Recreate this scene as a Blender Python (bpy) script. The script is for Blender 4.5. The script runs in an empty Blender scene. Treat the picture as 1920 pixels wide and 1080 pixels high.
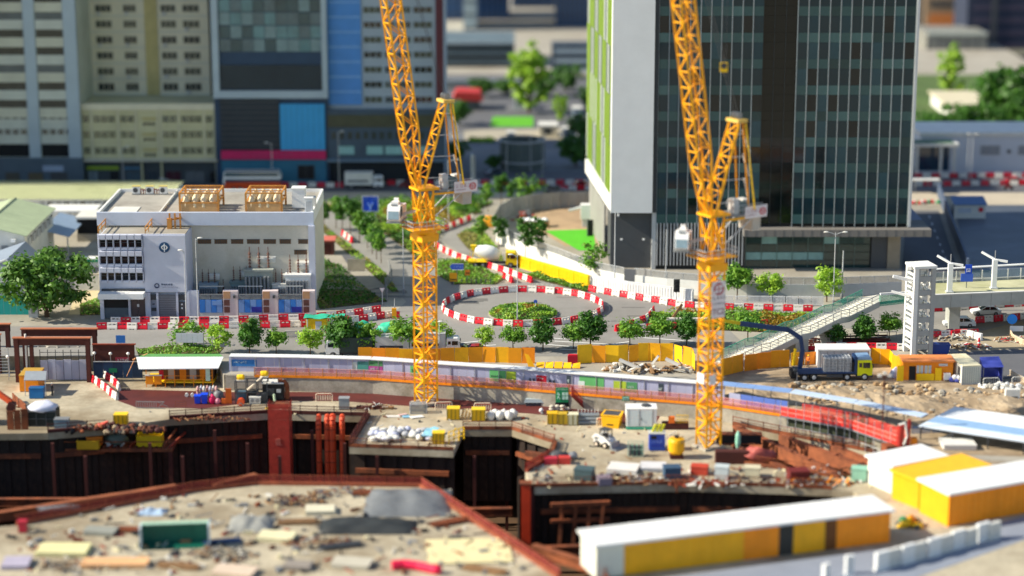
import bpy, math, random
from mathutils import Vector, Matrix, noise
R = math.radians
rnd = random.Random(7)
sc = bpy.context.scene
COL = sc.collection
# ---------------------------------------------------------------- camera, sky, sun, exposure
CAMH, PITCH, FPX = 80.0, R(13.5), 4000.0
cd = bpy.data.cameras.new("camera"); cam = bpy.data.objects.new("camera", cd); COL.objects.link(cam)
cam.location = (0, 0, CAMH); cam.rotation_euler = (R(90) - PITCH, 0, 0)
cd.sensor_width = 36; cd.lens = 75; cd.clip_end = 6000; cd.clip_start = 1
cd.dof.use_dof = True; cd.dof.focus_distance = 311; cd.dof.aperture_fstop = 0.031
sc.camera = cam
SUN_EL, SUN_A = 34, 4.5            # elevation; how far the light turns from +X towards +Y
w = bpy.data.worlds.new("World"); sc.world = w; w.use_nodes = True
nt = w.node_tree; bg = nt.nodes["Background"]
sky = nt.nodes.new("ShaderNodeTexSky"); sky.sky_type = 'NISHITA'; sky.sun_disc = False
sky.sun_elevation = R(SUN_EL); sky.sun_rotation = R(270 - SUN_A); sky.air_density = 1.0; sky.dust_density = 0.6; sky.ozone_density = 1.5
nt.links.new(sky.outputs[0], bg.inputs[0]); bg.inputs[1].default_value = 0.105
sl = bpy.data.lights.new("sun", 'SUN'); sl.energy = 5.0; sl.angle = R(0.5); sl.color = (1, .91, .74)
so = bpy.data.objects.new("sun", sl); COL.objects.link(so); so.location = (-200, 100, 200)
so.rotation_euler = Vector((math.cos(R(SUN_A)) * math.cos(R(SUN_EL)), math.sin(R(SUN_A)) * math.cos(R(SUN_EL)), -math.sin(R(SUN_EL)))).to_track_quat('-Z', 'Y').to_euler()
sc.view_settings.view_transform = 'Standard'; sc.view_settings.look = 'None'
sc.view_settings.gamma = 1; sc.view_settings.exposure = 0.68; sc.view_settings.use_curve_mapping = False
# ---------------------------------------------------------------- survey helpers (photo measurements -> metres)
def ray(px, py):
 u, v = (px - 960) / FPX, (540 - py) / FPX
 return (u, math.cos(PITCH) + v * math.sin(PITCH), -math.sin(PITCH) + v * math.cos(PITCH))
def P(px, py, z=0.0):
 d = ray(px, py); t = (z - CAMH) / d[2]
 return Vector((d[0] * t, d[1] * t, z))
def F(px, py, Y):
 d = ray(px, py); t = Y / d[1]
 return d[0] * t, CAMH + d[2] * t
def PY(py, z=0.0): return P(960, py, z).y
def mpp(px, py, z=0.0): return math.hypot(P(px, py, z).y, CAMH - z) / FPX
# ---------------------------------------------------------------- mesh builder
class MB:
 def __init__(s): s.v = []; s.f = []; s.m = []; s.M = None
 def add(s, vs, fs, mi=0):
  n = len(s.v)
  if s.M is not None: vs = [s.M @ Vector(a) for a in vs]
  s.v.extend(tuple(a) for a in vs)
  for f in fs: s.f.append([i + n for i in f]); s.m.append(mi)
  return s
 def b2(s, x0, x1, y0, y1, z0, z1, mi=0):
  return s.add([(x0,y0,z0),(x1,y0,z0),(x1,y1,z0),(x0,y1,z0),(x0,y0,z1),(x1,y0,z1),(x1,y1,z1),(x0,y1,z1)],
    [(3,2,1,0),(4,5,6,7),(0,1,5,4),(1,2,6,5),(2,3,7,6),(3,0,4,7)], mi)
 def box(s, c, d, rz=0, mi=0):
  x, y, z = d[0]/2, d[1]/2, d[2]/2; cs, sn = math.cos(rz), math.sin(rz)
  vs = [(c[0]+a*cs-b*sn, c[1]+a*sn+b*cs, c[2]+e) for e in (-z, z) for a, b in ((-x,-y),(x,-y),(x,y),(-x,y))]
  return s.add(vs, [(3,2,1,0),(4,5,6,7),(0,1,5,4),(1,2,6,5),(2,3,7,6),(3,0,4,7)], mi)
 def bar(s, p, q, w=.1, h=None, mi=0, n=4, r2=None):
  p, q = Vector(p), Vector(q); d = q - p
  if d.length < 1e-5: return s
  d.normalize(); up = Vector((0,0,1)) if abs(d.z) < .95 else Vector((0,1,0))
  a = d.cross(up).normalized(); b = a.cross(d)
  h = w if h is None else h
  if n == 4: ring = [(-w/2,-h/2),(w/2,-h/2),(w/2,h/2),(-w/2,h/2)]
  else: ring = [(w/2*math.cos(2*math.pi*k/n), h/2*math.sin(2*math.pi*k/n)) for k in range(n)]
  k2 = 1 if r2 is None else r2 / (w/2)
  vs = [p + a*x + b*y for x, y in ring] + [q + a*x*k2 + b*y*k2 for x, y in ring]
  fs = [(i, (i+1) % n, n+(i+1) % n, n+i) for i in range(n)] + [tuple(range(n-1,-1,-1)), tuple(range(n, 2*n))]
  return s.add(vs, fs, mi)
 def tube(s, p, q, r, r2=None, n=8, mi=0): return s.bar(p, q, 2*r, None, mi, n, r2)
 def path(s, pts, r, n=6, mi=0):
  for a, b in zip(pts, pts[1:]): s.tube(a, b, r, None, n, mi)
  return s
 def prism(s, pts, z0, z1, mi=0, top=None):
  n = len(pts); vs = [(p[0], p[1], z0) for p in pts] + [(p[0], p[1], z1) for p in pts]
  s.add(vs, [(i, (i+1) % n, n+(i+1) % n, n+i) for i in range(n)], mi)
  return s.add(vs, [tuple(range(n-1,-1,-1)), tuple(range(n, 2*n))], mi if top is None else top)
 def extr(s, prof, y0, y1, mi=0):      # profile in x,z pushed along y
  n = len(prof); vs = [(p[0], y0, p[1]) for p in prof] + [(p[0], y1, p[1]) for p in prof]
  return s.add(vs, [(i, (i+1) % n, n+(i+1) % n, n+i) for i in range(n)] + [tuple(range(n-1,-1,-1)), tuple(range(n, 2*n))], mi)
 def extx(s, prof, x0, x1, mi=0):      # profile in y,z pushed along x
  n = len(prof); vs = [(x0, p[0], p[1]) for p in prof] + [(x1, p[0], p[1]) for p in prof]
  return s.add(vs, [(i, (i+1) % n, n+(i+1) % n, n+i) for i in range(n)] + [tuple(range(n-1,-1,-1)), tuple(range(n, 2*n))], mi)
 def poly(s, pts, mi=0): return s.add(pts, [tuple(range(len(pts)))], mi)
 def lathe(s, prof, c=(0,0,0), n=14, mi=0, axis='z'):
  vs, fs = [], []; k = len(prof)
  for i in range(n):
   a = 2*math.pi*i/n
   for r, h in prof:
    x, y = r*math.cos(a), r*math.sin(a)
    q = (x, y, h) if axis == 'z' else ((h, x, y) if axis == 'x' else (x, h, y))
    vs.append((c[0]+q[0], c[1]+q[1], c[2]+q[2]))
  for i in range(n):
   for j in range(k-1): fs.append((i*k+j, ((i+1) % n)*k+j, ((i+1) % n)*k+j+1, i*k+j+1))
  fs.append(tuple(i*k for i in range(n))[::-1]); fs.append(tuple(i*k+k-1 for i in range(n)))
  return s.add(vs, fs, mi)
 def ball(s, c, r, jit=0, nu=9, nv=6, mi=0, seed=0):
  vs, fs = [], []
  for j in range(nv+1):
   for i in range(nu):
    t, p = math.pi*j/nv, 2*math.pi*i/nu
    q = Vector((math.sin(t)*math.cos(p), math.sin(t)*math.sin(p), math.cos(t)))
    k = 1 + jit*noise.noise(q*1.7 + Vector((seed*3.1, seed, 0)))
    vs.append((c[0]+q.x*r[0]*k, c[1]+q.y*r[1]*k, c[2]+q.z*r[2]*k))
  for j in range(nv):
   for i in range(nu): fs.append((j*nu+i, (j+1)*nu+i, (j+1)*nu+(i+1) % nu, j*nu+(i+1) % nu))
  return s.add(vs, fs, mi)
 def mesh(s, name, mats, off=None, smooth=False):
  me = bpy.data.meshes.new(name)
  vs = s.v if off is None else [(a[0]-off[0], a[1]-off[1], a[2]-off[2]) for a in s.v]
  me.from_pydata(vs, [], s.f)
  if not isinstance(mats, (list, tuple)): mats = [mats]
  for k in mats: me.materials.append(k)
  if len(mats) > 1: me.polygons.foreach_set("material_index", s.m)
  if smooth: me.polygons.foreach_set("use_smooth", [True]*len(s.f))
  me.update(); return me
 def o(s, name, mats, parent=None, world=False, smooth=False, loc=None, rz=0):
  me = s.mesh(name, mats, parent.location if (parent and world) else None, smooth)
  return link(name, me, parent, loc, rz)
def link(name, me, parent=None, loc=None, rz=0):
 o = bpy.data.objects.new(name, me); COL.objects.link(o)
 if parent: o.parent = parent
 if loc is not None: o.location = loc
 if rz: o.rotation_euler = (0, 0, rz)
 return o
def tag(o, label, cat, group=None):
 o['label'] = label; o['category'] = cat
 if group: o['group'] = group
 return o
def T(name, label, cat, loc=(0,0,0), rz=0, group=None):
 o = bpy.data.objects.new(name, None); COL.objects.link(o); o.empty_display_size = .3
 o.location = loc; o.rotation_euler = (0,0,rz); return tag(o, label, cat, group)
def ONE(name, mb, mats, label, cat, loc=(0,0,0), rz=0, group=None, smooth=False):
 return tag(mb.o(name, mats, None, False, smooth, loc, rz), label, cat, group)
def S(name, mb, mats, kind='structure', smooth=False):
 o = mb.o(name, mats, smooth=smooth); o['kind'] = kind; return o
def STUFF(name, mb, mats, parent=None, label=None, world=False):
 o = mb.o(name, mats, parent, world); o['kind'] = 'stuff'
 if label: o['label'] = label
 return o
def clone(root, loc, rz=None, label=None, group=None, scale=None):
 r = root.copy(); COL.objects.link(r); r.location = loc
 if rz is not None: r.rotation_euler = (0, 0, rz)
 if scale is not None: r.scale = scale if hasattr(scale, '__len__') else (scale,)*3
 if label: r['label'] = label
 if group: r['group'] = group
 for ch in list(root.children):
  c = ch.copy(); COL.objects.link(c); c.parent = r
  for g in list(ch.children):
   d = g.copy(); COL.objects.link(d); d.parent = c
 return r
# ---------------------------------------------------------------- materials
def lin(h):
 h = h.lstrip('#'); c = [int(h[i:i+2], 16)/255 for i in (0,2,4)]
 return tuple(x/12.92 if x <= .04045 else ((x+.055)/1.055)**2.4 for x in c)
MATS = {}
def M(name, col, rough=.65, var=.15, scale=.8, metal=0, bump=0, fine=8, second=None, amt=.5, spec=.4, world=False, emit=0):
 if name in MATS: return MATS[name]
 m = bpy.data.materials.new(name); m.use_nodes = True; t = m.node_tree; N = t.nodes; L = t.links
 b = N["Principled BSDF"]; b.inputs["Roughness"].default_value = rough; b.inputs["Metallic"].default_value = metal
 b.inputs["Specular IOR Level"].default_value = spec
 c = lin(col) if isinstance(col, str) else col
 tc = N.new("ShaderNodeNewGeometry" if world else "ShaderNodeTexCoord")
 vec = tc.outputs["Position"] if world else tc.outputs["Object"]
 n1 = N.new("ShaderNodeTexNoise"); n1.inputs["Scale"].default_value = scale; n1.inputs["Detail"].default_value = 5; n1.inputs["Roughness"].default_value = .65
 L.new(vec, n1.inputs["Vector"])
 n2 = N.new("ShaderNodeTexNoise"); n2.inputs["Scale"].default_value = fine; n2.inputs["Detail"].default_value = 3
 L.new(vec, n2.inputs["Vector"])
 ad = N.new("ShaderNodeMath"); ad.operation = 'MULTIPLY_ADD'; L.new(n2.outputs["Fac"], ad.inputs[0]); ad.inputs[1].default_value = .45
 L.new(n1.outputs["Fac"], ad.inputs[2])
 rp = N.new("ShaderNodeMapRange"); rp.inputs["From Min"].default_value = .5; rp.inputs["From Max"].default_value = .95
 rp.inputs["To Min"].default_value = 1 - var; rp.inputs["To Max"].default_value = 1 + var
 L.new(ad.outputs[0], rp.inputs["Value"])
 mu = N.new("ShaderNodeVectorMath"); mu.operation = 'SCALE'; mu.inputs[0].default_value = c; L.new(rp.outputs[0], mu.inputs["Scale"])
 out = mu.outputs[0]
 if second:
  n3 = N.new("ShaderNodeTexNoise"); n3.inputs["Scale"].default_value = scale*.37; n3.inputs["Detail"].default_value = 7; n3.inputs["Roughness"].default_value = .7
  L.new(vec, n3.inputs["Vector"])
  r3 = N.new("ShaderNodeMapRange"); r3.inputs["From Min"].default_value = 1-amt-.07; r3.inputs["From Max"].default_value = 1-amt+.09; L.new(n3.outputs["Fac"], r3.inputs["Value"])
  mx = N.new("ShaderNodeMix"); mx.data_type = 'RGBA'; L.new(r3.outputs[0], mx.inputs["Factor"]); L.new(out, mx.inputs["A"])
  mx.inputs["B"].default_value = (*lin(second), 1); out = mx.outputs["Result"]
 L.new(out, b.inputs["Base Color"])
 if bump:
  bp = N.new("ShaderNodeBump"); bp.inputs["Strength"].default_value = bump; bp.inputs["Distance"].default_value = .1
  L.new(ad.outputs[0], bp.inputs["Height"]); L.new(bp.outputs[0], b.inputs["Normal"])
 if emit:
  L.new(out, b.inputs["Emission Color"]); b.inputs["Emission Strength"].default_value = emit
 MATS[name] = m; return m
def NET(name, col, cover=.5):
 m = M(name, col, .8, .25, 1.5)
 t = m.node_tree; N = t.nodes; L = t.links; b = N["Principled BSDF"]; out = N["Material Output"]
 tr = N.new("ShaderNodeBsdfTransparent"); mx = N.new("ShaderNodeMixShader"); mx.inputs[0].default_value = cover
 L.new(tr.outputs[0], mx.inputs[1]); L.new(b.outputs[0], mx.inputs[2]); L.new(mx.outputs[0], out.inputs[0]); return m
def LEAF(name, c1, c2):
 m = bpy.data.materials.new(name); m.use_nodes = True; t = m.node_tree; N = t.nodes; L = t.links; b = N["Principled BSDF"]
 tc = N.new("ShaderNodeTexCoord"); n1 = N.new("ShaderNodeTexNoise"); n1.inputs["Scale"].default_value = 1.1; n1.inputs["Detail"].default_value = 6; L.new(tc.outputs["Object"], n1.inputs["Vector"])
 r = N.new("ShaderNodeMapRange"); r.inputs["From Min"].default_value = .35; r.inputs["From Max"].default_value = .65; L.new(n1.outputs["Fac"], r.inputs["Value"])
 mx = N.new("ShaderNodeMix"); mx.data_type = 'RGBA'; mx.inputs["A"].default_value = (*lin(c1), 1); mx.inputs["B"].default_value = (*lin(c2), 1); L.new(r.outputs[0], mx.inputs["Factor"])
 L.new(mx.outputs["Result"], b.inputs["Base Color"]); b.inputs["Roughness"].default_value = .55
 tl = N.new("ShaderNodeBsdfTranslucent"); L.new(mx.outputs["Result"], tl.inputs[0])
 ms = N.new("ShaderNodeMixShader"); ms.inputs[0].default_value = .35; L.new(b.outputs[0], ms.inputs[1]); L.new(tl.outputs[0], ms.inputs[2]); L.new(ms.outputs[0], N["Material Output"].inputs[0])
 return m
asphalt = M('asphalt', '#8a8884', .85, .12, .12, bump=.2, fine=3, second='#7c7a75', amt=.42, world=True)
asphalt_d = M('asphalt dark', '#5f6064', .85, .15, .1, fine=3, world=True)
concrete = M('concrete', '#9f9a8e', .85, .12, .15, fine=2.5, second='#8f887a', amt=.45, world=True, bump=.2)
deckc = M('deck concrete', '#b0a68f', .85, .24, .18, fine=2, second='#8a7d66', amt=.49, world=True, bump=.3)
sunlitroad = M('sunlit road', '#b5aa96', .85, .1, .1, fine=2, world=True)
wallc = M('cap wall concrete', '#a39d8f', .85, .22, .5, fine=4, second='#75705f', amt=.42)
soil = M('dry soil', '#a8967c', .95, .25, .5, bump=.6, fine=3, second='#8a7860', amt=.5, world=True)
pitm = M('wet pit soil', '#57402c', .9, .4, .3, bump=.5, world=True)
white = M('white paint', '#e3e4e2', .5, .05, .6)
whited = M('weathered white', '#d5d4cd', .6, .1, .5, second='#b9b6aa', amt=.36)
offw = M('off white panel', '#cfd0d6', .6, .06, .4)
lav = M('hoarding panel', '#a9aeca', .6, .06, .4)
paleroof = M('pale metal sheet', '#dfe2e2', .45, .06, .3)
grey = M('grey metal', '#8d9093', .45, .12, 1, metal=.3)
lgrey = M('light grey', '#b7babb', .5, .08, 1)
dgrey = M('dark grey', '#43464a', .55, .12, 1)
black = M('black rubber', '#1b1b1d', .7, .1, 1)
yel = M('crane yellow', '#f6ad0c', .45, .12, 1.2)
yelb = M('bright yellow', '#f5c60f', .5, .12, .9, second='#c99a12', amt=.33)
orange = M('orange paint', '#ef8d12', .5, .14, .6, second='#d67a10', amt=.4)
ored = M('red oxide', '#8d3b26', .75, .25, .8, second='#6c2c1f', amt=.45)
rust = M('rusty steel', '#8a4a2a', .8, .3, .9, second='#5f3420', amt=.5, bump=.2)
dkrust = M('dark brown steel', '#4b211b', .75, .25, .9)
pred = M('barrier red', '#d3152c', .5, .12, 1.5)
pwhite = M('barrier white', '#e4dfd5', .55, .1, 1.5, second='#c4beb0', amt=.34)
glass = M('dark glass', '#1a2327', .08, .1, 1, spec=.8)
blueg = M('blue glass', '#1f3b52', .08, .1, 1, spec=.8)
blue = M('blue paint', '#1d57b8', .5, .1, .8)
green = M('green paint', '#1a7d51', .55, .1, .8)
tarpg = M('green tarpaulin', '#2fae8c', .55, .2, 1.4, bump=.2)
tarpw = M('white tarpaulin', '#dfe0e4', .6, .1, 1.5, bump=.3)
tarpb = M('blue tarpaulin', '#4a55b0', .55, .15, 1.2)
bark = M('bark', '#5a4632', .9, .25, 3)
tan = M('tan steel', '#c4873f', .6, .15, 1, second='#9e6a34', amt=.4)
brownw = M('timber', '#8b6a48', .85, .25, 1.5)
rednet = NET('red debris net', '#d0322c', .62)
dknet = NET('dark red net', '#7e2426', .7)
greyn = NET('grey mesh', '#8c9092', .6)
greenn = NET('green glass panel', '#3fa58c', .55)
leaf1 = LEAF('leaf mid', '#4a8022', '#88b438'); leaf2 = LEAF('leaf dark', '#2c5a18', '#568a26'); leaf3 = LEAF('leaf bright', '#78a826', '#b0d044')
ledmat = M('lamp glow', '#fff6e0', .3, 0, 1, emit=6)
# ---------------------------------------------------------------- ground, roads, site deck, pit
ZD = -2.2
LINE = [(-700,662),(0,662),(180,662),(405,668),(424,702),(560,704),(700,708),(780,714),(960,726),(1150,742),(1340,757),(1480,778),(1600,800),(1700,835),(1770,852),(1900,866),(2200,885),(3400,930)]
LW = [P(x, y) for x, y in LINE]
m = MB()
m.poly([(-3000,LW[0].y,0)] + [tuple(p) for p in LW] + [(LW[-1].x, 5000, 0), (-3000,5000,0)])
S('ground', m, concrete)
def sheet(name, pts, z, mat, zr=0.0):
 m = MB(); m.poly([tuple(P(x, y, zr) + Vector((0,0,z))) for x, y in pts]); return S(name, m, mat)
sheet('road', [(-200,612),(180,612),(420,605),(600,604),(740,585),(762,566),(700,505),(592,415),(592,386),(664,386),(705,430),(775,478),(810,500),(850,533),(930,533),(1010,528),(960,512),(870,478),(826,452),(835,436),(885,412),(912,400),(925,404),(880,428),(862,445),(872,462),(945,490),(1010,514),(1110,545),(1300,560),(1530,580),(1700,570),(2100,560),(2100,640),(1900,660),(1700,625),(1540,612),(1360,612),(1400,650),(1340,662),(1080,668),(700,668),(400,672),(180,668),(-200,668)], .02, asphalt)
sheet('far_road', [(-600,343),(2500,343),(2500,362),(590,360),(-600,360)], .02, asphalt_d)  # darker asphalt puts the road's shade into its colour
sheet('far_road_sunlit', [(-600,360),(590,360),(2500,362),(2500,384),(1300,384),(930,376),(590,382),(-600,384)], .02, sunlitroad)  # paler strip paints the sunlit part of the road
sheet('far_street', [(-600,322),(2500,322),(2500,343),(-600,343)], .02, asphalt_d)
sheet('far_asphalt', [(800,140),(1180,140),(1180,249),(800,249)], .02, asphalt_d); sheet('far_verge', [(1715,140),(2100,140),(2100,318),(1715,318)], .02, M('far grass','#4d6230',.9,.3,.1,world=True))
sheet('far_plaza', [(830,250),(1150,250),(1150,322),(830,322)], .03, M('plaza paving','#6f7276',.8,.2,.1,world=True))
sheet('yard_ground', [(1000,372),(1112,372),(1112,412),(1125,462),(1060,462),(990,420)], .03, M('yard dirt','#a88f70',.9,.2,.3,world=True))
sheet('lawn', [(1022,433),(1112,430),(1118,470),(1085,470)], .05, M('artificial lawn','#4fae1e',.9,.12,.4,world=True,fine=14,bump=.3))
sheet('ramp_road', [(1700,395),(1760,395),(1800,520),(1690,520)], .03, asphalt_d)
sheet('car_park', [(1790,385),(2100,385),(2100,520),(1815,520)], .04, M('shade blue asphalt','#5b6470',.55,.2,.12,world=True,second='#4b5460'))  # blue-grey colour paints the tower's shade on the car park
sheet('dirt', [(1340,690),(1470,680),(1640,672),(1800,680),(1940,690),(2050,720),(2050,860),(1712,850),(1600,797),(1480,775),(1345,755)], .02, soil)
sheet('dirt_road', [(1760,640),(1930,600),(2050,600),(2050,720),(1840,680)], .05, M('dusty road','#a3977f',.9,.15,.2,second='#8f7f66',world=True))
# painted road markings
m = MB()
def mark(a, b, w=.15):
 a, b = P(*a), P(*b); d = (b-a); d.z = 0; d.normalize(); n = Vector((-d.y, d.x, 0))*w/2; z = Vector((0,0,.045))
 m.poly([a-n+z, b-n+z, b+n+z, a+n+z])
for (a, b) in [((1010,645),(1130,655)),((1130,648),(1180,641)),((1050,655),(1200,662)),((1180,632),(1300,640)),((1040,640),(1250,652)),((850,645),(900,640)),((860,652),(930,647)),((1000,632),(1060,636))]: mark(a, b, .3)
for k in range(14): mark((700+k*9, 640+.2*k), (704+k*9, 640+.2*k), .15)
for k in range(12): mark((1005+k*9, 533+k*.45), (1010+k*9, 533.3+k*.45), .15)
for k in range(9):
 a = (1742-k*1.5, 400+k*12); mark((1742+k*5, 405+k*13), (1743.5+k*5, 409+k*13), .2)
for k in range(10): mark((862-k*.2+k*4.2, 437-k*2.2+(k*.1)), (865+k*4.2, 436-k*2.2), .5)
S('road_marking', m, white)
m = MB(); r = random.Random(6)
for k in range(46):
 px, py = r.choice(((r.uniform(200,1340), r.uniform(618,662)),(r.uniform(850,1200), r.uniform(550,612)),(r.uniform(650,770), r.uniform(470,570)),(r.uniform(1000,1500),r.uniform(585,610))))
 p = P(px,py); a, b = r.uniform(.3,3.2), r.uniform(.3,1.0); m.poly([(p.x-a,p.y-b,.032+k*.0002),(p.x+a,p.y-b*r.uniform(.7,1.2),.032+k*.0002),(p.x+a*r.uniform(.8,1),p.y+b,.032+k*.0002),(p.x-a,p.y+b,.032+k*.0002)], k % 2)
S('road_patch', m, [M('asphalt patch','#6f6d6a',.85,.15,.4,world=True), M('asphalt worn','#7d7b77',.85,.15,.4,world=True)])
# retaining cap wall (concrete) under the walkway
m = MB()
for a, b in zip(LW[1:], LW[2:]):
 d = (b-a).normalized(); n = Vector((d.y, -d.x, 0))*.35
 m.prism([a, a+n, b+n, b], ZD, -.02)
S('cap_wall', m, wallc)
# site deck with the pit opening
PIT = [(-250,816),(90,812),(200,803),(318,786),(500,775),(690,780),(655,838),(850,845),(868,806),(960,806),(1040,832),(1030,860),(985,885),(1000,914),(1290,908),(1480,914),(1560,918),(1600,922),(1612,928),(1600,937),(1150,1015),(1120,1160),(1062,1160),(1050,1085),(790,912),(480,908),(360,922),(30,985),(-250,1010)]
PW = [P(x, y, ZD) for x, y in PIT]
PW2 = [P(x, y, ZD) for x, y in [(1374,797),(1640,850),(1662,884),(1575,896),(1374,866)]]
outer = [(-1500,P(0,662).y)] + [(p.x,p.y) for p in LW[1:]] + [(LW[-1].x,-200),(-1500,-200)]
import bmesh
from mathutils.geometry import tessellate_polygon
def deck_with_hole(name, outer, holes, z, th, mat):
 pts = [Vector((a[0],a[1],0)) for a in outer]; hs = [[Vector((a[0],a[1],0)) for a in hole] for hole in holes]; h = [p for q in hs for p in q]
 tris = tessellate_polygon([pts]+hs); allp = pts + h; n = len(allp); mb = MB()
 vs = [(p.x,p.y,z) for p in allp] + [(p.x,p.y,z-th) for p in allp]
 mb.add(vs, [tuple(t) if (allp[t[1]]-allp[t[0]]).cross(allp[t[2]]-allp[t[0]]).z > 0 else tuple(t)[::-1] for t in tris])
 mb.add(vs, [tuple(i+n for i in (t if (allp[t[1]]-allp[t[0]]).cross(allp[t[2]]-allp[t[0]]).z < 0 else tuple(t)[::-1])) for t in tris])
 k0 = len(pts)
 for q in hs: k = len(q); mb.add(vs, [(k0+i, k0+(i+1) % k, n+k0+(i+1) % k, n+k0+i) for i in range(k)]); k0 += k
 return S(name, mb, mat)
deck_with_hole('site_deck', outer, [PW, PW2], ZD, .9, deckc)
m = MB(); m.b2(-420, 420, 120, 330, -17.4, -17)
S('pit_floor', m, pitm)
m = MB()
m.b2(-420, 420, 330, 331, -26, ZD-.95); m.b2(-420, 420, 119, 120, -26, ZD-.95); m.b2(-421,-420,120,330,-26,ZD-.95); m.b2(420,421,120,330,-26,ZD-.95)
S('pit_wall', m, pitm)
# ---------------------------------------------------------------- buildings beyond the road
class FA:                                   # a facade plane facing the camera at depth Y
 def __init__(s, Y, ref, parent): s.Y, s.ref, s.p = Y, ref, parent
 def x(s, px): return F(px, s.ref, s.Y)[0]
 def z(s, py): return F(960, py, s.Y)[1]
 def box(s, mb, x0, y0, x1, y1, out=.1, back=.3, mi=0):
  return mb.b2(s.x(x0), s.x(x1), s.Y-out, s.Y+back, s.z(y1), s.z(y0), mi)
 def part(s, name, x0, y0, x1, y1, mat, out=.1, back=.3):
  return s.box(MB(), x0, y0, x1, y1, out, back).o(name, mat, s.p, True)
WM = {}
def winmesh(key, w, h, fm, gm, nx=1, ny=1, fr=.1, dep=.12):
 k = (key, round(w, 2), round(h, 2))
 if k in WM: return WM[k]
 m = MB()
 m.b2(-w/2, w/2, -.02, .04, 0, h, 1)
 m.b2(-w/2, w/2, -dep, -.021, 0, fr); m.b2(-w/2, w/2, -dep, -.021, h-fr, h)
 for i in range(nx+1):
  x = -w/2 + fr/2 + (w-fr)*i/nx; m.b2(x-fr/2, x+fr/2, -dep+.004, -.021, fr+.002, h-fr-.002)
 for j in range(1, ny):
  z = h*j/ny; m.b2(-w/2+fr, w/2-fr, -dep+.01, -.021, z-fr/2, z+fr/2)
 WM[k] = m.mesh('window', [fm, gm]); return WM[k]
def win(fa, x0, y0, x1, y1, fm, gm, nx=1, ny=1, name='window', out=.0, fr=.1, size=None):
 w = fa.x(x1)-fa.x(x0); h = fa.z(y0)-fa.z(y1)
 if size: w, h = size
 me = winmesh(fm.name+gm.name+str((nx, ny, fr)), round(w, 1), round(h, 1), fm, gm, nx, ny, fr)
 return link(name, me, fa.p, Vector(((fa.x(x0)+fa.x(x1))/2, fa.Y-out, fa.z(y1))) - fa.p.location)
YB = PY(346)
beige = M('beige render','#d2cdb4',.8,.1,.2); olive = M('olive render','#c2be98',.8,.12,.2, second='#aca884', amt=.4)
gblue = M('grey blue render','#a3b3bd',.75,.1,.15); bandc = M('grey green band','#bcc2b8',.75,.14,.15)
navy = M('navy cladding','#24405c',.4,.15,.2); teal = M('teal glass','#557f86',.1,.3,.12,spec=.7); tealw=M('teal wall','#2c6a86',.6,.1,.3)
def lettering(txt, size, mat, parent, loc, name='lettering', rot=(90,0,0), ext=.02, align='CENTER', sx=1):
 c = bpy.data.curves.new('lettering', 'FONT'); c.body = txt; c.size = size; c.extrude = ext; c.align_x = align; c.align_y = 'CENTER'
 o = bpy.data.objects.new('lettering_source', c); COL.objects.link(o)
 dg = bpy.context.evaluated_depsgraph_get(); me = bpy.data.meshes.new_from_object(o.evaluated_get(dg)); bpy.data.objects.remove(o)
 me.name = name; me.materials.clear(); me.materials.append(mat)
 o = link(name, me, parent, loc); o.rotation_euler = [R(a) for a in rot]; o.scale = (sx, 1, 1); return o
def glyphs(mb, x0, z0, h, n, y, seed=0, gap=.25, dense=5, ratio=1.0):      # writing too small to read in the photo: stroke clusters of its size
 r = random.Random(seed); x = x0
 for i in range(n):
  w = h*ratio
  for k in range(dense):
   if r.random() < .5:
    zz = z0+r.choice((0,.25,.5,.75,.95))*h*.92; mb.b2(x+r.uniform(0,.25)*w, x+r.uniform(.7,1)*w, y-.02-.002*k, y, zz, zz+h*.1)
   else:
    xx = x+r.choice((.05,.3,.55,.85))*w; mb.b2(xx, xx+w*.12, y-.02-.002*k-.001, y, z0+r.uniform(0,.3)*h, z0+r.uniform(.7,1)*h)
  x += w*(1+gap)
 return mb
# 1. grey office block, far left
t = T('office_block', 'grey banded office block with blue piers, dark open bays and shops below', 'building', P(0,346)); f = FA(YB, 200, t)
MB().b2(f.x(-70), f.x(150), YB, YB+25, 0, 95).o('wall', bandc, t, True)
for x0, x1 in ((-70,-58),(52,73),(126,150)): f.part('pier', x0, -340, x1, 346, gblue, .5)
for k in range(-5, 7):
 y = 4 + k*33
 for x0, x1 in ((-57,51),(74,125)):
  f.part('spandrel', x0, y, x1, y+18, bandc if k % 2 else M('pale band','#bdbfae',.75,.12,.2), .25)
  if k < 6: f.part('ribbon_window', x0, y+18, x1, y+33, M('brown glass','#3e413c',.2,.3,.3) if k % 3 else M('grey glass','#5a6467',.2,.25,.3), .03)
for y0, y1 in ((212,224),(240,253)):
 for x in list(range(-54, 50, 15)) + list(range(76, 122, 15)): win(f, x, y0, x+12, y1, bandc, glass, 2, 1, size=(1.3,1.3))
for x0, x1 in ((-57,51),(74,125)): f.part('open_bay', x0, 270, x1, 294, M('dark void','#15181b',.9,.1), .02)
f.part('podium', -70, 295, 152, 345, M('podium blue','#4c5c69',.7,.15,.3), .8)
for x0, x1, c in ((-50,-20,'#3a4650'),(5,32,'#54524a'),(48,76,'#69604a'),(90,122,'#4f5154')): win(f, x0, 322, x1, 343, dgrey, M('shopfront '+c, c,.2,.3,2), 3, 1, 'shopfront', .82)
f.part('shop_sign', 76, 309, 115, 320, M('pale shop sign','#8f9fb4',.6,.1), .95)
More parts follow.
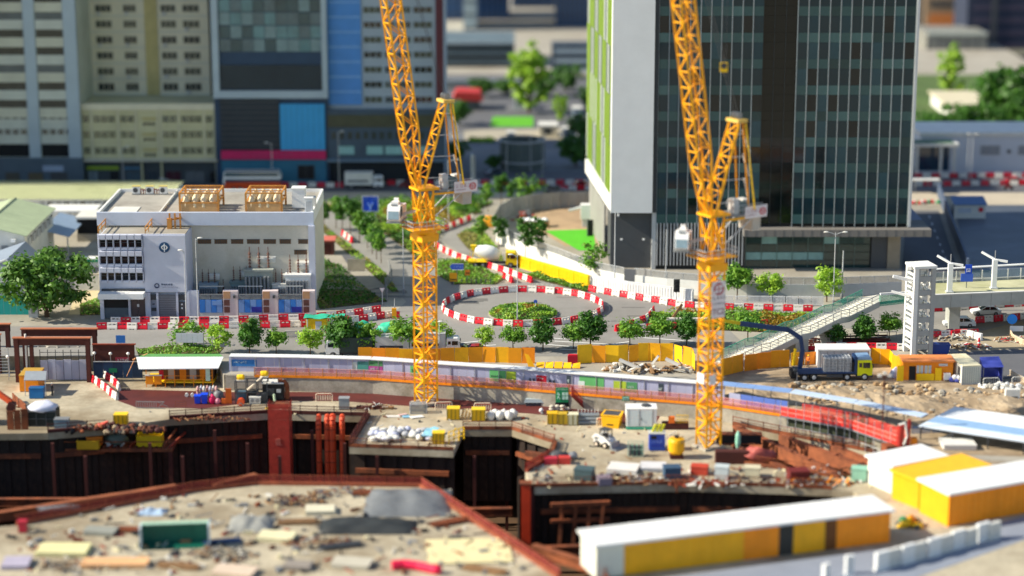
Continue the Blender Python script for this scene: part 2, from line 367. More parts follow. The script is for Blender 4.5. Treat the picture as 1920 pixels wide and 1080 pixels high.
# navy recess tower
t = T('dark_tower', 'narrow navy tower in the gap between grey office block and beige flats', 'building', (F(150,200,YB+32)[0], YB+32, 0)); f = FA(YB+32, 200, t)
MB().b2(f.x(118), f.x(190), f.Y, f.Y+15, 0, 100).o('wall', navy, t, True)
for k in range(7): f.part('ribbon_window', 130, 10+k*30, 168, 24+k*30, glass, .06)
# 2. beige flats on an olive podium
t = T('apartment_tower', 'beige apartment tower with yellow central stair strip above olive podium', 'building', (F(280,200,YB+14)[0], YB+14, 0)); f = FA(YB+14, 90, t)
MB().b2(f.x(171), f.x(392), f.Y, f.Y+18, f.z(182), 100).o('wall', beige, t, True)
MB().b2(f.x(180), f.x(385), f.Y+2, f.Y+16, 0, f.z(182)-.05).o('recess', navy, t, True)
f.part('transfer_beam', 262, 181, 340, 194, M('violet blue panel','#4a5a92',.6,.2), .2)
f.part('stair_strip', 273, -330, 297, 178, M('pale yellow strip','#b5aa74',.75,.15,.4), .25)
for k in range(-12, 6):
 y = 8 + k*29.5
 for x0, x1 in ((181,212),(233,258),(303,332),(344,376)):
  win(f, x0, y, x1, y+15, beige, M('dim glass %d' % (k % 3), ('#39423f','#4d5349','#2e3636')[k % 3], .2, .3, .6), 3, 1)
  if k > -2 and (k+x0) % 2: f.part('air_conditioner', x0+4, y+15.5, x0+10, y+20, lgrey, .6)
 f.part('floor_ledge', 172, y+21, 272, y+23, bandc, .15); f.part('floor_ledge', 298, y+21, 391, y+23, bandc, .15)
t = T('podium_block', 'olive three storey podium with gridded windows over dark shops', 'building', P(280,344)); f = FA(PY(344), 270, t)
MB().b2(f.x(151), f.x(408), f.Y, f.Y+13, 0, f.z(196)).o('wall', olive, t, True)
f.part('parapet', 150, 194, 409, 206, beige, .3)
for x in (174,224,257,298,304,337,385): f.part('pilaster', x-1, 207, x+1, 297, beige, .25)
for y0, y1 in ((216,230),(245,259),(274,289)):
 for x0 in (157,177,191,205,227,241,306,320,341,354,367,387): win(f, x0, y0, x0+13, y1, olive, glass, 2, 2, fr=.12, size=(1.4,1.5))
 for x in (270,278,286): f.part('stair_slot', x, y0+14, x+6, y0+19, glass, .05)
 f.part('stair_ledge', 268, y0+4, 295, y0+8, M('pale yellow strip',''), .3)
f.part('canopy', 152, 297, 407, 301, M('pale ledge','#b5b3a2',.7,.1), 1.4)
f.part('ground_floor', 153, 302, 406, 344, M('dim shop wall','#3b444a',.7,.2,.4), .05)
f.part('shop_sign', 161, 311, 221, 318, M('lime sign','#7f9a2a',.6,.2,1), .3); f.part('shop_sign', 231, 313, 262, 317, M('blue sign','#3f6e8c',.6,.2), .3)
for x0, x1, c in ((162,182,'#76858a'),(204,221,'#1d2022'),(233,262,'#4a5b66'),(275,292,'#33404a'),(308,338,'#4a2a33'),(345,382,'#646a6e'),(391,403,'#171a1c')): win(f, x0, 320, x1, 343, dgrey, M('shopfront '+c, c,.2,.3,2), 2, 1, 'shopfront', .08)
for x in (152,265,302,405): f.part('column', x-1.5, 301, x+1.5, 344, olive, .5)
# 3. glass office with magenta band
t = T('glass_office', 'grey framed glass office with blue side panel and magenta fascia band', 'building', P(510,345)); f = FA(YB, 230, t)
MB().b2(f.x(402), f.x(616), f.Y+.5, f.Y+22, 0, 100).o('core', navy, t, True)
for k in range(-8, 5):
 for j in range(9):
  x0 = 416 + j*21.2; y0 = -2 + k*25
  if k == 4: continue
  o = f.part('pane', x0, y0+.8, x0+20.4, y0+24, (teal, M('slate glass','#4d666e',.12,.3,.2,spec=.7), M('deep teal glass','#2c4d55',.1,.3,.2,spec=.7), M('pale glass','#728a8e',.2,.2,.3))[(j*j+k*3+j//3) % 4], -.3, .6)
f.part('dark_panel', 416, 122, 605, 168, M('slate panel','#27343d',.3,.2,.3), -.2, .6)
f.part('frame', 402, -330, 414, 184, gblue, .3, .6); f.part('frame', 606, -330, 616, 184, gblue, .3, .6); f.part('frame', 414.2, 170, 605.8, 184, gblue, .3, .6)
f.part('louvre_wall', 413, 186, 524, 281, M('louvre dark','#232e38',.5,.2,.3), .05, .5)
for k in range(9): f.part('louvre', 414, 190+k*10, 523, 192+k*10, dgrey, .15)
f.part('blue_panel', 525.5, 195, 609, 281, M('sky blue cladding','#369bd4',.5,.08,.3), .25, .5)
for k in range(1, 8): f.part('cladding_joint', 525.5+k*10.4, 196, 526+k*10.4, 280, tealw, .27)
fb = f.part('fascia_band', 413, 282, 610, 298, M('magenta fascia','#c01a5c',.5,.1), .5, .5)
glyphs(MB(), f.x(452), f.z(293.5), .85, 15, f.Y-.5, 4, .3, 4, .62).o('lettering', M('magenta letters','#9a3d66',.6,.05), t, True)
f.part('ground_floor', 413, 299, 610, 345, tealw, .1, .5)
win(f, 556, 309, 588, 336, dgrey, black, 2, 1, 'entrance', .12)
# 4. blue striped block
t = T('blue_striped_block', 'block with blue cladding strip, dark windows and maroon edge behind crane', 'building', P(720,343)); f = FA(PY(343), 200, t)
Yt = f.Y
MB().b2(f.x(617), f.x(832), f.Y, f.Y+22, 0, 95).o('wall', M('slate render','#99a7b4',.75,.1,.2), t, True)
f.part('blue_strip', 617, -330, 679, 196, M('blue cladding','#4a86cc',.55,.12,.3), .3)
for k in range(-10, 7): f.part('strip_joint', 618, 2+k*28, 678, 5+k*28, M('light blue joint','#7ba8da',.6,.1), .4)
f.part('maroon_edge', 818, -330, 832, 190, M('maroon render','#5e3038',.7,.15,.3), .4)
for k in range(-10, 7):
 y = 12 + k*28
 for x0, x1 in ((683,718),(722,742),(745,772),(776,812)): win(f, x0, y, x1, y+13, gblue, (glass, M('dim glass 1',''))[(k+x0) % 2], 3, 1)
f.part('podium', 615, 204, 834, 300, M('podium slate','#415262',.6,.2,.3), 1.5)
f.part('podium_band', 615, 213, 834, 236, M('olive band','#4b4c3a',.7,.25,.5), 1.7);
for k in range(14): f.part('podium_slat', 622+k*15, 245, 630+k*15, 258, M('dim glass 0',''), 1.6)
for x0, x1 in ((634,664),(687,718),(722,768),(775,805)): win(f, x0, 271, x1, 287, M('teal frame','#6ba59f',.5,.1), M('pale teal glass','#9cc7c8',.2,.15), 5, 1, 'window', 1.52)
f.part('canopy', 612, 295, 836, 300, M('blue grey ledge','#5e7486',.6,.1), 2.5)
f.part('ground_floor', 617, 302, 832, 342, M('dark shop wall','#1d262e',.6,.2,.4), .3)
# unseen neighbour added at the left to cast shade along the street
t = T('street_shade_block', 'tall unseen block added to shade the street beyond the grey office block', 'building', (-165, 425, 0))
MB().b2(-190,-124,398,446,0,150).o('wall', bandc, t, True)
for k in range(20): MB().b2(-185,-133,395.9,396,6+k*5,8.5+k*5).o('ribbon_window', glass, t, True)
t = T('parking_block', 'low dark block standing in the gap behind the blue striped block', 'building', (F(900,150,600)[0], 600, 0)); f = FA(600, 110, t)
MB().b2(f.x(800), f.x(965), 600, 625, 0, f.z(78)).o('wall', M('slate green','#5c6d76',.7,.15,.2), t, True)
for k in range(4): f.part('ribbon_window', 836, 86+k*17, 962, 94+k*17, glass, .1)
f.part('parapet', 830, 78, 965, 82, gblue, .3)
for nm, lb, x0, x1, bot, Y, c in (('navy_tower','dark navy glass tower filling the far gap behind the green tree',830,955,60,720,'#254a72'),
 ('slate_tower','slate blue glass tower with fine ribs beside the far navy tower',960,1040,60,760,'#3b5878'),('ribbed_tower','grey ribbed tower half hidden by the green finned tower',1042,1150,60,700,'#43515e'),
 ('white_slim_tower','slim white tower standing before the far navy tower',869,893,62,690,'#9fb0b4')):
 t = T(nm, lb, 'building', (F((x0+x1)/2,100,Y)[0], Y, 0)); f = FA(Y, 50, t)
 MB().b2(f.x(x0), f.x(x1), Y, Y+25, 0, 130).o('wall', M(nm+' skin', c,.4,.15,.2), t, True)
 for k in range(12):
  a = x0+(x1-x0)*(k+.3)/12
  if nm != 'white_slim_tower': f.part('rib', a, -120, a+(x1-x0)/40, 130, M(nm+' rib', '#56697c' if k % 3 else '#3d5a86',.5,.1), .3)
 for k in range(-3, 6): f.part('floor_line', x0, k*26, x1, k*26+3, dgrey, .2)
t = T('garden_wall_block', 'low slate block with hanging plants beside the far green tree', 'building', (F(1070,150,590)[0], 590, 0)); f = FA(590, 120, t)
MB().b2(f.x(1035), f.x(1180), 590, 600, 0, f.z(85)).o('wall', M('slate green 2','#3a4653',.7,.15,.2), t, True)
for k in range(3): f.part('window_band', 1040, 92+k*18, 1110, 100+k*18, gblue, .15)
t = T('low_wall', 'long pale garden wall below the dark block in the gap', 'wall', P(900,168)); f = FA(PY(168), 160, t)
f.part('wall', 830, 152, 985, 167, M('pale garden wall','#8a8f8e',.8,.15,.3), .2, .4)
f.part('coping', 829, 150, 986, 152, gblue, .3, .5)
# ---------------------------------------------------------------- the glass tower, front right
YT = PY(505)
t = T('glass_tower', 'dark glass tower with pale mullions, white corner fin and green side fins', 'building', P(1450,505)); f = FA(YT, 300, t)
tw = t
finw = M('white corner fin','#e2e4e2',.5,.04,.3); tgl = M('tower glass','#15323b',.09,.3,.12,spec=.45); tsp = M('tower spandrel glass','#3c5c5b',.15,.35,.1,spec=.4)
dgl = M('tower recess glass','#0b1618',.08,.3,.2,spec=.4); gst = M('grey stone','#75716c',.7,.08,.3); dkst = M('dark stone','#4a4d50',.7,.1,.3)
xl, xr, xm0, xm1 = f.x(1147), f.x(1712), f.x(1232), f.x(1425)
xa, xb = f.x(1488), f.x(1706)
ZB = f.z(398); ZT = 120; D = 42
ysh = YT + .8
# core body, set back behind the glazing
MB().b2(f.x(1228), xr, ysh, YT+D, f.z(425), ZT).o('core', M('tower core','#12181a',.4,.1,.3), t, True)
xbk = F(1097, 300, YT+D)[0]; x0c = f.x(1146); RS = Matrix.Translation((x0c, YT+3, 0)) @ Matrix.Rotation(math.atan2(x0c-xbk, D-3), 4, 'Z') @ Matrix.Translation((-x0c, -YT-3, 0))
def MR(): m = MB(); m.M = RS; return m
# white fin: lower edge rises towards the back on the left side
fl = P(1097, 345); yb = YT + D
m = MB(); x0, x1 = f.x(1146), f.x(1224)
m.b2(x0, x1, YT-.6, YT+3, ZB, ZT); m.o('corner_fin', finw, t, True)
m = MR(); m.extx([(YT+3.02, ZB-.4), (yb, ZB-.9), (yb, ZB+1.6), (YT+3.02, ZB+2.2)], x0+.02, x0+.6); m.o('fin_edge', finw, t, True)
m = MR(); m.b2(x0+.7, f.x(1228)-.02, YT+3.05, YT+D-.1, f.z(398)-.2, ZT-.2); m.o('side_wall', M('side glass','#8b948c',.25,.15,.25), t, True)
gf = [M('green fin','#86a43c',.5,.1), M('pale fin','#b9c2b6',.5,.1), M('grey fin','#7d8685',.5,.1)]
for k in range(19):
 y = YT+4 + k*2.0
 for j in range(12):
  z = ZB+2.3+j*8.2
  MR().b2(x0+.1, x0+.69, y, y+1.1, z, min(z+8.1, ZT)).o('side_fin', gf[0] if (k+j*5+(k*j) % 3) % 7 < 4 else gf[1 + (k+j) % 2], t, True)
# dark recess strip beside the fin
MB().b2(f.x(1225)+.02, f.x(1232), YT-.3, YT+1.0, f.z(398), ZT).o('reveal', M('reveal grey','#33383b',.5,.1), t, True)
MB().b2(f.x(1147), f.x(1224), YT+1, YT+12, 0, ZB-.03).o('podium_wall', dkst, t, True)
MB().b2(f.x(1224)+.03, f.x(1232), YT-.1, YT+3, 0, f.z(398)-.02).o('pier', lgrey, t, True)
# panes: each storey a vision pane and a lighter spandrel panel; mullions proud
rows = []
y = 430.0
zt0 = f.z(430); fh = zt0
SH = (f.z(318)-f.z(366)); z = f.z(419)
levels = []
while z < 66: levels.append(z); z += SH
cols = [(xm0+(xm1-xm0)*k/10, xm0+(xm1-xm0)*(k+1)/10, 0) for k in range(10)] + [(xm1+(xa-xm1)*k/3, xm1+(xa-xm1)*(k+1)/3, 1) for k in range(3)] + [(xa+(xb-xa)*k/11, xa+(xb-xa)*(k+1)/11, 0) for k in range(11)]
pm = {}
tv = {'glass_pane': [M('tower glass b','#1f4049',.1,.3,.12,spec=.4), M('tower glass c','#2c4d55',.14,.3,.12,spec=.4), M('tower glass d','#0a1a20',.06,.2,.12,spec=.5)], 'spandrel_panel': [M('tower spandrel b','#4d6e6c',.15,.3,.1,spec=.4), M('tower spandrel c','#2c4646',.15,.3,.1,spec=.4)]}
rr = random.Random(3)
upper = MB()
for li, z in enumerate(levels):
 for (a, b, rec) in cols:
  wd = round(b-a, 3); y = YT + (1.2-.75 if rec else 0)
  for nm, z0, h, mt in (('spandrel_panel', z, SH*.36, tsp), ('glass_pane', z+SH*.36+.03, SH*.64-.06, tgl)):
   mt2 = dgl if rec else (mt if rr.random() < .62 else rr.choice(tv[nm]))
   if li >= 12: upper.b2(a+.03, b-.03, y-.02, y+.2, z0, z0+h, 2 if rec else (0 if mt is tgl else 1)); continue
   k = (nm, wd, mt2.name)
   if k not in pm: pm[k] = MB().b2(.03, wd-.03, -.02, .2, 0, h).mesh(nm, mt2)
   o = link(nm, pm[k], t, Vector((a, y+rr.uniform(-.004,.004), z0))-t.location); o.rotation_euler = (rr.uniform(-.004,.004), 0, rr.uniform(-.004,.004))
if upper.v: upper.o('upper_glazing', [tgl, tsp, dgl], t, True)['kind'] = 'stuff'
ml = M('mullion grey','#8f999c',.4,.05)
mm = MB().b2(-.06,.06,-.14,.0,0,ZT-f.z(425)).mesh('mullion', ml); mr = MB().b2(-.03,.03,-.15,.0,0,ZT-f.z(425)).mesh('mullion', M('dark mullion','#3a4346',.4,.05))
for a, b, rec in cols:
 link('mullion', mr if rec else mm, t, Vector((a, YT+(.45 if rec else 0)-.03, f.z(425)))-t.location)
link('mullion', mm, t, Vector((xb+.02, YT-.03, f.z(425)))-t.location)
MB().b2(xb+.1, xr, YT-.4, YT+D, f.z(425), ZT).o('corner_pier', lgrey, t, True)
# lower louvre screen (1232-1400, 418-495)
m0 = MB().b2(-.09,.09,-.25,.1,0,f.z(418)-f.z(497)).mesh('louvre_fin', lgrey)
MB().b2(xm0, f.x(1400), YT+.3, YT+3, 0, f.z(419)-.05).o('plant_room', M('plant room dark','#1d2123',.6,.1), t, True)
for k in range(26): link('louvre_fin', m0, t, Vector((xm0+.2+k*(f.x(1400)-xm0)/26, YT, f.z(497)))-t.location)
# ledge, entrance glazing, columns
MB().b2(f.x(1396), f.x(1748), YT-2.2, YT+6, f.z(439), f.z(426)).o('canopy', gst, t, True)
MB().b2(f.x(1700), f.x(1748), YT+6.02, YT+30, f.z(439), f.z(426)).o('canopy', M('canopy blue grey','#6b7694',.6,.1), t, True)
for k in range(20):
 x = f.x(1400+k*17.5); MB().b2(x-.02, x+.02, YT-2.23, YT-2.19, f.z(438.5), f.z(426.5)).o('canopy_joint', dgrey, t, True)
MB().b2(f.x(1400), f.x(1680), YT+1.2, YT+20, 0, f.z(439)-.02).o('lobby_core', M('lobby dark','#18221f',.5,.2,.2), t, True)
lg = M('lobby glass','#1c3a38',.06,.3,.3,spec=.8); lp = M('lobby pale blind','#7fa6a3',.3,.15)
for k in range(8):
 x0 = f.x(1404)+k*(f.x(1640)-f.x(1404))/8; x1 = x0+(f.x(1640)-f.x(1404))/8
 for j in range(4):
  z0 = f.z(505-15*j*1.0); z1 = f.z(505-15*(j+1)*1.0)
  MB().b2(x0+.05, x1-.05, YT+1.0, YT+1.15, z0+.05, z1-.05).o('lobby_pane', lp if (j == 1 and k < 5) or (j == 3 and k in (1,5)) else lg, t, True)
 MB().b2(x0-.05, x0+.05, YT+.9, YT+1.18, 0, f.z(440)).o('lobby_mullion', M('green grey mullion','#56706a',.4,.1), t, True)
MB().b2(f.x(1396), f.x(1402), YT+.5, YT+1.19, 0, f.z(440)).o('pier', gst, t, True)
MB().b2(f.x(1370), f.x(1398), YT+.5, YT+1.3, 0, f.z(425)).o('pier', gst, t, True)
MB().b2(f.x(1642), f.x(1672), YT+.6, YT+4, 0, f.z(440)).o('pier', dkst, t, True)
MB().b2(f.x(1672)+.02, f.x(1696), YT+.3, YT+5, 0, f.z(440)).o('column', M('sand stone','#8f8573',.7,.1), t, True)
# podium side stone with handrail strip, wall lamps
MR().b2(f.x(1147)+.05, f.x(1150), YT+12.02, YT+36, 0, ZB-1.2).o('podium_side', M('side stone','#8d8d88',.75,.12,.4), t, True)
for x, y in ((1167,451),(1209,451)): f2 = MB().bar((f.x(x),YT+1,f.z(y)),(f.x(x),YT+.2,f.z(y)+.15),.12); f2.b2(f.x(x)-.18,f.x(x)+.18,YT-.1,YT+.25,f.z(y)+.05,f.z(y)+.3); f2.o('wall_lamp', white, t, True)
MB().bar((f.x(1160),YT+1,f.z(402)),(f.x(1160),YT-1.0,f.z(402)),.3).o('wall_lamp', white, t, True)
# ---------------------------------------------------------------- far right background
t = T('white_depot', 'long low white depot with flat green entrance roof and dark windows', 'building', P(1820,325)); f = FA(PY(325), 290, t)
MB().b2(f.x(1725), f.x(2100), f.Y, f.Y+14, 0, f.z(255)).o('wall', M('cool white wall','#c3c9d2',.7,.06,.3), t, True)
MB().b2(f.x(1722), f.x(2100), f.Y-.3, f.Y+14, f.z(255)+.02, f.z(248)).o('parapet', whited, t, True)
for x0, x1 in ((1838,1874),(1909,1945)): win(f, x0, 273, x1, 290, grey, M('grey pane','#8a929c',.2,.1), 3, 1, fr=.2)
f.part('vent', 1888, 281, 1895, 287, dgrey)
MB().b2(f.x(1700), f.x(1788), f.Y-5, f.Y-.32, f.z(268), f.z(262)).o('entrance_roof', [whited], t, True)
MB().b2(f.x(1705), f.x(1780), f.Y-4.6, f.Y-.5, f.z(262)+.01, f.z(262)+.08).o('roof_felt', M('green roof felt','#4b6b55',.8,.1), t, True)
for x in (1712,1756,1781): MB().bar((f.x(x),f.Y-4.5,0),(f.x(x),f.Y-4.5,f.z(268)),.5).o('column', whited, t, True)
f.part('entrance_glass', 1715, 272, 1780, 320, blueg, .05)
for nm, lb, x0, x1, top, bot, Y, c in (('orange_block','orange and grey block at the top right behind trees',1733,1812,-60,62,700,'#9c8468'),
 ('grey_warehouse','plain grey warehouse wall behind the round green tree',1738,1852,62,150,640,'#7f7f78'),
 ('dark_office','dark blue office block at the far top corner',1812,1960,-90,170,655,'#2b3347')):
 t = T(nm, lb, 'building', (F((x0+x1)/2,bot,Y)[0], Y, 0)); f = FA(Y, 60, t)
 MB().b2(f.x(x0), f.x(x1), Y, Y+20, 0, f.z(top)).o('wall', M(nm+' skin', c,.75,.15,.2), t, True)
 if nm == 'orange_block':
  f.part('orange_panel', x0+8, 26, x1-10, 58, M('orange render','#c0763e',.7,.12), .3); f.part('dark_panel', x1-8, -50, x1, 60, navy, .4)
  f.part('ribbon_window', x0+8, 2, x1-10, 12, dgrey, .2)
 elif nm == 'grey_warehouse':
  for k in range(6): f.part('panel_joint', x0+18*k+4, 70, x0+18*k+5.5, 148, dgrey, .05)
  f.part('roof_edge', x0, 60, x1, 66, bandc, .4)
 else:
  for k in range(8): f.part('ribbon_window', x0+10, -40+k*24, x1, -28+k*24, M('violet glass','#443f52',.3,.2), .1)
  f.part('pier', 1858, -90, 1868, 170, dgrey, .4)
t = T('beige_shed', 'cream shed roof showing between trees beyond the white depot', 'building', P(1820,232));
MB().b2(P(1790,232).x, P(1870,232).x, P(0,232).y, P(0,232).y+30, 0, 3).o('wall', whited, t, True)
MB().b2(P(1785,232).x, P(1875,232).x, P(0,232).y-.5, P(0,232).y+31, 3.01, 3.4).o('roof', M('cream roof','#c9c0a4',.7,.1), t, True)
# middle gap street furniture and low things
t = T('red_canopy_kiosk', 'kiosk under a sagging red canopy beyond the far plaza', 'kiosk', P(878,205)); Yk = P(878,205).y; f = FA(Yk, 190, t)
MB().b2(f.x(862), f.x(900), Yk, Yk+5, 0, f.z(190)).o('wall', M('kiosk grey','#6f7c80',.7,.1), t, True)
m = MB(); m.extr([(f.x(848),f.z(184)),(f.x(906),f.z(188)),(f.x(900),f.z(172)),(f.x(855),f.z(170))], Yk-2, Yk+6); m.o('canopy', M('red canvas','#c23a38',.6,.12), t, True)
sheet('far_lawn', [(918,238),(1000,238),(1000,219),(925,219)], .06, M('far lawn green','#5aa822',.9,.15,.4,world=True))
sheet('far_path', [(870,262),(1060,262),(1080,240),(1000,242),(905,243),(870,246)], .05, M('far paving','#a39c8b',.9,.1,.2,world=True))
t = T('round_enclosure', 'round grey screened enclosure with pale ring beam in the plaza', 'enclosure', P(979,322))
Rr = 42*mpp(979,322)
n = 28; H = 6.0
m = MB()
for i in range(n):
 a0, a1 = 2*math.pi*i/n, 2*math.pi*(i+.94)/n
 m.add([(Rr*math.cos(a),Rr*math.sin(a)+Rr,z) for z in (0,H) for a in (a0,a1)] + [((Rr-.12)*math.cos(a),(Rr-.12)*math.sin(a)+Rr,z) for z in (0,H) for a in (a0,a1)], [(0,1,3,2),(5,4,6,7),(2,3,7,6),(1,0,4,5),(0,2,6,4),(3,1,5,7)])
m.o('screen_panel', M('olive screen','#5f6a66',.7,.15,.4), t)
for zz, nm in ((1.7,'ring_beam'),(H,'top_ring')):
 m = MB()
 for i in range(n):
  a0, a1 = 2*math.pi*i/n, 2*math.pi*(i+1)/n
  m.bar(((Rr+.1)*math.cos(a0),(Rr+.1)*math.sin(a0)+Rr,zz),((Rr+.1)*math.cos(a1),(Rr+.1)*math.sin(a1)+Rr,zz),.3)
 m.o(nm, lgrey, t)
for x in (0, 1.0): MB().bar((math.cos(-1.2+x)*(Rr+.2),math.sin(-1.2+x)*(Rr+.2)+Rr,0),(math.cos(-1.2+x)*(Rr+.2),math.sin(-1.2+x)*(Rr+.2)+Rr,H+1.5),.2).o('mast', lgrey, t)
for px, py, w, d, h, lb, c in ((1028,258,34,6,2.6,'cream site cabin on the far pale paving','#cfc7b0'),(1066,262,24,4,2.2,'small white plant cabinet beside the cream far cabin','#d8d8d2'),(1082,236,16,4,4.0,'light blue equipment box near the green side fins','#9fb0be'),(958,262,14,3,1.4,'grey car parked on the far pale paving','#9a9c9c'),(975,205,22,5,3.0,'white sloping awning frame behind the far lawn','#cfd8da')):
 p = P(px, py); k = mpp(px, py); t = T('site_cabin' if 'cabin' in lb else 'equipment_box', lb, 'cabin' if 'cabin' in lb else 'equipment', p)
 w *= k
 MB().b2(-w/2, w/2, 0, d, 0, h).o('body', M('far '+c, c,.7,.1), t); MB().b2(-w/2-.15, w/2+.15, -.15, d+.15, h+.01, h+.2).o('roof', whited, t); MB().b2(-w/4, w/6, -.05, .02, h*.35, h*.75).o('window', glass, t)
# ---------------------------------------------------------------- trees and planting
def crown_mesh(seed, rx, rz, clumps, per, leaf, mat, cr=.33, flat=0):
 r = random.Random(seed); m = MB(); vs, fs = [], []
 for c in range(clumps):
  while True:
   q = Vector((r.uniform(-1,1), r.uniform(-1,1), r.uniform(-1,1)))
   if .45 < q.length < 1 or (q.length < .45 and r.random() < .25): break
  q *= r.uniform(.7, 1.16)
  ctr = Vector((q.x*rx, q.y*rx, q.z*rz)); rad = cr*rx*r.uniform(.6, 1.25)
  for k in range(per):
   d = Vector((r.gauss(0,.5), r.gauss(0,.5), r.gauss(0,.38)))
   p = ctr + d*rad
   n = (d + Vector((0,0,.5)) + Vector((r.uniform(-1,1), r.uniform(-1,1), r.uniform(-1,1)))*.7).normalized()
   a = n.orthogonal().normalized(); a = Matrix.Rotation(r.uniform(0,6.28), 3, n) @ a; b = n.cross(a)
   s1 = leaf*r.uniform(.6,1.3); s2 = s1*.55; i = len(vs)
   vs += [p-a*s1, p+b*s2, p+a*s1, p-b*s2]; fs.append((i,i+1,i+2,i+3))
 m.add(vs, fs); return m.mesh('crown', mat)
def trunk_mesh(seed, h, r0, limbs, spread, top):
 r = random.Random(seed); m = MB(); p = Vector((0,0,-.05)); q = Vector((r.uniform(-.08,.08), r.uniform(-.08,.08), h))
 m.tube(p, q, r0, r0*.7, 7)
 for k in range(limbs):
  a = 6.28*k/limbs + r.uniform(-.4,.4); e = q + Vector((math.cos(a)*spread*r.uniform(.5,1), math.sin(a)*spread*r.uniform(.5,1), top*r.uniform(.4,.9)))
  st = p.lerp(q, r.uniform(.75,1)); mid = st.lerp(e, .5) + Vector((0,0,.12*top)); m.tube(st, mid, r0*.5, r0*.35, 5); m.tube(mid, e, r0*.35, r0*.12, 5)
 m.tube(q, q+Vector((0,0,top*.8)), r0*.6, r0*.15, 5)
 return m.mesh('trunk', bark)
TP = {}
leafL = LEAF('leaf broad','#2f5c1a','#6a9630')
def tree_proto(kind):
 if kind in TP: return TP[kind]
 K = {'street_dark': (1.55,1.35,52,48,.19,leaf2,1.5,.09), 'street_mid': (1.5,1.3,48,46,.19,leaf1,1.5,.08), 'street_light': (1.45,1.25,38,42,.19,leaf3,1.6,.07),
   'slender': (1.25,1.7,36,38,.18,leaf2,2.4,.07), 'slender_mid': (1.25,1.6,34,38,.18,leaf1,2.4,.07), 'open': (1.6,2.1,32,26,.2,leaf1,1.9,.09), 'open_light': (1.5,1.7,34,38,.19,leaf3,1.4,.08),
   'large': (6.6,4.9,64,120,.4,leafL,1.9,.36), 'far_bright': (5,7.5,60,45,.6,leaf3,3.5,.4), 'far_dark': (6,4.5,60,45,.6,leaf2,2.5,.35), 'bush': (1.5,.9,18,42,.16,leaf1,.5,.06), 'column': (1.5,2.1,46,60,.18,leaf1,.7,.1)}[kind]
 rx, rz, cl, per, lf, mt, th, r0 = K
 sd = len(TP)*11+5
 TP[kind] = (crown_mesh(sd, rx, rz, cl, per, lf, mt, .36 if rx < 3 else .2), trunk_mesh(sd, th, r0, 6, rx*.7, rz*1.2), th+rz*.8)
 return TP[kind]
def tree(kind, px, py, label, s=1.0, group=None, name='tree', z=0, cat='tree', loc=None):
 cm, tm, zc = tree_proto(kind); p = loc or P(px, py, z); rz = (px*7.3 + py*3.1) % 6.28
 t = T(name, label, cat, p, rz, group); t.scale = (s*1.14*(1+.08*math.sin(px)), s*1.14*(1+.08*math.cos(py)), s*1.08*(1+.07*math.sin(px+py)))
 link('trunk', tm, t); link('crown', cm, t, (0,0,zc)); return t
G1 = 'street trees along the front road'
for a in [('bush',352,650,'low spreading dark green bush behind the white office roof',1.5),
 ('open_light',410,662,'thin pale yellow green tree beside the spreading bush',.95),('street_dark',468,664,'dense dark green tree next to the thin pale tree',1.08),
 ('street_mid',518,664,'small round tree on a thin stem between dense dark tree and yellow kiosk',.86),('street_light',582,666,'light green street tree in front of the yellow kiosk',.98),
 ('street_dark',642,667,'dark street tree in front of the white lorry cab',1.25),('column',692,666,'tall broad column of green between two parked lorries',1.05),
 ('street_mid',757,666,'bushy tree hiding the grey lorry beside the first crane',1.3),('open_light',822,660,'light tree seen through the mast of the first crane',1.05),
 ('street_light',910,657,'small pale tree first after the white box lorry',.82),('street_mid',962,657,'round mid green tree under the roundabout barriers',.95),
 ('street_dark',1018,657,'broad tree with dark lower leaves, south of the flowered island',1.12),('street_mid',1075,654,'small tree with its crown touching the darker leaning one',.85),
 ('street_dark',1107,653,'dark leaning tree overlapping the small one beside it',1.12),('street_mid',1181,652,'full round tree just beyond the yellow hoarding end',1.08),
 ('street_mid',1237,648,'round tree before the planted bed, second from the marked crane',1.05),('street_dark',1287,648,'dark tree close by the mast of the crane marked TC2',1.02),
 ('street_mid',1402,640,'bushy bright tree between the crane mast and the stairs',1.1),('street_dark',1567,650,'dark tree in the shade beneath the stair landing',.85),
 ('street_dark',1622,648,'round dark tree framed under the stair flight',.95),('street_mid',1667,636,'tree standing close behind the white lift tower',.95)]:
 tree(a[0], a[1], a[2], a[3], a[4], G1, 'street_tree')
G2 = 'slender trees along the avenue'
for i, (x, y, k, s, lb) in enumerate([(608,432,'slender',.95,'dark tree at the far end of the avenue by the substation wall'),(630,428,'slender_mid',1,'avenue tree with a broad mid green crown near the far end'),
 (642,436,'slender',1.1,'dark avenue tree in the thick far clump'),(657,444,'slender',1.15,'avenue tree left of the blue road sign posts'),(674,456,'slender_mid',1.1,'avenue tree straight below the blue road sign'),
 (689,465,'slender',1.1,'dark avenue tree at the middle of the row'),(698,476,'slender_mid',1,'thin stemmed avenue tree, third from the near end'),(706,486,'slender',.95,'thin avenue tree, second from the near end'),(715,494,'slender_mid',.9,'nearest avenue tree beside the white post')]):
 tree(k, x, y, lb, s, G2, 'avenue_tree')
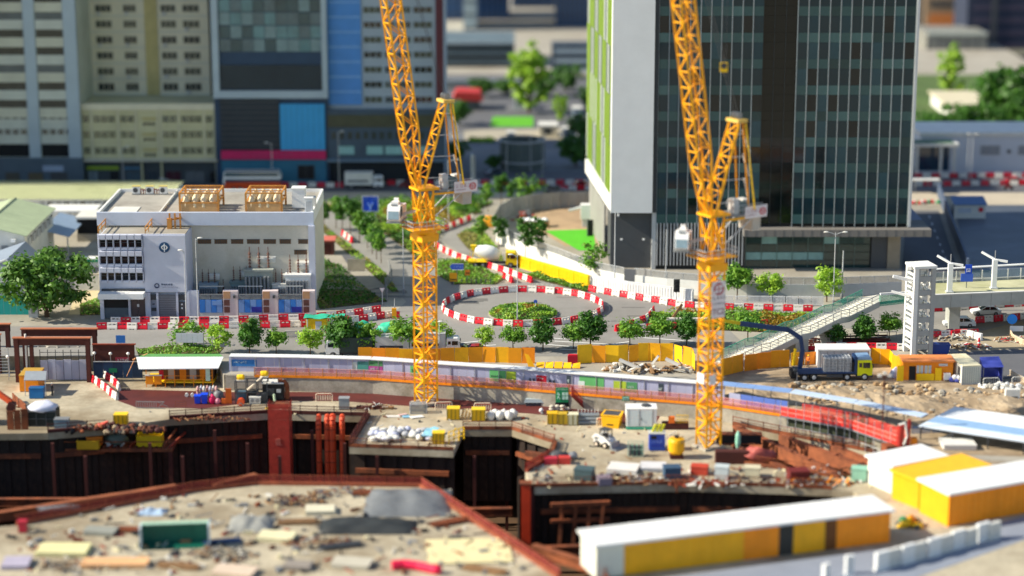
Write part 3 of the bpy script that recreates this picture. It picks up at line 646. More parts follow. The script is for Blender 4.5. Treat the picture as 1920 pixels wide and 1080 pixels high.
for x, y, k, s, lb in [(915,398,'slender_mid',1.0,'bushy tree by the bend of the curved road'),(940,384,'slender',1.1,'dark tree behind the curved grey screen'),(990,374,'bush',1.9,'wide low tree behind the grey screen near parked cars'),
 (960,388,'slender',.9,'smaller dark tree against the curved grey screen'),(905,462,'slender_mid',1.0,'tree beside the white mixer truck drum'),(935,470,'slender',1.1,'dark tree over the cab of the yellow mixer truck'),(985,492,'slender',1.25,'dark spiky tree in front of the grey mesh fence'),(1008,484,'slender',1.15,'dark tree above the yellow water barriers'),
 (1112,527,'open',1.15,'sparse open tree before the white retaining wall corner'),(1382,562,'street_mid',1.35,'tree beside the TC2 board against the white wall'),(1443,566,'street_light',1.2,'light crowned tree in front of the white picket barrier'),(1550,566,'open_light',1.3,'tree with bright top and dark base beside the tall double lamp')]:
 tree(k, x, y, lb, s, 'young trees around the tower and curved road')
tree('large', 88, 594, 'large spreading tree in front of the green roofed sheds', .98, None, 'broad_tree')
tree('far_bright', 992, 212, 'tall bright green tree in the gap between towers', 1.0, None, 'far_tree')
for x, y, k, s, lb in [(1782,185,'far_bright',.75,'round bright green tree before the grey warehouse'),(1890,248,'far_dark',1.3,'large dark tree at the top right corner'),(1735,255,'far_dark',.55,'dark tree just beside the glass tower edge'),
 (1760,262,'far_dark',.6,'dark low tree over the flat entrance roof'),(1800,262,'far_dark',.7,'dark tree above the middle of the white depot'),(1850,262,'far_dark',.7,'dark tree above the depot windows'),(1930,262,'far_dark',.8,'dark tree leaving the frame beyond the depot'),
 (1080,312,'far_dark',.62,'dark tree between the round enclosure and finned tower'),(925,318,'far_dark',.3,'small dark shrub beside the round enclosure'),(860,235,'far_dark',.5,'dark tree behind the red canopy kiosk'),(1050,228,'far_bright',.35,'pale green tree beside the cream far cabin'),(1105,205,'far_dark',.5,'dim tree low against the finned tower'),(1020,182,'far_dark',.55,'dark tree just behind the tall bright green one'),(1062,172,'far_dark',.6,'dim round tree before the slate block with hanging plants'),(905,182,'far_dark',.45,'dark tree by the pale garden wall'),(945,178,'far_dark',.4,'small dim tree on the near side of the pale garden wall'),(1090,262,'far_dark',.5,'dark tree between light blue equipment box and finned tower'),(858,300,'far_dark',.35,'dark shrub next to the dark podium canopy')]:
 tree(k, x, y, lb, s, None, 'far_tree')
# ground cover: clumpy leafy sheets
def inside(p, poly):
 c = False; n = len(poly)
 for i in range(n):
  a, b = poly[i], poly[(i+1) % n]
  if (a[1] > p[1]) != (b[1] > p[1]) and p[0] < (b[0]-a[0])*(p[1]-a[1])/(b[1]-a[1])+a[0]: c = not c
 return c
def cover(name, pts, mats, n, h=.8, leaf=.2, seed=1, z=0, kind='shrubs'):
 poly = [P(x, y, z) for x, y in pts]; r = random.Random(seed); m = MB(); vs, fs, mi = [], [], []
 x0, x1 = min(p.x for p in poly), max(p.x for p in poly); y0, y1 = min(p.y for p in poly), max(p.y for p in poly)
 c = 0; tries = 0
 while c < n and tries < n*12:
  tries += 1
  q = (r.uniform(x0,x1), r.uniform(y0,y1))
  if not inside(q, poly): continue
  c += 1
  v = noise.noise(Vector((q[0]*.35, q[1]*.22, seed))); k = noise.noise(Vector((q[0]*.13, q[1]*.1, seed+9.3)))
  top = h*max(.15, .65+v*1.1); zz = z + top*(r.random()**.5)
  nn = Vector((r.uniform(-1,1), r.uniform(-1,1), r.uniform(.2,1.3))).normalized(); a = nn.orthogonal().normalized(); a = Matrix.Rotation(r.uniform(0,6.28),3,nn) @ a; b = nn.cross(a)
  s1 = leaf*r.uniform(.6,1.4); s2 = s1*.6; p = Vector((q[0],q[1],zz)); i = len(vs)
  vs += [p-a*s1, p+b*s2, p+a*s1, p-b*s2]; fs.append((i,i+1,i+2,i+3))
  mi.append(min(len(mats)-1, max(0, int((k*1.8+.5)*len(mats)))))
 for f_, k in zip(fs, mi): m.f.append(list(f_)); m.m.append(k)
 m.v = [tuple(v) for v in vs]
 o = S(name, m, mats, 'stuff'); return o
leafo = LEAF('leaf amber','#a8741c','#7f8a22'); leafs = [leaf2, leaf1, leaf3]
grassd = LEAF('dry grass','#7d8a3a','#a39a52')
dirtp = M('planting soil','#5a5030',.95,.3,.5,world=True)
bed_n = [0]
def bed(pts, mats, n, h, leaf, seed, name='shrub_bed'):
 sheet('planting_bed', pts, .07, dirtp); cover(name, pts, mats, n, h, leaf, seed)
bed([(600,384),(690,386),(885,384),(905,398),(860,412),(832,428),(818,452),(815,488),(785,492),(776,478),(722,440),(660,402)], [leaf2,leaf1,leaf3,leaf3,leafo], 6500, 1.1, .26, 1)
bed([(820,492),(868,484),(945,524),(930,534),(852,534),(818,516)], [leaf1,leaf3,leaf3,leafo], 2600, .7, .2, 2)
bed([(856,440),(880,428),(905,430),(930,462),(945,490),(925,496),(878,468),(864,452)], [leaf3,leaf1,grassd], 1800, .5, .2, 3)
bed([(962,508),(1008,516),(1104,541),(1098,549),(1020,528),(970,518)], [leaf1,leaf3,leafo], 1500, .8, .2, 4)
bed([(1222,588),(1330,583),(1500,588),(1545,600),(1480,625),(1300,618),(1215,607)], [leaf2,leaf1,leaf1,leaf3,leafo], 4200, 1.2, .24, 5)
bed([(585,418),(600,417),(722,512),(748,548),(735,548),(690,508)], [grassd,leaf1,leaf3], 1500, .4, .18, 6, 'verge_grass')
bed([(592,480),(640,500),(690,545),(725,566),(600,580),(592,560)], [leaf2,grassd,leaf1,leaf2], 2600, .7, .22, 7, 'weeds')
bed([(255,655),(330,648),(420,652),(410,664),(260,668)], [leaf1,leaf3,leafo], 1100, .6, .18, 8)
bed([(705,640),(840,632),(850,648),(720,655)], [leaf2,leaf1], 1200, .8, .18, 9)
bed([(150,570),(185,560),(190,590),(150,592)], [leaf2,grassd,leaf1], 500, .5, .18, 12, 'weeds')
bed([(880,268),(925,268),(925,262),(880,262)], [leaf3,leaf2], 500, .8, .4, 13)
bed([(620,392),(660,380),(880,374),(925,382),(900,392),(700,392)], [leaf2,leaf1], 2000, 1.5, .3, 14, 'hedge')
# roundabout island mound
t = T('island_planting', 'flowered green mound in the middle of the roundabout', 'planting', P(981,589))
k = mpp(981,589); a_, b_ = 66*k, 66*k
r = random.Random(5); vs, fs, mi = [], [], []; m = MB()
m.lathe([(0,-.02),(a_*1.0,0),(a_,.14),(a_*.985,.16),(0,.18)], (0,0,0), 32); m.o('kerb_ring', concrete, t)
MB().lathe([(0,.1),(a_*.96,.17),(a_*.8,.45),(a_*.5,.85),(.01,1.05)], (0,0,0), 32).o('soil_mound', dirtp, t)
for i in range(3400):
 q = math.sqrt(r.random())*a_*.97; an = r.uniform(0,6.28); rr_ = q/a_
 zz = 1.0*(1-rr_**1.8)+.15 + (.35*noise.noise(Vector((math.cos(an)*q*.8, math.sin(an)*q*.8, 3)))+.25)*r.random()
 p = Vector((q*math.cos(an), q*math.sin(an), zz)); nn = Vector((r.uniform(-1,1),r.uniform(-1,1),r.uniform(.2,1.3))).normalized(); A = nn.orthogonal().normalized(); A = Matrix.Rotation(r.uniform(0,6.28),3,nn) @ A; B = nn.cross(A)
 s1 = .18*r.uniform(.6,1.4); j = len(vs); vs += [p-A*s1,p+B*s1*.6,p+A*s1,p-B*s1*.6]; m.f
 fs.append((j,j+1,j+2,j+3)); kk = noise.noise(p*.45+Vector((5,0,0)))
 mi.append(3 if kk > .22 and rr_ < .85 else (2 if kk > 0 else (1 if kk > -.25 else 0)))
m = MB(); m.v = [tuple(v) for v in vs]; m.f = [list(x) for x in fs]; m.m = mi
o = m.o('plants', [leaf2,leaf1,leaf3,leafo], t); o['kind'] = 'stuff'
# ---------------------------------------------------------------- substation, sheds, yard on the left
bw = M('substation white','#c4c8d6',.65,.07,.3, second='#b4b7c2', amt=.33); cream = M('substation cream','#cfcabb',.7,.1,.25, second='#bdb59f', amt=.4)
YS = PY(598); t = T('substation', 'white and cream substation with round dark blue emblem and blue gated bays', 'building', P(385,598)); f = FA(YS, 520, t); sub = t
yw = PY(575)                                   # cream main wall stands further back than the white front block
f2 = FA(yw, 480, t); ybk = yw + 18.5
zr = f2.z(420); zq = f2.z(397)-.5
# white front block with windows and emblem
zt = f.z(442)
def wallp(nm, x0, y0, x1, y1, mat, out=0, back=.4): return f.part(nm, x0, y0, x1, y1, mat, out, back)
m = MB(); m.b2(f.x(186), f.x(348), YS+.4, yw, 0, zt-.3); m.o('front_block', bw, t, True)
wallp('blank_wall', 272, 441, 350, 547, bw, .25, .4)
wallp('window_wall', 186, 441, 271.5, 547, bw, 0, .4)
MB().b2(f.x(186), f.x(350), YS-.1, YS+.25, zt, zt+.25).o('parapet', bw, t, True)
MB().b2(f.x(189), f.x(346), YS+.4, yw-.1, zt-.28, zt-.2).o('roof', concrete, t, True)
for r_, y0 in enumerate((449,480,511)):
 for c in range(6):
  x0 = 190.5+c*13.4; f.part('window_pane', x0, y0+1, x0+10.4, y0+14, glass, .03, .05); f.part('window_rail', x0, y0+5, x0+10.4, y0+6, dgrey, .07, .02)
  f.part('hood', x0-.8, y0-10, x0+11.3, y0-2, bw, .75, .0); f.part('sill_panel', x0-.5, y0+14.5, x0+11, y0+19, bw, .3, .0)
 for c in range(7): f.part('window_fin', 188+c*13.5, y0-2, 189.6+c*13.5, y0+15, bw, .45, .0)
f.part('canopy', 187, 545, 272, 555, white, 2.2, .0)
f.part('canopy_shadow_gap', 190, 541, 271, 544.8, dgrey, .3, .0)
# ground floor: bays and doors
f.part('open_bay', 193, 556, 239, 594, black, .02, .05); f.part('bay_shutter', 193, 577, 239, 596, M('slate shutter','#56626c',.6,.1,2), .06, .03)
for x0, x1 in ((186,193),(239,243),(271,281),(292,296),(329,333),(346,354)): f.part('pier', x0, 548, x1, 598, bw, .3, .0)
for x0, x1, mt in ((244.5,257),(257.5,270)) and ((244.5,257,dgrey),(257.6,270,dgrey)): f.part('door', x0, 560, x1, 597, M('brown steel door','#5a4b4a',.5,.1), .08, .0)
f.part('door_notice', 255, 570, 259, 575, white, .12, .0)
f.part('roller_shutter', 296.5, 552, 328.5, 597, M('grey shutter','#7d7f86',.5,.1), .1, .0)
for k in range(10): f.part('shutter_slat', 297, 554+k*4.3, 328, 554.6+k*4.3, dgrey, .13, .0)
f.part('vent', 281.5, 552, 291.5, 562, dgrey, .1, .0); f.part('vent', 333.5, 552, 345.5, 562, dgrey, .1, .0)
f.part('door', 334, 566, 345, 597, M('dark door','#4b4e52',.5,.1), .1, .0); f.part('door_notice', 338, 569, 341, 572, white, .14, .0); f.part('door_notice', 338, 576, 341, 579, white, .14, .0)
f.part('wall_notice', 284, 569, 288, 571, dgrey, .1, .0); f.part('low_panel', 282, 577, 291, 583, dgrey, .08, .0)
# emblem: dark disc, white symbol
ex, ez = f.x(311), f.z(463); kk = f.x(312)-f.x(311); Rr = 10*kk; ye = YS-.25
em = MB().lathe([(0,-.12),(Rr,-.12),(Rr,0),(0,0)], (ex,ye,ez), 32, axis='y').o('emblem_disc', M('emblem blue','#1f4a70',.5,.08), t, True)
m = MB();
for sgn in (-1, 1):
 n = 12
 for i in range(n):
  a0, a1 = sgn*math.pi*(.04+.92*i/n), sgn*math.pi*(.04+.92*(i+1)/n)
  p = []
  for a, rr_ in ((a0,4.2),(a1,4.2),(a1,6.2),(a0,6.2)): p.append((ex+(math.sin(a)*rr_*.95)*kk, ez+math.cos(a)*rr_*.72*kk))
  m.add([(q[0],ye-.16,q[1]) for q in p]+[(q[0],ye-.121,q[1]) for q in p], [(0,1,2,3),(7,6,5,4),(0,4,5,1),(1,5,6,2),(2,6,7,3),(3,7,4,0)])
m.b2(ex-1.0*kk, ex+1.0*kk, ye-.17, ye-.121, ez-8.5*kk, ez+7*kk)
m.o('emblem_mark', white, t, True)
lx, lz = f.x(294), f.z(535)
m = MB(); n = 20
for i in range(n):
 a0, a1 = 2*math.pi*i/n, 2*math.pi*(i+1)/n
 m.bar((lx+4*kk*math.cos(a0),ye-.03,lz+4*kk*math.sin(a0)),(lx+4*kk*math.cos(a1),ye-.03,lz+4*kk*math.sin(a1)),.12)
m.poly([(lx-3.4*kk,ye-.04,lz-1*kk),(lx,ye-.04,lz-4.6*kk),(lx+3.4*kk,ye-.04,lz-1*kk),(lx,ye-.04,lz-2.6*kk)])
m.o('small_emblem', M('sign navy','#23335c',.5,.05), t, True)
glyphs(MB(), f.x(302.5), f.z(534.5), 3.6*kk, 5, ye, 9, .2, 9).o('lettering', M('sign navy',''), t, True)
glyphs(MB(), f.x(302.5), f.z(538.5), 2.0*kk, 16, ye, 11, .3, 3, .75).o('lettering', M('sign navy',''), t, True)
# main block: cream wall, blue grey fascia, roof
MB().b2(f2.x(188), f2.x(588), yw, ybk, 0, zr).o('main_block', cream, t, True)
MB().b2(f2.x(186), f2.x(590), yw-.6, yw-.02, zr-.1, f2.z(397)).o('fascia', M('fascia blue white','#c3ccdc',.6,.07,.3,second='#aeb7c5',amt=.36), t, True)
zrf = f2.z(397)
MB().b2(f2.x(186), f2.x(186)+.35, yw-.01, ybk, zr, zrf).o('parapet', white, t, True); MB().b2(f2.x(588)-.3, f2.x(588)+.05, yw-.01, ybk, zr, zrf).o('parapet', white, t, True)
MB().b2(f2.x(186), f2.x(588), ybk+.01, ybk+.3, zr, zrf).o('parapet', white, t, True)
MB().b2(f2.x(187), f2.x(587.5), yw+.01, ybk, zr+.01, zq).o('roof', M('roof screed','#a09c93',.85,.15,.3,second='#8a857c',amt=.45), t, True)
MB().b2(f2.x(300), f2.x(303), yw+.2, ybk-.2, zq+.01, zrf-.1).o('roof_kerb', whited, t, True)
MB().b2(f2.x(205), f2.x(255), yw+1, yw+6, zq+.01, zq+.1).o('roof_sheet', whited, t, True)
MB().b2(f2.x(580), f2.x(592), yw-1.0, yw-.02, 0, zr-.12).o('end_pilaster', bw, t, True)
vent = M('brown louvre','#6b5138',.7,.15,1)
for x0, x1, y0 in ((372,397,449),(403,427,449),(434,457,449),(464,488,449),(495,518,449),(525,546,449),(560,578,449),(552,576,469)):
 w_ = f2.part('vent_grille', x0, y0, x1, y0+8, vent, .06, .0); f2.part('vent_frame', x0-.6, y0-.7, x1+.6, y0, dgrey, .12, .0)
 for k in range(1, 6): f2.part('vent_bar', x0+(x1-x0)*k/6-.4, y0, x0+(x1-x0)*k/6+.4, y0+8, dgrey, .09, .0)
# left-hand tan railings and step on the lower roof
for x in (186, 274):
 m = MB(); X = f.x(x)
 for k in range(4): m.bar((X, YS+.8+k*3, zt-.2), (X, YS+.8+k*3, zt+1.2), .12)
 for h in (.5, 1.15): m.bar((X, YS+.8, zt+h), (X, yw-.3, zt+h), .12)
 m.o('railing', tan, t, True)
m = MB(); X = f.x(310)
for k in range(3): m.bar((X+k*.8, yw-1.6, zt-.2), (X+k*.8, yw-1.6, zt+2.2), .25); m.bar((X+k*.8, yw-1.6, zt+1.2+k*.3), (X+1.6, yw-.6, zt+1.2), .2)
m.b2(X-.4, X+.3, yw-1.9, yw-1.2, zt-.2, zt+1.4); m.o('pipe_frame', tan, t, True)
# yard wall with blue gates in front of transformers
yg = YS - .2; f3 = FA(yg, 565, t)
gm = [M('gate blue','#2f74c4',.5,.1,.5), M('gate pale blue','#6d92c8',.5,.08,.5), M('gate deep blue','#27309a',.5,.1,.5)]
f3.part('yard_wall', 352, 545, 373, 596, bw, .0, .5)
for gi, (x0, x1) in enumerate(((374,417),(447,491),(522,566))):
 for k in range(4):
  a = x0+(x1-x0)*k/4; f3.part('gate_leaf', a+.3, 562, a+(x1-x0)/4-.3, 586, gm[(k+gi) % 2], .05, .1)
 f3.part('gate_sign', x0+(x1-x0)*.55, 575 if gi else 564, x1-1, 585 if gi else 572, gm[2 if gi else 1], .09, .0); f3.part('gate_plinth', x0, 586.5, x1, 596, lgrey, .0, .3)
 for k in range(2): f3.part('mesh_panel', x0+(x1-x0)*k/2+.5, 553, x0+(x1-x0)*(k+1)/2-.5, 561, dknet if 0 else greyn, .0, .05);
 f3.part('top_rail', x0, 551.5, x1, 552.6, grey, .05, .1)
for x0, x1 in ((418,446),(492,521),(567,590)):
 f3.part('bay_pier', x0, 546, x1, 596, M('pink white render','#cfc0c0',.7,.08,.5), .0, 1.2); f3.part('pier_front', x0+1, 546.5, x0+14, 560, M('buff render','#b58a66',.7,.1,.5), .06, .0)
 for y0 in (562,575): f3.part('brown_door', x0+2, y0, x0+12.5, y0+11, M('brown door','#5f3b36',.6,.1), .07, .0)
 if x0 < 560: f3.part('wall_lamp', x0+20, 553, x0+24, 558, dgrey, .5, .0)
for x0 in (374, 447, 522): MB().bar((f3.x(x0-2), yg+1.5, f3.z(541)), (f3.x(x0+44), yg+1.5, f3.z(541)), .12).o('bus_rail', lgrey, t, True)
# transformers and yard gear: each a thing
def transformer(px, py, lb, s=1.0, tank=lgrey, n=3):
 t = T('transformer', lb, 'transformer', P(px, py), 0, 'transformers in the substation yard'); t.scale = (s*1.1,s,s*1.75)
 m = MB().b2(-1.5,1.5,-1,1,.3,2.6); m.b2(-1.6,1.6,-1.1,1.1,2.62,2.75); m.o('tank', tank, t)
 for k in range(7): MB().b2(-1.4+k*.4,-1.2+k*.4,-1.6,-1.02,.6,2.3).o('radiator_fin', grey, t)
 for k in range(n):
  x = -1+k*1.0; m = MB()
  for j in range(5): m.lathe([(.06,2.76+j*.22),(.16,2.8+j*.22),(.06,2.96+j*.22)], (x,0,0), 8)
  m.tube((x,0,3.8),(x,0,4.2),.04); m.o('bushing', M('bushing brown','#6d4a3c',.4,.1), t)
 MB().tube((-.2,.5,3.3),(1.8,.5,3.3),.35,None,10).o('conservator', whited, t)
 MB().b2(-1.4,1.4,-.8,.8,0,.29).o('plinth', concrete, t)
transformer(393, 578, 'low transformer with pale box top, nearest the blank white block', .85, M('pale blue grey','#8fa3b0',.5,.1))
transformer(452, 577, 'green grey transformer behind the second blue gate', .9, M('green grey','#6d8486',.5,.12))
transformer(488, 576, 'tallest transformer with grey tank at the middle of the yard', 1.3, M('warm grey','#9ea39a',.5,.12))
transformer(530, 578, 'white finned transformer behind the third blue gate', .85, whited)
transformer(561, 577, 'white pipework transformer nearest the corner pilaster', 1.15, white, 4)
for x, y, lb in ((420,578,'beside the dark steel frame'),(437,579,'next to the second bay pier'),(512,578,'between the tallest and the white finned transformers')):
 t = T('switch_mast', 'dark red post insulator stack '+lb, 'switchgear', P(x,y), 0, 'post insulators in the yard'); m = MB()
 m.b2(-.3,.3,-.3,.3,0,.5); m.o('footing', dkrust, t); m = MB()
 for j in range(9): m.lathe([(.08,.5+j*.35),(.26-.012*j,.58+j*.35),(.08,.84+j*.35)], (0,0,0), 8)
 m.tube((0,0,3.6),(0,0,4.6),.05); m.o('insulator', dkrust, t)
for x0, x1 in ((374,412),(415,445)):
 a, b = P(x0,580), P(x1,580); t = T('bus_frame', 'dark steel frame with pipes before the cream wall%s' % (' nearest the blank block' if x0 < 400 else ' beside the red insulators'), 'steel frame', a); L_ = b.x-a.x; m = MB()
 for k in range(4): m.bar((L_*k/3,0,0),(L_*k/3,0,2.6),.15)
 m.o('post', dkrust, t); MB().bar((0,0,2.6),(L_,0,2.6),.2).o('rail', dkrust, t); m = MB()
 for k in range(5): m.bar((L_*k/5,-.4,.2),(L_*(k+1)/5,-.4,2.3),.08)
 m.o('cable', black, t)
# rooftop: tanks in tan cages, condenser units, water tank
for i, (x0, x1) in enumerate(((337,409),(461,528))):
 a = P(x0, 393, zq+.01); xs = f2.x(x0); xe = f2.x(x1); L_ = xe-xs; D_ = 6.0
 t = T('tank_cage', 'tan steel cage of cream tanks on the substation roof, %s the condensers' % ('nearer' if i == 0 else 'farther from'), 'tank cage', (xs, yw+2.0, zq+.01), 0, 'rooftop tank cages'); m = MB()
 for x in (0, L_):
  for y in (0, D_): MB().bar((x,y,0),(x,y,3.0),.3).o('post', tan, t)
 for z in (1.5, 3.0):
  for y in (0, D_): MB().bar((0,y,z),(L_,y,z),.22).o('rail', tan, t)
  for x in (0, L_): MB().bar((x,0,z),(x,D_,z),.22).o('rail', tan, t)
 for y in (2, 4): MB().bar((0,y,3.0),(L_,y,3.0),.15).o('rail', tan, t)
 MB().b2(.2,L_-.2,-.05,.05,.1,1.4).o('front_panel', M('tan panel','#c39a68',.7,.12), t)
 for c in range(4):
  for r_ in range(3):
   w = (L_-.6)/4; m = MB().ball((.3+w*(c+.5), .9+r_*2.1, 1.2), (w*.48, 1.0, 1.55), .1, 10, 7, 0, c+r_*4); o = m.o('tank', M('cream tank','#d9c7a4',.5,.08), t, smooth=True)
for k in range(3):
 x = f2.x(225+k*26.5); t = T('condenser', 'white condenser unit on the roof parapet, %s' % ('at the corner','between the other two','nearest the tank cage')[k], 'air conditioner', (x, ybk-2.0, zq+.01), 0, 'condensers on the substation roof')
 m = MB().b2(-.6,.6,-.4,.4,.2,1.3); m.o('case', white, t); MB().lathe([(0,-.45),(.4,-.45),(.4,-.39),(0,-.39)], (-.1,0,.75), 14, axis='y').o('fan_grille', dgrey, t); MB().b2(-.7,.7,-.3,.3,0,.19).o('stand', grey, t); MB().b2(-.65,.65,-.45,.5,1.32,1.4).o('top', M('yellowed top','#cdbb6a',.6,.1), t)
for k in range(2):
 x = f2.x(238+k*26.5); t = T('pipe_manifold', 'small red pipe manifold between roof condensers, %s' % ('first' if k == 0 else 'second'), 'pipes', (x, ybk-1.8, zq+.01), 0, 'red pipes between condensers'); m = MB()
 for j in range(3): m.tube((-.4+j*.4,0,0),(-.4+j*.4,0,.9),.08);
 m.tube((-.5,0,.9),(.5,0,.6),.08); m.o('pipe', ored, t)
t = T('roof_tank', 'white box tank and hatch at the far roof corner', 'tank', (f2.x(557), yw+5, zq+.01)); MB().b2(-1,1,-1,1,.3,3.2).o('body', white, t); MB().b2(-1.1,1.1,-1.1,1.1,3.21,3.4).o('lid', white, t); MB().b2(1.2,2.6,-1,.6,.2,1.9).o('hatch', whited, t); MB().b2(-.9,.9,-.9,.9,0,.29).o('stand', grey, t)
t = T('roof_cabinet', 'white corner cabinet on the roof edge by the pilaster', 'cabinet', (f2.x(580), yw+1, zq+.01)); MB().b2(-.6,.6,-.5,.5,0,2.4).o('body', white, t); MB().b2(-.7,.7,-.6,.6,2.41,2.55).o('lid', white, t); MB().b2(-.4,.4,-.53,-.505,.4,2.0).o('door', lgrey, t)
# long corrugated shed
pale_y = M('pale yellow sheet','#c9cda0',.6,.08,.4,second='#b4b98a',amt=.4); pale_g = M('pale green sheet','#b1bf9c',.6,.1,.4, second='#98a888', amt=.38)
Y0 = PY(412); t = T('long_shed', 'long white shed under a pale yellow corrugated roof behind the substation', 'shed', P(150,412)); f = FA(Y0, 390, t)
xe = f.x(322); xs = f.x(-80); zw = f.z(374); zrd = F(0,348,Y0+9)[1]
MB().b2(xs, xe-.5, Y0, Y0+17, 0, zw).o('wall', white, t, True)
m = MB(); n = int((xe-xs)/.75); vs = []
for k in range(n):
 x = xs + k*(xe-xs)/n; w_ = (xe-xs)/n
 MBk = m
 for a, b, z_ in ((x, x+w_*.55, 0), (x+w_*.55, x+w_, .12)):
  m.add([(a,Y0-.6,zw+.1+z_),(b,Y0-.6,zw+.1+z_),(b,Y0+9,zrd+z_),(a,Y0+9,zrd+z_),(a,Y0+18,zw+.1+z_),(b,Y0+18,zw+.1+z_)], [(0,1,2,3),(3,2,5,4)])
  if z_: m.add([(a,Y0-.6,zw+.1),(a,Y0-.6,zw+.1+z_),(a,Y0+9,zrd+z_),(a,Y0+9,zrd),(b,Y0-.6,zw+.1),(b,Y0-.6,zw+.1+z_),(b,Y0+9,zrd+z_),(b,Y0+9,zrd)], [(0,1,2,3),(4,7,6,5)])
m.o('roof', pale_y, t, True)
MB().b2(xs, xe, Y0-.7, Y0-.62, zw-.1, zw+.12).o('gutter', whited, t, True)
for x in (90,121,151,178,195):
 f.part('window', x+.0, 378, x+9, 388, glass, .05); f.part('door', x-14, 376, x-6, 400, lgrey, .06); f.part('air_conditioner', x+12, 377, x+18, 381, whited, .6)
for k in range(8): f.part('pilaster', 95+k*15, 375, 96.5+k*15, 410, whited, .15)
t = T('walkway_canopy', 'flat white canopy roof in front of the long shed', 'canopy', P(150,425)); p0, p1 = P(95,418), P(192,418)
MB().b2(p0.x, p1.x, p0.y-6, p0.y, 3.2, 3.5).o('roof', white, t, True)
for x in (0,.5,1): MB().bar((p0.x+(p1.x-p0.x)*x*.96+.3, p0.y-5.5, 0), (p0.x+(p1.x-p0.x)*x*.96+.3, p0.y-5.5, 3.19), .2).o('post', lgrey, t, True)
# green gabled sheds at the left edge
Yg = PY(520); t = T('green_gabled_shed', 'shed with pale green pitched roof and white gable at the left edge', 'shed', P(20,520)); f = FA(Yg, 450, t)
xa_, xb_ = f.x(-105), f.x(46); xm = f.x(-28); ze, zp = f.z(440), f.z(424)
m = MB(); m.extr([(xa_,0),(xb_,0),(xb_,ze),(xm,zp),(xa_,ze)], Yg, Yg+22); m.o('wall', whited, t, True)
for (xA, zA, xB, zB) in ((xb_+.5, ze-.2, xm, zp+.15), (xa_-.5, ze-.2, xm, zp+.15)):
 for k in range(10):
  y0 = Yg-.5+k*2.3; MB().add([(xA,y0,zA),(xB,y0,zB),(xB,y0+2.26,zB),(xA,y0+2.26,zA),(xA,y0,zA+.12),(xB,y0,zB+.12),(xB,y0+2.26,zB+.12),(xA,y0+2.26,zA+.12)], [(3,2,1,0),(4,5,6,7),(0,1,5,4),(1,2,6,5),(2,3,7,6),(3,0,4,7)]).o('roof_sheet', pale_g, t, True)
MB().bar((xm,Yg-.6,zp+.2),(xm,Yg+22.6,zp+.2),.3).o('ridge', M('ridge grey','#6f7a66',.7,.1), t, True)
f.part('air_conditioner', 22, 447, 30, 453, white, .6); f.part('door', 2, 460, 14, 515, grey, .06)
for k in range(6): MB().b2(xb_-.01, xb_+.35, Yg+2+k*3.3, Yg+3.3+k*3.3, ze-2.2, ze-1.0).o('air_conditioner', lgrey, t, True)
for k in range(6): MB().b2(xb_-.01, xb_+.08, Yg+3.6+k*3.3, Yg+4.8+k*3.3, ze-2.4, ze-1.0).o('window', glass, t, True)
t = T('lean_to', 'blue grey lean-to roof beside the green gabled shed', 'shed', P(120,470)); p0 = P(88,470); p1 = P(138,470)
MB().add([(p0.x,p0.y-3,4.2),(p1.x,p0.y-3,3.0),(p1.x,p0.y+12,3.0),(p0.x,p0.y+12,4.2),(p0.x,p0.y-3,4.35),(p1.x,p0.y-3,3.15),(p1.x,p0.y+12,3.15),(p0.x,p0.y+12,4.35)],[(3,2,1,0),(4,5,6,7),(0,1,5,4),(1,2,6,5),(2,3,7,6),(3,0,4,7)]).o('roof', M('blue grey sheet','#93a9c4',.5,.08), t, True)
for x, y in ((p0.x+.4,p0.y-2.6),(p1.x-.4,p0.y-2.6),(p1.x-.4,p0.y+11)): MB().bar((x,y,0),(x,y,2.9),.2).o('post', lgrey, t, True)
# yard behind the tree
sheet('yard_paving', [(128,590),(186,590),(186,528),(150,528)], .03, M('pale yard paving','#b8ab8a',.9,.12,.2,world=True))
t = T('green_skip', 'white framed skip under a green cover in the shaded yard', 'skip', P(163,500)); MB().b2(-2.2,2.2,-1,1,.1,1.6).o('body', white, t); MB().b2(-2.0,2.1,-1.05,1.05,1.0,1.5).o('cover', M('emerald cover','#0f8f68',.5,.1), t); MB().b2(-2.3,-2.0,-1.1,1.1,0,1.8).o('end_frame', white, t)
t = T('yard_wall', 'grey yard wall between the large tree and substation', 'wall', P(165,540)); p0, p1 = P(140,545), P(186,545); MB().b2(p0.x,p1.x,p0.y,p0.y+.3,0,2.6).o('wall', lgrey, t, True); MB().b2(p0.x-.1,p1.x+.1,p0.y-.1,p0.y+.4,2.61,2.75).o('coping', concrete, t, True)
t = T('dark_garage', 'dark open garage with pale lintel beside the long shed', 'garage', P(165,450)); p0, p1 = P(146,452), P(186,452); MB().b2(p0.x,p1.x,p0.y,p0.y+6,0,4).o('wall', M('dark void',''), t, True); MB().b2(p0.x-.2,p1.x,p0.y-.4,p0.y+6.2,4.01,4.4).o('roof', whited, t, True); MB().b2(p0.x,p1.x,p0.y-.5,p0.y-.42,0,1.4).o('door_panel', concrete, t, True)
t = T('sign_shed', 'pale shed at the frame edge with two white sign boards', 'shed', P(6,560)); p0, p1 = P(-60,560), P(42,560)
m = MB(); m.extr([(p0.x,0),(p1.x,0),(p1.x,4.0),((p0.x+p1.x)/2+2,6.2),(p0.x,4.0)], p0.y, p0.y+14); m.o('wall', M('slate blue wall','#8390a0',.6,.08), t, True)
for z0, n_ in ((4.1,1),(2.6,2)):
 o = MB().b2(p1.x-6.3, p1.x-2.2, p0.y-.15, p0.y-.02, z0, z0+1.1).o('sign_board', white, t, True)
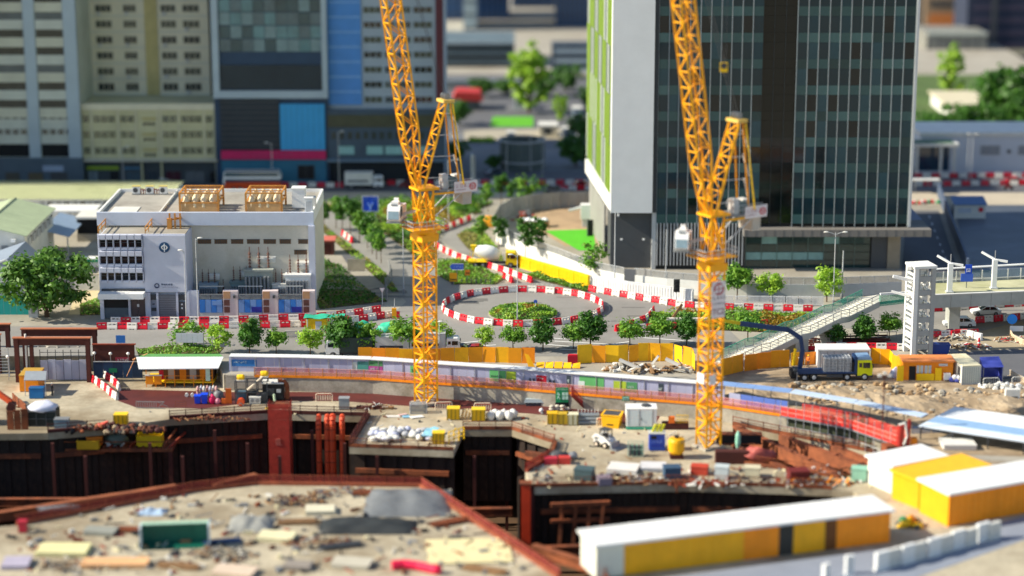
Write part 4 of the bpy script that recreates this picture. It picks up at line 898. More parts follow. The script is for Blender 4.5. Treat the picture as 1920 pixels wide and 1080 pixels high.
glyphs(MB(), p1.x-5.3, 4.35, .6, 4, p0.y-.16, 3, .25, 4, .7).o('lettering', dgrey, t, True); glyphs(MB(), p1.x-5.5, 2.9, .5, 5, p0.y-.16, 5, .25, 5).o('lettering', dgrey, t, True)
m = MB(); m.bar((p0.x,p0.y-.2,3.9),((p0.x+p1.x)/2+2,p0.y-.2,6.3),.25); m.bar(((p0.x+p1.x)/2+2,p0.y-.2,6.3),(p1.x+.3,p0.y-.2,3.9),.25); m.o('barge_board', white, t, True)
t = T('teal_hoarding', 'teal site hoarding under the large tree', 'hoarding', P(20,588));
for k in range(9):
 a = P(-40+k*12,590); b = P(-28.4+k*12,590); MB().b2(a.x,b.x,a.y,a.y+.1,0,3.0).o('panel', M('teal board','#1c9a96',.6,.08), t, True)
t = T('kiosk_box', 'grey box cabinet under the large tree beside the teal hoarding', 'cabinet', P(64,594)); MB().b2(-.7,.7,-.5,.5,0,2.6).o('body', lgrey, t); MB().b2(-.75,.75,-.55,.55,2.61,2.72).o('lid', lgrey, t); MB().b2(-.3,.3,-.53,-.505,.6,2.2).o('door', grey, t)
# small red-roofed hut, bikes and paving by the avenue
t = T('red_hut', 'small red roofed brown hut beside the substation corner', 'hut', P(608,478)); k = mpp(608,478)
MB().b2(-1.6,1.6,0,3,0,2.4).o('wall', M('brown hut','#6b4038',.8,.15), t); MB().b2(-1.9,1.9,-.4,3.4,2.41,2.65).o('roof', M('red roof','#c46a5c',.7,.1), t); MB().b2(-1.2,1.2,-.05,-.005,.2,1.9).o('door', dkrust, t)
sheet('paved_lot', [(640,478),(678,476),(690,492),(650,494)], .09, asphalt_d)
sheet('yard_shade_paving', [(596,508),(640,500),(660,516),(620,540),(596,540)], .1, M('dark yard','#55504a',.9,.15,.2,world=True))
sheet('verge_path', [(596,526),(690,515),(712,540),(690,545),(596,542)], .11, concrete)
t = T('mesh_fence', 'rusty mesh fence along the weedy lot by the avenue', 'fence', P(715,540));
fp = [P(726,566),P(722,545),P(735,528),P(728,505)]
for a, b in zip(fp, fp[1:]):
 m = MB(); m.add([a, b, b+Vector((0,0,2)), a+Vector((0,0,2))], [(0,1,2,3)]); m.o('mesh_panel', greyn, t, True)
 for k in range(3): q = a.lerp(b, k/3); MB().bar(q, q+Vector((0,0,2.2)), .1).o('post', grey, t, True)
t = T('pale_screen', 'pale timber screen with weeds by the avenue verge', 'fence', P(668,512)); a, b = P(652,508), P(685,508)
for k in range(8): q = a.lerp(b, k/8); MB().b2(q.x,q.x+(b.x-a.x)/8*.92,q.y,q.y+.08,0,2.0).o('slat', M('pale timber','#b3a993',.8,.15), t, True)
# ---------------------------------------------------------------- water barriers
def barrier_mesh(name, mat, L=1.46, H=1.0):
 m = MB(); h = L/2
 for s in (-1, 1): m.extx([(-.24,0),(.24,0),(.24,.12),(-.24,.12)], s*h-.0 if s < 0 else h-.34, (-h+.34) if s < 0 else h)
 m.extx([(-.12,0),(.12,0),(.12,.12),(-.12,.12)], -.14, .14)
 m.extx([(-.24,.121),(.24,.121),(.22,.3),(.13,.62),(-.13,.62),(-.22,.3)], -h, h)
 for a, b in ((-h, -h+.22), (-.11, .11), (h-.22, h)): m.extx([(-.13,.621),(.13,.621),(.12,.84),(-.12,.84)], a, b)
 m.extx([(-.12,.841),(.12,.841),(.09,H),(-.09,H)], -h, h)
 m.b2(h+.002, h+.035, -.05, .05, .15, .9)
 return m.mesh(name, mat)
BR, BW_ = barrier_mesh('water_barrier', pred), barrier_mesh('water_barrier', pwhite)
nb = [0]
def chain(pts, where, L=1.5, z=0, start=0, closed=False, world=None):
 W = world or [P(x, y, z) for x, y in pts]
 if closed: W = W + [W[0]]
 seg = [(b-a).length for a, b in zip(W, W[1:])]; tot = sum(seg); n = max(1, round(tot/L)); st = tot/n
 r = random.Random(len(where)+n)
 def at(s):
  for i, l in enumerate(seg):
   if s <= l or i == len(seg)-1: return W[i].lerp(W[i+1], min(1, s/l))
   s -= l
 for k in range(n):
  a, b = at(k*st), at((k+1)*st); c = (a+b)/2; d = b-a; red = (k+start) % 2 == 0
  o = link('water_barrier', BR if red else BW_, None, (c.x+r.uniform(-.08,.08), c.y+r.uniform(-.14,.14), z+.025), math.atan2(d.y, d.x)+r.uniform(-.1,.1))
  tag(o, ('red' if red else 'white')+' plastic water barrier '+where, 'barrier', 'barriers '+where); nb[0] += 1
ring = [(980+150*math.cos(2*math.pi*k/72), 580+32.5*math.sin(2*math.pi*k/72)) for k in range(72)]
chain(ring, 'in the ring round the roundabout', closed=True)
chain([(208,607),(400,606),(560,601),(640,595),(713,585)], 'in the back row below the substation', start=1)
chain([(182,618),(420,616),(580,613),(680,603),(738,594)], 'in the front row below the substation')
chain([(818,438),(850,426),(887,411)], 'beside the hedge at the bend', 1.5)
chain([(809,452),(820,466),(855,484),(905,499),(960,516),(998,531)], 'along the inner edge of the curved road')
chain([(944,521),(962,531)], 'in the short spur by the mixer truck')
chain([(1104,546),(1185,560),(1270,575),(1330,580),(1524,584)], 'in front of the white hoarding below the tower')
chain([(1226,585),(1213,602),(1182,613),(1153,622)], 'curving round the planted bed')
chain([(1170,622),(1270,617)], 'behind the round street trees')
chain([(1422,612),(1437,612)], 'standing alone in the planted bed')
chain([(1748,584),(1920,574),(2000,570)], 'in the upper row under the footbridge')
chain([(1828,606),(1925,598),(2000,594)], 'in the lower row beyond the silver car')
chain([(1746,634),(1835,629)], 'in the cluttered spot behind the lift tower')
chain([(1512,657),(1600,655),(1700,657)], 'under the stairs behind the crane lorry')
chain([(525,351),(645,351)], 'in the shade by the teal ground floor', 1.9)
chain([(725,347),(1112,346)], 'along the shaded far road', 1.9)
chain([(1050,357),(1112,356)], 'near the red taxi')
chain([(1712,334),(2000,332)], 'in the far row before the white depot', 1.9)
chain([(1712,349),(2000,346)], 'in the near row by the motorbike', 1.9, start=1)
chain([(642,441),(662,456)], 'on the avenue by the slender trees')
chain([(172,714),(186,724),(202,736),(219,750)], 'slanting across the deck by the grey gate', 1.3, ZD)
chain([(180,702),(196,708),(214,720),(226,733)], 'in the raised row behind the deck barriers', 1.6, ZD)
# tall barriers: yellow, white, picket
def tall_mesh(mat, L, H):
 m = MB(); h = L/2-.03; m.b2(-h,h,-.3,.3,0,.25); m.b2(-h,h,-.2,.2,.251,H)
 for k in range(4): x = -h+.2+k*(2*h-.4)/3; m.b2(x-.12,x+.12,-.26,-.201,.3,H-.15); m.b2(x-.12,x+.12,.201,.26,.3,H-.15)
 m.b2(-h,h,-.24,.24,H+.001,H+.08); return m.mesh('tall_barrier', mat)
def picket_mesh(mat, L, H):
 m = MB(); h = L/2-.03; n = 9
 for z in (.1, H-.12): m.b2(-h,h,-.06,.06,z,z+.12)
 for k in range(n): x = -h+.08+k*(2*h-.16)/(n-1); m.b2(x-.06,x+.06,-.05,.05,.221,H-.121)
 for x in (-h+.1, h-.1): m.b2(x-.08,x+.08,-.35,.35,0,.09)
 return m.mesh('picket_barrier', mat)
def run(name, me, pts, L, label, cat, z=0, jitter=.03, world=None):
 W = world or [P(x, y, z) for x, y in pts]; seg = [(b-a).length for a, b in zip(W, W[1:])]; tot = sum(seg); n = max(1, round(tot/L)); st = tot/n; r = random.Random(n)
 for k in range(n):
  def at(s):
   for i, l in enumerate(seg):
    if s <= l or i == len(seg)-1: return W[i].lerp(W[i+1], min(1, s/l))
    s -= l
  a, b = at(k*st), at((k+1)*st); d = b-a; c = (a+b)/2
  m_ = me[k % len(me)] if isinstance(me, list) else me
  tag(link(name, m_, None, (c.x+r.uniform(-jitter,jitter), c.y+r.uniform(-jitter,jitter)*2, c.z+.02), math.atan2(d.y,d.x)+r.uniform(-.03,.03)), label, cat, label)
ylw = M('yellow plastic','#f2c712',.45,.1,.8,second='#d9ad12',amt=.36)
run('tall_barrier', tall_mesh(ylw, 1.9, 1.9), [(970,500),(1010,512),(1060,526),(1105,539)], 1.9, 'tall yellow water barrier below the mesh fence', 'barrier')
run('tall_barrier', tall_mesh(white, 1.9, 1.9), [(1108,538),(1180,551),(1300,566)], 1.9, 'tall white ribbed barrier in front of the retaining wall', 'barrier')
run('picket_barrier', picket_mesh(white, 1.9, 1.5), [(1352,572),(1545,574)], 1.9, 'white picket barrier before the tower trees', 'barrier')
# retaining wall and mesh fence
t = T('retaining_wall', 'white retaining wall curving below the tower with grey mesh fence on top', 'wall', P(1200,545))
RW = [(930,452),(958,470),(990,484),(1045,502),(1108,528),(1170,541),(1190,542),(1250,549),(1310,554),(1400,556),(1560,557),(1690,552)]
W = [P(x,y) for x, y in RW]; wm = M('retaining white','#dcdcd6',.6,.07,.3,second='#c6c5bb',amt=.34)
for i, (a, b) in enumerate(zip(W, W[1:])):
 d = (b-a).normalized(); nrm = Vector((-d.y,d.x,0))*.3; hh = 2.3 if i < 9 else 2.0
 if i == 5:
  MB().prism([a,b,b+nrm,a+nrm],0,3.2).o('dark_gate', M('gate grey','#6b6d70',.6,.1), t, True); continue
 MB().prism([a,b,b+nrm,a+nrm],0,hh).o('wall_panel', wm if i < 9 else lgrey, t, True)
 MB().add([a+Vector((0,.15,hh)),b+Vector((0,.15,hh)),b+Vector((0,.15,hh+1.1)),a+Vector((0,.15,hh+1.1))],[(0,1,2,3)]).o('mesh_panel', greyn, t, True)
 m = MB(); m.bar(a+Vector((0,.15,hh+1.1)), b+Vector((0,.15,hh+1.1)), .08); n = max(2,int((b-a).length/2.2))
 for k in range(n): q = a.lerp(b,k/n)+Vector((0,.15,hh)); m.bar(q, q+Vector((0,0,1.15)), .08)
 m.o('rail', lgrey, t, True)
# curved screen round the yard
t = T('curved_screen', 'tall grey panelled screen curving round the tower yard', 'fence', P(960,405))
cs = [P(930,446),P(928,432),P(938,414),P(962,401),P(1000,394),P(1050,390),P(1114,388)]
for a, b in zip(cs, cs[1:]):
 n = max(1, round((b-a).length/1.6)); d = (b-a).normalized(); nr = Vector((-d.y,d.x,0))*.08
 for k in range(n):
  p, q = a.lerp(b,k/n), a.lerp(b,(k+.96)/n); MB().prism([p,q,q+nr,p+nr],.0,3.0).o('screen_panel', M('screen grey','#a9aaa6',.6,.08,.3) if k % 4 else M('screen grey 2','#9b9c9a',.6,.08,.3), t, True)
  MB().bar(p-nr+Vector((0,0,0)),p-nr+Vector((0,0,3.3)),.1).o('post', grey, t, True)
def heap(seed, n, rad, h, s, mats, shape='slab'):
 m = MB(); r = random.Random(seed)
 for k in range(n):
  q = math.sqrt(r.random()); a = r.uniform(0,6.28); x, y = q*rad[0]*math.cos(a), q*rad[1]*math.sin(a); z = h*(1-q)*r.uniform(.4,1)
  mi = r.randrange(len(mats))
  if shape == 'slab':
   d = Vector((r.uniform(-1,1),r.uniform(-1,1),r.uniform(-.35,.35))).normalized()*s*r.uniform(.4,1.3); m.bar(Vector((x,y,z+.1))-d, Vector((x,y,z+.1))+d, s*r.uniform(.15,.4), s*r.uniform(.08,.2), mi)
  else: m.ball((x,y,z), (s*r.uniform(.5,1.2),s*r.uniform(.5,1.2),s*r.uniform(.4,.9)), .5, 6, 4, mi, seed+k)
 return m
t = T('pallet_stack', 'brown pallets topped with white sacks inside the screened yard', 'pallets', P(1003,425)); MB().b2(-2.6,2.6,-1,1,0,1.0).o('crate', brownw, t)
for k in range(5): MB().ball((-2.2+k*1.0,0,1.25),(.7,.9,.4),.3,9,6,0,k).o('sack', tarpw, t, smooth=True)
t = T('scaffold_heap', 'heap of grey scaffold frames by the curved screen', 'scaffold', P(985,412)); heap(3,26,(1.6,1.2),2.6,1.1,[grey,ored]).o('frame_bars', [grey,ored], t)['kind'] = 'stuff'
t = T('white_duct_unit', 'white duct unit standing against the tower side wall', 'machine', P(1099,425)); MB().b2(-1,1,-1,1,1.6,4.2).o('hood', white, t); MB().b2(-.7,.7,-.7,.7,0,1.59).o('stand', lgrey, t); MB().tube((-1.0,0,3.6),(-3.2,0,3.0),.25).o('duct', lgrey, t)
t = T('open_door_leaf', 'dark door leaf with grey frame at the green lawn edge', 'door', P(1107,443)); MB().b2(-.5,.5,-.1,.1,0,3).o('leaf', black, t); MB().b2(-.65,-.51,-.15,.15,0,3.1).o('frame', grey, t)
t = T('yellow_tarp_mound', 'orange yellow tarpaulin mound beside the bend of the curved road', 'tarpaulin', P(915,424)); MB().ball((0,0,.4),(1.6,1.3,1.6),.25,14,9).o('cover', M('tarp orange','#f0a21a',.5,.1,1), t, smooth=True); MB().b2(-1.2,1.2,-1,1,0,.5).o('base', dgrey, t)
# ---------------------------------------------------------------- signs, lamps, posts
def topz(px, py, base): return F(px, py, base.y)[1]
def lamp(px, py, top, label, arm=1.6, double=False, head=True, r=.09, cat='lamp post', name='street_lamp', z=0):
 b = P(px, py, z); h = topz(px, top, b)-z; t = T(name, label, cat, b); MB().tube((0,0,0),(0,0,h),r,r*.6,8).o('pole', lgrey, t); MB().tube((0,0,0),(0,0,.9),r*1.7,r*1.7,8).o('base', grey, t)
 if head:
  for s in ((1,-1) if double else (1 if arm > 0 else -1,)):
   a = abs(arm)*s; MB().path([(0,0,h-.35),(a*.4,0,h-.1),(a,0,h+.1)], .05).o('arm', lgrey, t); MB().ball((a*1.12,0,h+.08),(.42,.2,.13),0,8,5).o('lamp_head', whited, t)
 return t
lamp(372,603,447,'thin pale lamp post before the cream substation wall',.6); lamp(350,604,470,'lamp post leaning close to the blank white wall',-.5)
lamp(757,552,408,'tall grey lamp post at the avenue corner',.0,head=False); lamp(1562,573,436,'tall double armed lamp post near the lobby glass',1.3,True)
lamp(970,606,478,'slim pale pole on the near side of the roundabout',-.9); lamp(1152,545,395,'tall pale pole against the white corner fin',.8,head=False,r=.11)
lamp(1248,528,430,'thin grey pole against the louvre screen',.5,head=False); lamp(1578,562,470,'short pale post beside the double lamp',.3,head=False,r=.13)
lamp(232,352,276,'lamp post in front of the olive podium',.9); lamp(511,355,268,'lamp post crossing the parked coach',-.9); lamp(636,354,247,'lamp post before the dark podium windows',.7)
lamp(841,425,300,'lamp post behind the first crane mast',1.4); lamp(1017,330,262,'lamp post beside the round enclosure',-.8); lamp(1820,345,252,'double headed pole before the white depot',.7,True); lamp(1812,348,258,'thin pole beside the double headed depot lamp',.3,head=False)
lamp(712,668,622,'short round headed lamp between the parked lorries',.15); lamp(824,668,604,'round headed lamp beside the grey box lorry',.15); lamp(317,362,335,'short lamp on the long shed ridge line',-1.2); lamp(1740,352,322,'thin white post near the depot barriers',.2,head=False)
lamp(950,338,262,'pale post before the round enclosure',.3,head=False); lamp(1102,620,590,'white marker post by the road',.3,head=False,r=.06); lamp(740,585,560,'short white marker post at the roundabout mouth',.2,head=False,r=.06)
b = P(695,415); t = T('direction_sign', 'large blue direction sign with white fork symbol on two white posts', 'road sign', b); k = mpp(695,415)
zt, zb = topz(695,367,b), topz(695,397,b); w_ = 15.5*k
m1 = MB().b2(-w_,w_,-.08,0,zb,zt); m1.o('sign_panel', M('sign blue','#1148c4',.45,.05), t)
m = MB()
for a in ((-w_,-w_+.1,zb,zt),(w_-.1,w_,zb,zt),(-w_+.1,w_-.1,zb,zb+.1),(-w_+.1,w_-.1,zt-.1,zt)): m.b2(a[0],a[1],-.11,-.081,a[2],a[3])
m.o('border', white, t)
fk = M('sign symbol','#8fb4f2',.5,.02); zc = zb+.95
m = MB(); m.bar((0,-.1,zb+.15),(0,-.1,zc),.22); m.bar((0,-.1,zc-.02),(-.5,-.1,zc+.75),.2); m.bar((0,-.102,zc-.02),(.5,-.102,zc+.75),.2); m.o('fork_symbol', fk, t)
glyphs(MB(), -w_+.2, zt-.7, .38, 2, -.081, 2, .2, 7).o('lettering', M('sign text blue','#5d86da',.5), t); glyphs(MB(), -w_+.2, zt-1.0, .2, 4, -.081, 3, .25, 3, .7).o('lettering', M('sign text blue',''), t); glyphs(MB(), .3, zt-.85, .45, 2, -.081, 6, .2, 7).o('lettering', M('sign text blue',''), t)
for x in (-.85,.85): MB().bar((x,.06,0),(x,.06,zt),.18).o('post', white, t)
b = P(858,532); t = T('arrow_sign', 'small blue arrow sign with pale border on a post in the flower triangle', 'road sign', b); k = mpp(858,532); zt, zb = topz(858,494,b), topz(858,506,b); w_ = 11.5*k
MB().extr([(-w_-.25,(zt+zb)/2),(-w_+.15,zb),(w_,zb),(w_,zt),(-w_+.15,zt)],-.06,0).o('sign_panel', M('sign mid blue','#3c62c8',.5,.05), t)
m = MB(); m.b2(-w_+.15,w_,-.09,-.061,zt-.08,zt); m.b2(-w_+.15,w_,-.09,-.061,zb,zb+.08); m.o('border', white, t); glyphs(MB(), -w_+.4, zb+.28, .45, 5, -.061, 7, .3, 4, .55).o('lettering', fk, t)
for x in (-.1,): MB().bar((x,.05,0),(x,.05,zb),.12).o('post', grey, t)
for px, py, x0, x1, y0, y1, lb, c in ((850,534,843,857,512,528,'square amber board below the blue arrow sign','#d99a12'),(876,528,872,881,506,516,'small orange work sign near the flower triangle','#e8862a')):
 b = P(px,py); t = T('work_sign', lb, 'sign', b); k = mpp(px,py); MB().b2((x0-px)*k,(x1-px)*k,-.05,0,topz(px,y1,b),topz(px,y0,b)).o('board', M('board '+c,c,.5,.1), t); MB().bar((0,.06,0),(0,.06,topz(px,y0,b)-.1),.12).o('post', grey, t); MB().b2((x0-px)*k+.1,(x1-px)*k-.1,-.07,-.051,topz(px,y1,b)+.3,topz(px,y1,b)+.45).o('stripe', black, t)
for k in range(9):
 b = P(848+k*9.0, 533); tag(link('bollard', (MB().tube((0,0,0),(0,0,.9),.1,.09,8).b2(-.11,.11,-.11,.11,.6,.72)).mesh('bollard', dgrey) if k == 0 else bpy.data.meshes['bollard'], None, b), 'short dark bollard in the row edging the flower triangle', 'bollard', 'bollards edging the flower triangle')
b = P(717,572); t = T('yield_sign', 'white triangular yield sign on a pale post by the avenue mouth', 'road sign', b); h = topz(717,540,b); MB().extr([(0,h-.75),(.42,h),(-.42,h)],-.05,0).o('plate', M('pale pink white','#e6cfd2',.5), t); MB().extr([(0,h-.55),(.27,h-.1),(-.27,h-.1)],-.07,-.051).o('plate_centre', white, t); MB().tube((0,.05,0),(0,.05,h-.1),.08).o('post', lgrey, t)
b = P(1268,566); t = T('traffic_signal', 'dark traffic signal head seen from behind on a slim post', 'traffic light', b); h = topz(1268,524,b); MB().b2(-.45,.5,-.2,.2,h-2.0,h).o('backboard', M('signal black','#2c322f',.6,.1), t); MB().tube((0,.1,0),(0,.1,h-2.0),.09).o('post', lgrey, t)
for k in range(3): MB().lathe([(.24,-.35),(.26,-.2),(0,-.2)],(0,0,h-.4-k*.6),10,axis='y').o('hood', black, t)
b = P(886,362); t = T('sign_gantry', 'tall grey twin post sign gantry seen edge on beside the far road', 'sign gantry', b); h = topz(886,290,b)
MB().bar((-.1,-.6,0),(-.1,-.6,h),.35).o('post', lgrey, t); MB().bar((.35,1.6,0),(.35,1.6,h-.6),.35).o('post', lgrey, t); MB().b2(-.3,.0,-.4,1.6,h-3.2,h).o('sign_back', M('pale sign back','#aeb7bc',.5,.05), t); MB().bar((-.1,-.6,h),(.35,1.6,h-.5),.25).o('top_rail', lgrey, t)
t = T('keep_post', 'blue and white keep post on the island', 'road sign', P(1004,588)); MB().tube((0,0,0),(0,0,1.8),.05).o('post', white, t); MB().lathe([(0,-.04),(.3,-.04),(.3,0),(0,0)],(0,0,1.9),12,axis='y').o('disc', M('sign mid blue',''), t)
# white low plant crates by the bed
t = T('white_pipe_barrier', 'white barrier blocks and timber in front of the planted bed', 'barrier', P(1290,607));
for k in range(5): MB().b2(-3.2+k*1.3,-2.0+k*1.3,-.3,.3,.1,.9).o('block', pwhite, t)
MB().bar((-2.4,.5,.6),(-.9,.5,2.9),.35).o('prop', brownw, t)
# ---------------------------------------------------------------- vehicles
def wheel(t, x, y, r=.5, w=.3, rim=grey):
 o = MB().lathe([(0,-w/2),(r*.92,-w/2),(r,-w/3),(r,w/3),(r*.92,w/2),(0,w/2)],(0,0,0),14,axis='y').o('wheel', black, t, loc=(x,y,r))
 s = -1 if y < 0 else 1
 MB().lathe([(0,0),(r*.58,0),(r*.5,.03),(r*.2,.05),(0,.05)],(0,s*(w/2-.02),0),12,axis='y').o('rim', rim, o) if s > 0 else MB().lathe([(0,-.05),(r*.2,-.05),(r*.5,-.03),(r*.58,0),(0,0)],(0,s*(w/2-.02),0),12,axis='y').o('rim', rim, o)
 return o
def paint(c): return M('paint '+c, c, .3, .04, 1, spec=.6)
def car(loc, rz, c, label, L=4.5, W=1.78, H=1.45, group=None, van=False):
 t = T('parked_car' if not van else 'people_carrier', label, 'car' if not van else 'van', loc, rz, group); p = paint(c); h = L/2; w = W/2
 bp = [(-h,.28),(h,.28),(h+.02,.55),(h-.1,.72),(h*.45,.9),(-h*.75,.95),(-h+.05,.85)] if not van else [(-h,.28),(h,.28),(h+.02,.6),(h-.15,.9),(h*.62,1.0),(-h,1.05)]
 m = MB(); m.extr(bp, -w, w); m.o('body', p, t)
 cp = [(h*.42,.9),(h*.05,H),(-h*.5,H),(-h*.78,.95)] if not van else [(h*.6,1.0),(h*.3,H),(-h*.92,H),(-h*.98,1.05)]
 m = MB(); m.extr(cp, -w+.12, w-.12); m.o('cabin', glass, t)
 m = MB(); m.extr([(cp[1][0]-.02,H-.02),(cp[1][0],H+.04),(cp[2][0],H+.04),(cp[2][0]-.03,H-.04)], -w+.1, w-.1)
 for a, b in ((cp[0],cp[1]),(cp[3],cp[2])):
  for y in (-w+.12, w-.12): m.bar((a[0],y,a[1]),(b[0],y,b[1]),.09)
 for y in (-w+.11, w-.11): m.bar((-h*.2,y,.93),(-h*.2,y,H),.08)
 m.o('roof', p, t)
 for x in (-h*.62, h*.62):
  for y in (-w+.1, w-.1): wheel(t, x, y, .33, .22)
 for y in (-w+.3, w-.3): MB().b2(h-.12,h+.03,y-.18,y+.18,.58,.7).o('headlight', whited, t); MB().b2(-h-.02,-h+.05,y-.15,y+.15,.65,.8).o('tail_light', pred, t)
 return t
def lorry_cab(t, x, W, H, mat, z0=.55, L=1.9):
 w = W/2; m = MB(); m.extr([(x,z0),(x+L,z0),(x+L+.08,z0+.9),(x+L-.12,z0+1.0+.95*(H-1.1)),(x+L-.35,z0+H),(x,z0+H)], -w, w); m.o('cab', mat, t)
 MB().add([(x+L+.1,-w+.12,z0+1.0),(x+L+.1,w-.12,z0+1.0),(x+L-.1,w-.12,z0+H-.35),(x+L-.1,-w+.12,z0+H-.35),(x+L-.0,-w+.12,z0+1.0),(x+L-.0,w-.12,z0+1.0),(x+L-.2,w-.12,z0+H-.35),(x+L-.2,-w+.12,z0+H-.35)],[(0,1,2,3),(7,6,5,4),(0,3,7,4),(1,5,6,2),(3,2,6,7),(0,4,5,1)]).o('windscreen', glass, t)
 for s in (-1,1):
  MB().b2(x+.75,x+L-.3,s*w-(.02 if s>0 else -.02)*-1-.02,s*w+.02,z0+1.05,z0+H-.35).o('side_window', glass, t)
  MB().b2(x+.2,x+.6,s*w-.02,s*w+.02,z0+1.15,z0+H-.4).o('side_window', glass, t)
  MB().b2(x+L+.02,x+L+.1,s*(w-.35)-.2,s*(w-.35)+.2,z0+.25,z0+.45).o('headlight', white, t)
  MB().bar((x+L-.1,s*(w+.02),z0+H-.5),(x+L+.05,s*(w+.28),z0+H-.6),.06).box((x+L+.05,s*(w+.28),z0+H-.8),(.08,.2,.45)).o('mirror', black, t)
 MB().b2(x-.05,x+L+.12,-w+.02,w-.02,z0-.25,z0-.01).o('bumper', dgrey, t)
def box_lorry(loc, rz, label, L=7.4, W=2.3, H=3.3, cabc='#e4e6e8', boxc=None, group=None, bars=True):
 t = T('box_lorry', label, 'lorry', loc, rz, group); h = L/2; bm = boxc or whited
 lorry_cab(t, h-1.9, W-.15, 2.0, paint(cabc)); MB().b2(-h,h-.2,-.45,.45,.45,.75).o('chassis', dgrey, t)
 MB().b2(-h,h-2.05,-W/2,W/2,.85,H).o('cargo_box', bm, t)
 if bars:
  m = MB()
  for y in (-W/2-.02, W/2-.02): m.b2(-h-.02,-h+.1,y,y+.04,.85,H+.02); m.b2(h-2.15,h-2.03,y,y+.04,.85,H+.02); m.b2(-h,h-2.05,y,y+.04,H-.06,H+.02); m.b2(-h,h-2.05,y,y+.04,.83,.93)
  m.o('box_trim', lgrey, t)
 m = MB().b2(-h+.6,h-2.9,-W/2-.03,-W/2-.005,1.5,1.85); m.o('side_stripe', M('dark stripe','#3b434b',.5), t)
 for x in (-h+1.3, h-1.0):
  for y in (-W/2+.2, W/2-.2): wheel(t, x, y, .45, .35)
 return t
box_lorry(P(683,353), 0, 'white box lorry with dark side stripe driving on the far road', 7.6)
car(P(900,364), 0, '#e2e4e6', 'white people carrier on the far road by the sign gantry', 4.6, 1.8, 1.7, van=True)
car(P(1042,362), 0, '#7c7f82', 'grey parked car behind the wide low tree', 4.6); car(P(1094,352), 0, '#b51a26', 'red taxi beside the white tower edge', 4.5); car(P(1798,612), math.pi, '#cfd2d3', 'silver saloon car driving under the footbridge', 4.7)
car(P(1848,590), math.pi, '#e8e8e6', 'white car half hidden between the barrier rows', 4.4); car(P(868,663), 0, '#2f3336', 'dark low car behind the yellow hoarding', 4.2, 1.75, 1.35); car(P(897,664), 0, '#a01c2e', 'dark red car behind the yellow hoarding', 4.2, 1.75, 1.35)
car(P(1905,345), 0, '#c42a36', 'red and white car at the frame edge by the depot', 4.4); car(P(310,352), 0, '#9aa4a8', 'pale car passing the olive podium', 4.4); car(P(80,345), 0, '#6c757c', 'grey car in front of the grey office shops', 4.4)
car(P(770,352), 0, '#7a2026', 'maroon car partly behind the first crane jib', 4.4); car(P(930,330), .4, '#45535e', 'dark car parked behind the far barriers', 4.4)
# coach
t = T('coach', 'long coach with white upper frame, dark windows and orange lower half', 'coach', P(474,357)); L_, w, H = 11.2, 1.25, 3.9; h = L_/2
MB().b2(-h,h,-w,w,.4,1.9).o('lower_body', M('coach orange','#d0481a',.4,.08), t); MB().b2(-h,h,-w+.02,w-.02,1.901,2.5).o('lower_window', blueg, t)
MB().b2(-h,h+.1,-w,w,2.501,3.0).o('white_band', white, t); MB().extr([(-h+.1,3.001),(h-.0,3.001),(h-.4,H-.15),(-h+.2,H-.15)],-w+.04,w-.04).o('upper_window', M('coach glass','#2c4c55',.1,.1,1,spec=.8), t)
m = MB(); m.extr([(-h+.15,H-.149),(h-.4,H-.149),(h-.55,H),(-h+.25,H)],-w+.02,w-.02); m.o('roof', M('coach roof','#3f5a66',.5,.1), t)
m = MB()
for y in (-w,w): m.bar((-h+.15,y,3),(-h+.25,y,H),.2); m.bar((h,y,3),(h-.45,y,H),.2); m.bar((-h+.2,y,H),(h-.45,y,H),.16); m.bar((-h+.1,y,1.4),(-h+.1,y,2.5),.35)
m.o('frame', white, t)
for x in (-h+2,h-2.4,-h+3.3):
 for y in (-w+.15,w-.15): wheel(t,x,y,.5,.35)
# lorries on the front road
box_lorry(P(656,668), math.pi, 'white cab lorry behind the dark street tree', 6.6, 2.2, 3.0, '#e6e6e4', M('box dark green','#30403c',.6,.15,.5), bars=False)
box_lorry(P(750,668), 0, 'grey white box lorry behind the bushy tree', 6.8, 2.2, 3.1, '#dcdedd', M('box pale','#c8cac8',.6,.08,.4))
box_lorry(P(826,664), 0, 'white box lorry showing its grey rear behind the first crane mast', 5.6, 2.2, 3.3, '#e4e4e2', M('box white grey','#bfc1bf',.6,.06,.4))
# mixer truck
t = T('mixer_truck', 'yellow mixer truck with white drum on the curved road', 'mixer truck', P(925,500), 0); yp = M('mixer yellow','#f2cf12',.4,.08)
lorry_cab(t, 2.1, 2.3, 2.1, yp); MB().b2(-4,3.8,-.5,.5,.6,.9).o('chassis', dgrey, t)
o = MB().lathe([(0,-2.4),(.55,-2.4),(.75,-2.2),(1.25,-.6),(1.28,.5),(.8,1.9),(0,2.0)],(0,0,0),18,axis='x').o('drum', white, t, loc=(-.8,0,2.4), smooth=True); o.rotation_euler = (0,.22,0)
m = MB(); m.bar((-3.6,-.7,.9),(-3.2,-.5,3.4),.15); m.bar((-3.6,.7,.9),(-3.2,.5,3.4),.15); m.bar((-3.9,-.4,1.2),(-3.9,-.4,2.6),.1); m.b2(-4.2,-3.0,-1.1,1.1,.9,1.2); m.o('rear_frame', yp, t); MB().extr([(-3.6,3.0),(-3.0,3.0),(-2.8,3.7),(-3.8,3.7)],-.5,.5).o('hopper', yp, t)
for x in (-2.9,-1.7,2.9):
 for y in (-1.0,1.0): wheel(t,x,y,.5,.4)
for x in (-2.9,-1.7): MB().b2(x-.6,x+.6,-1.2,1.2,1.02,1.1).o('mudguard', yp, t)
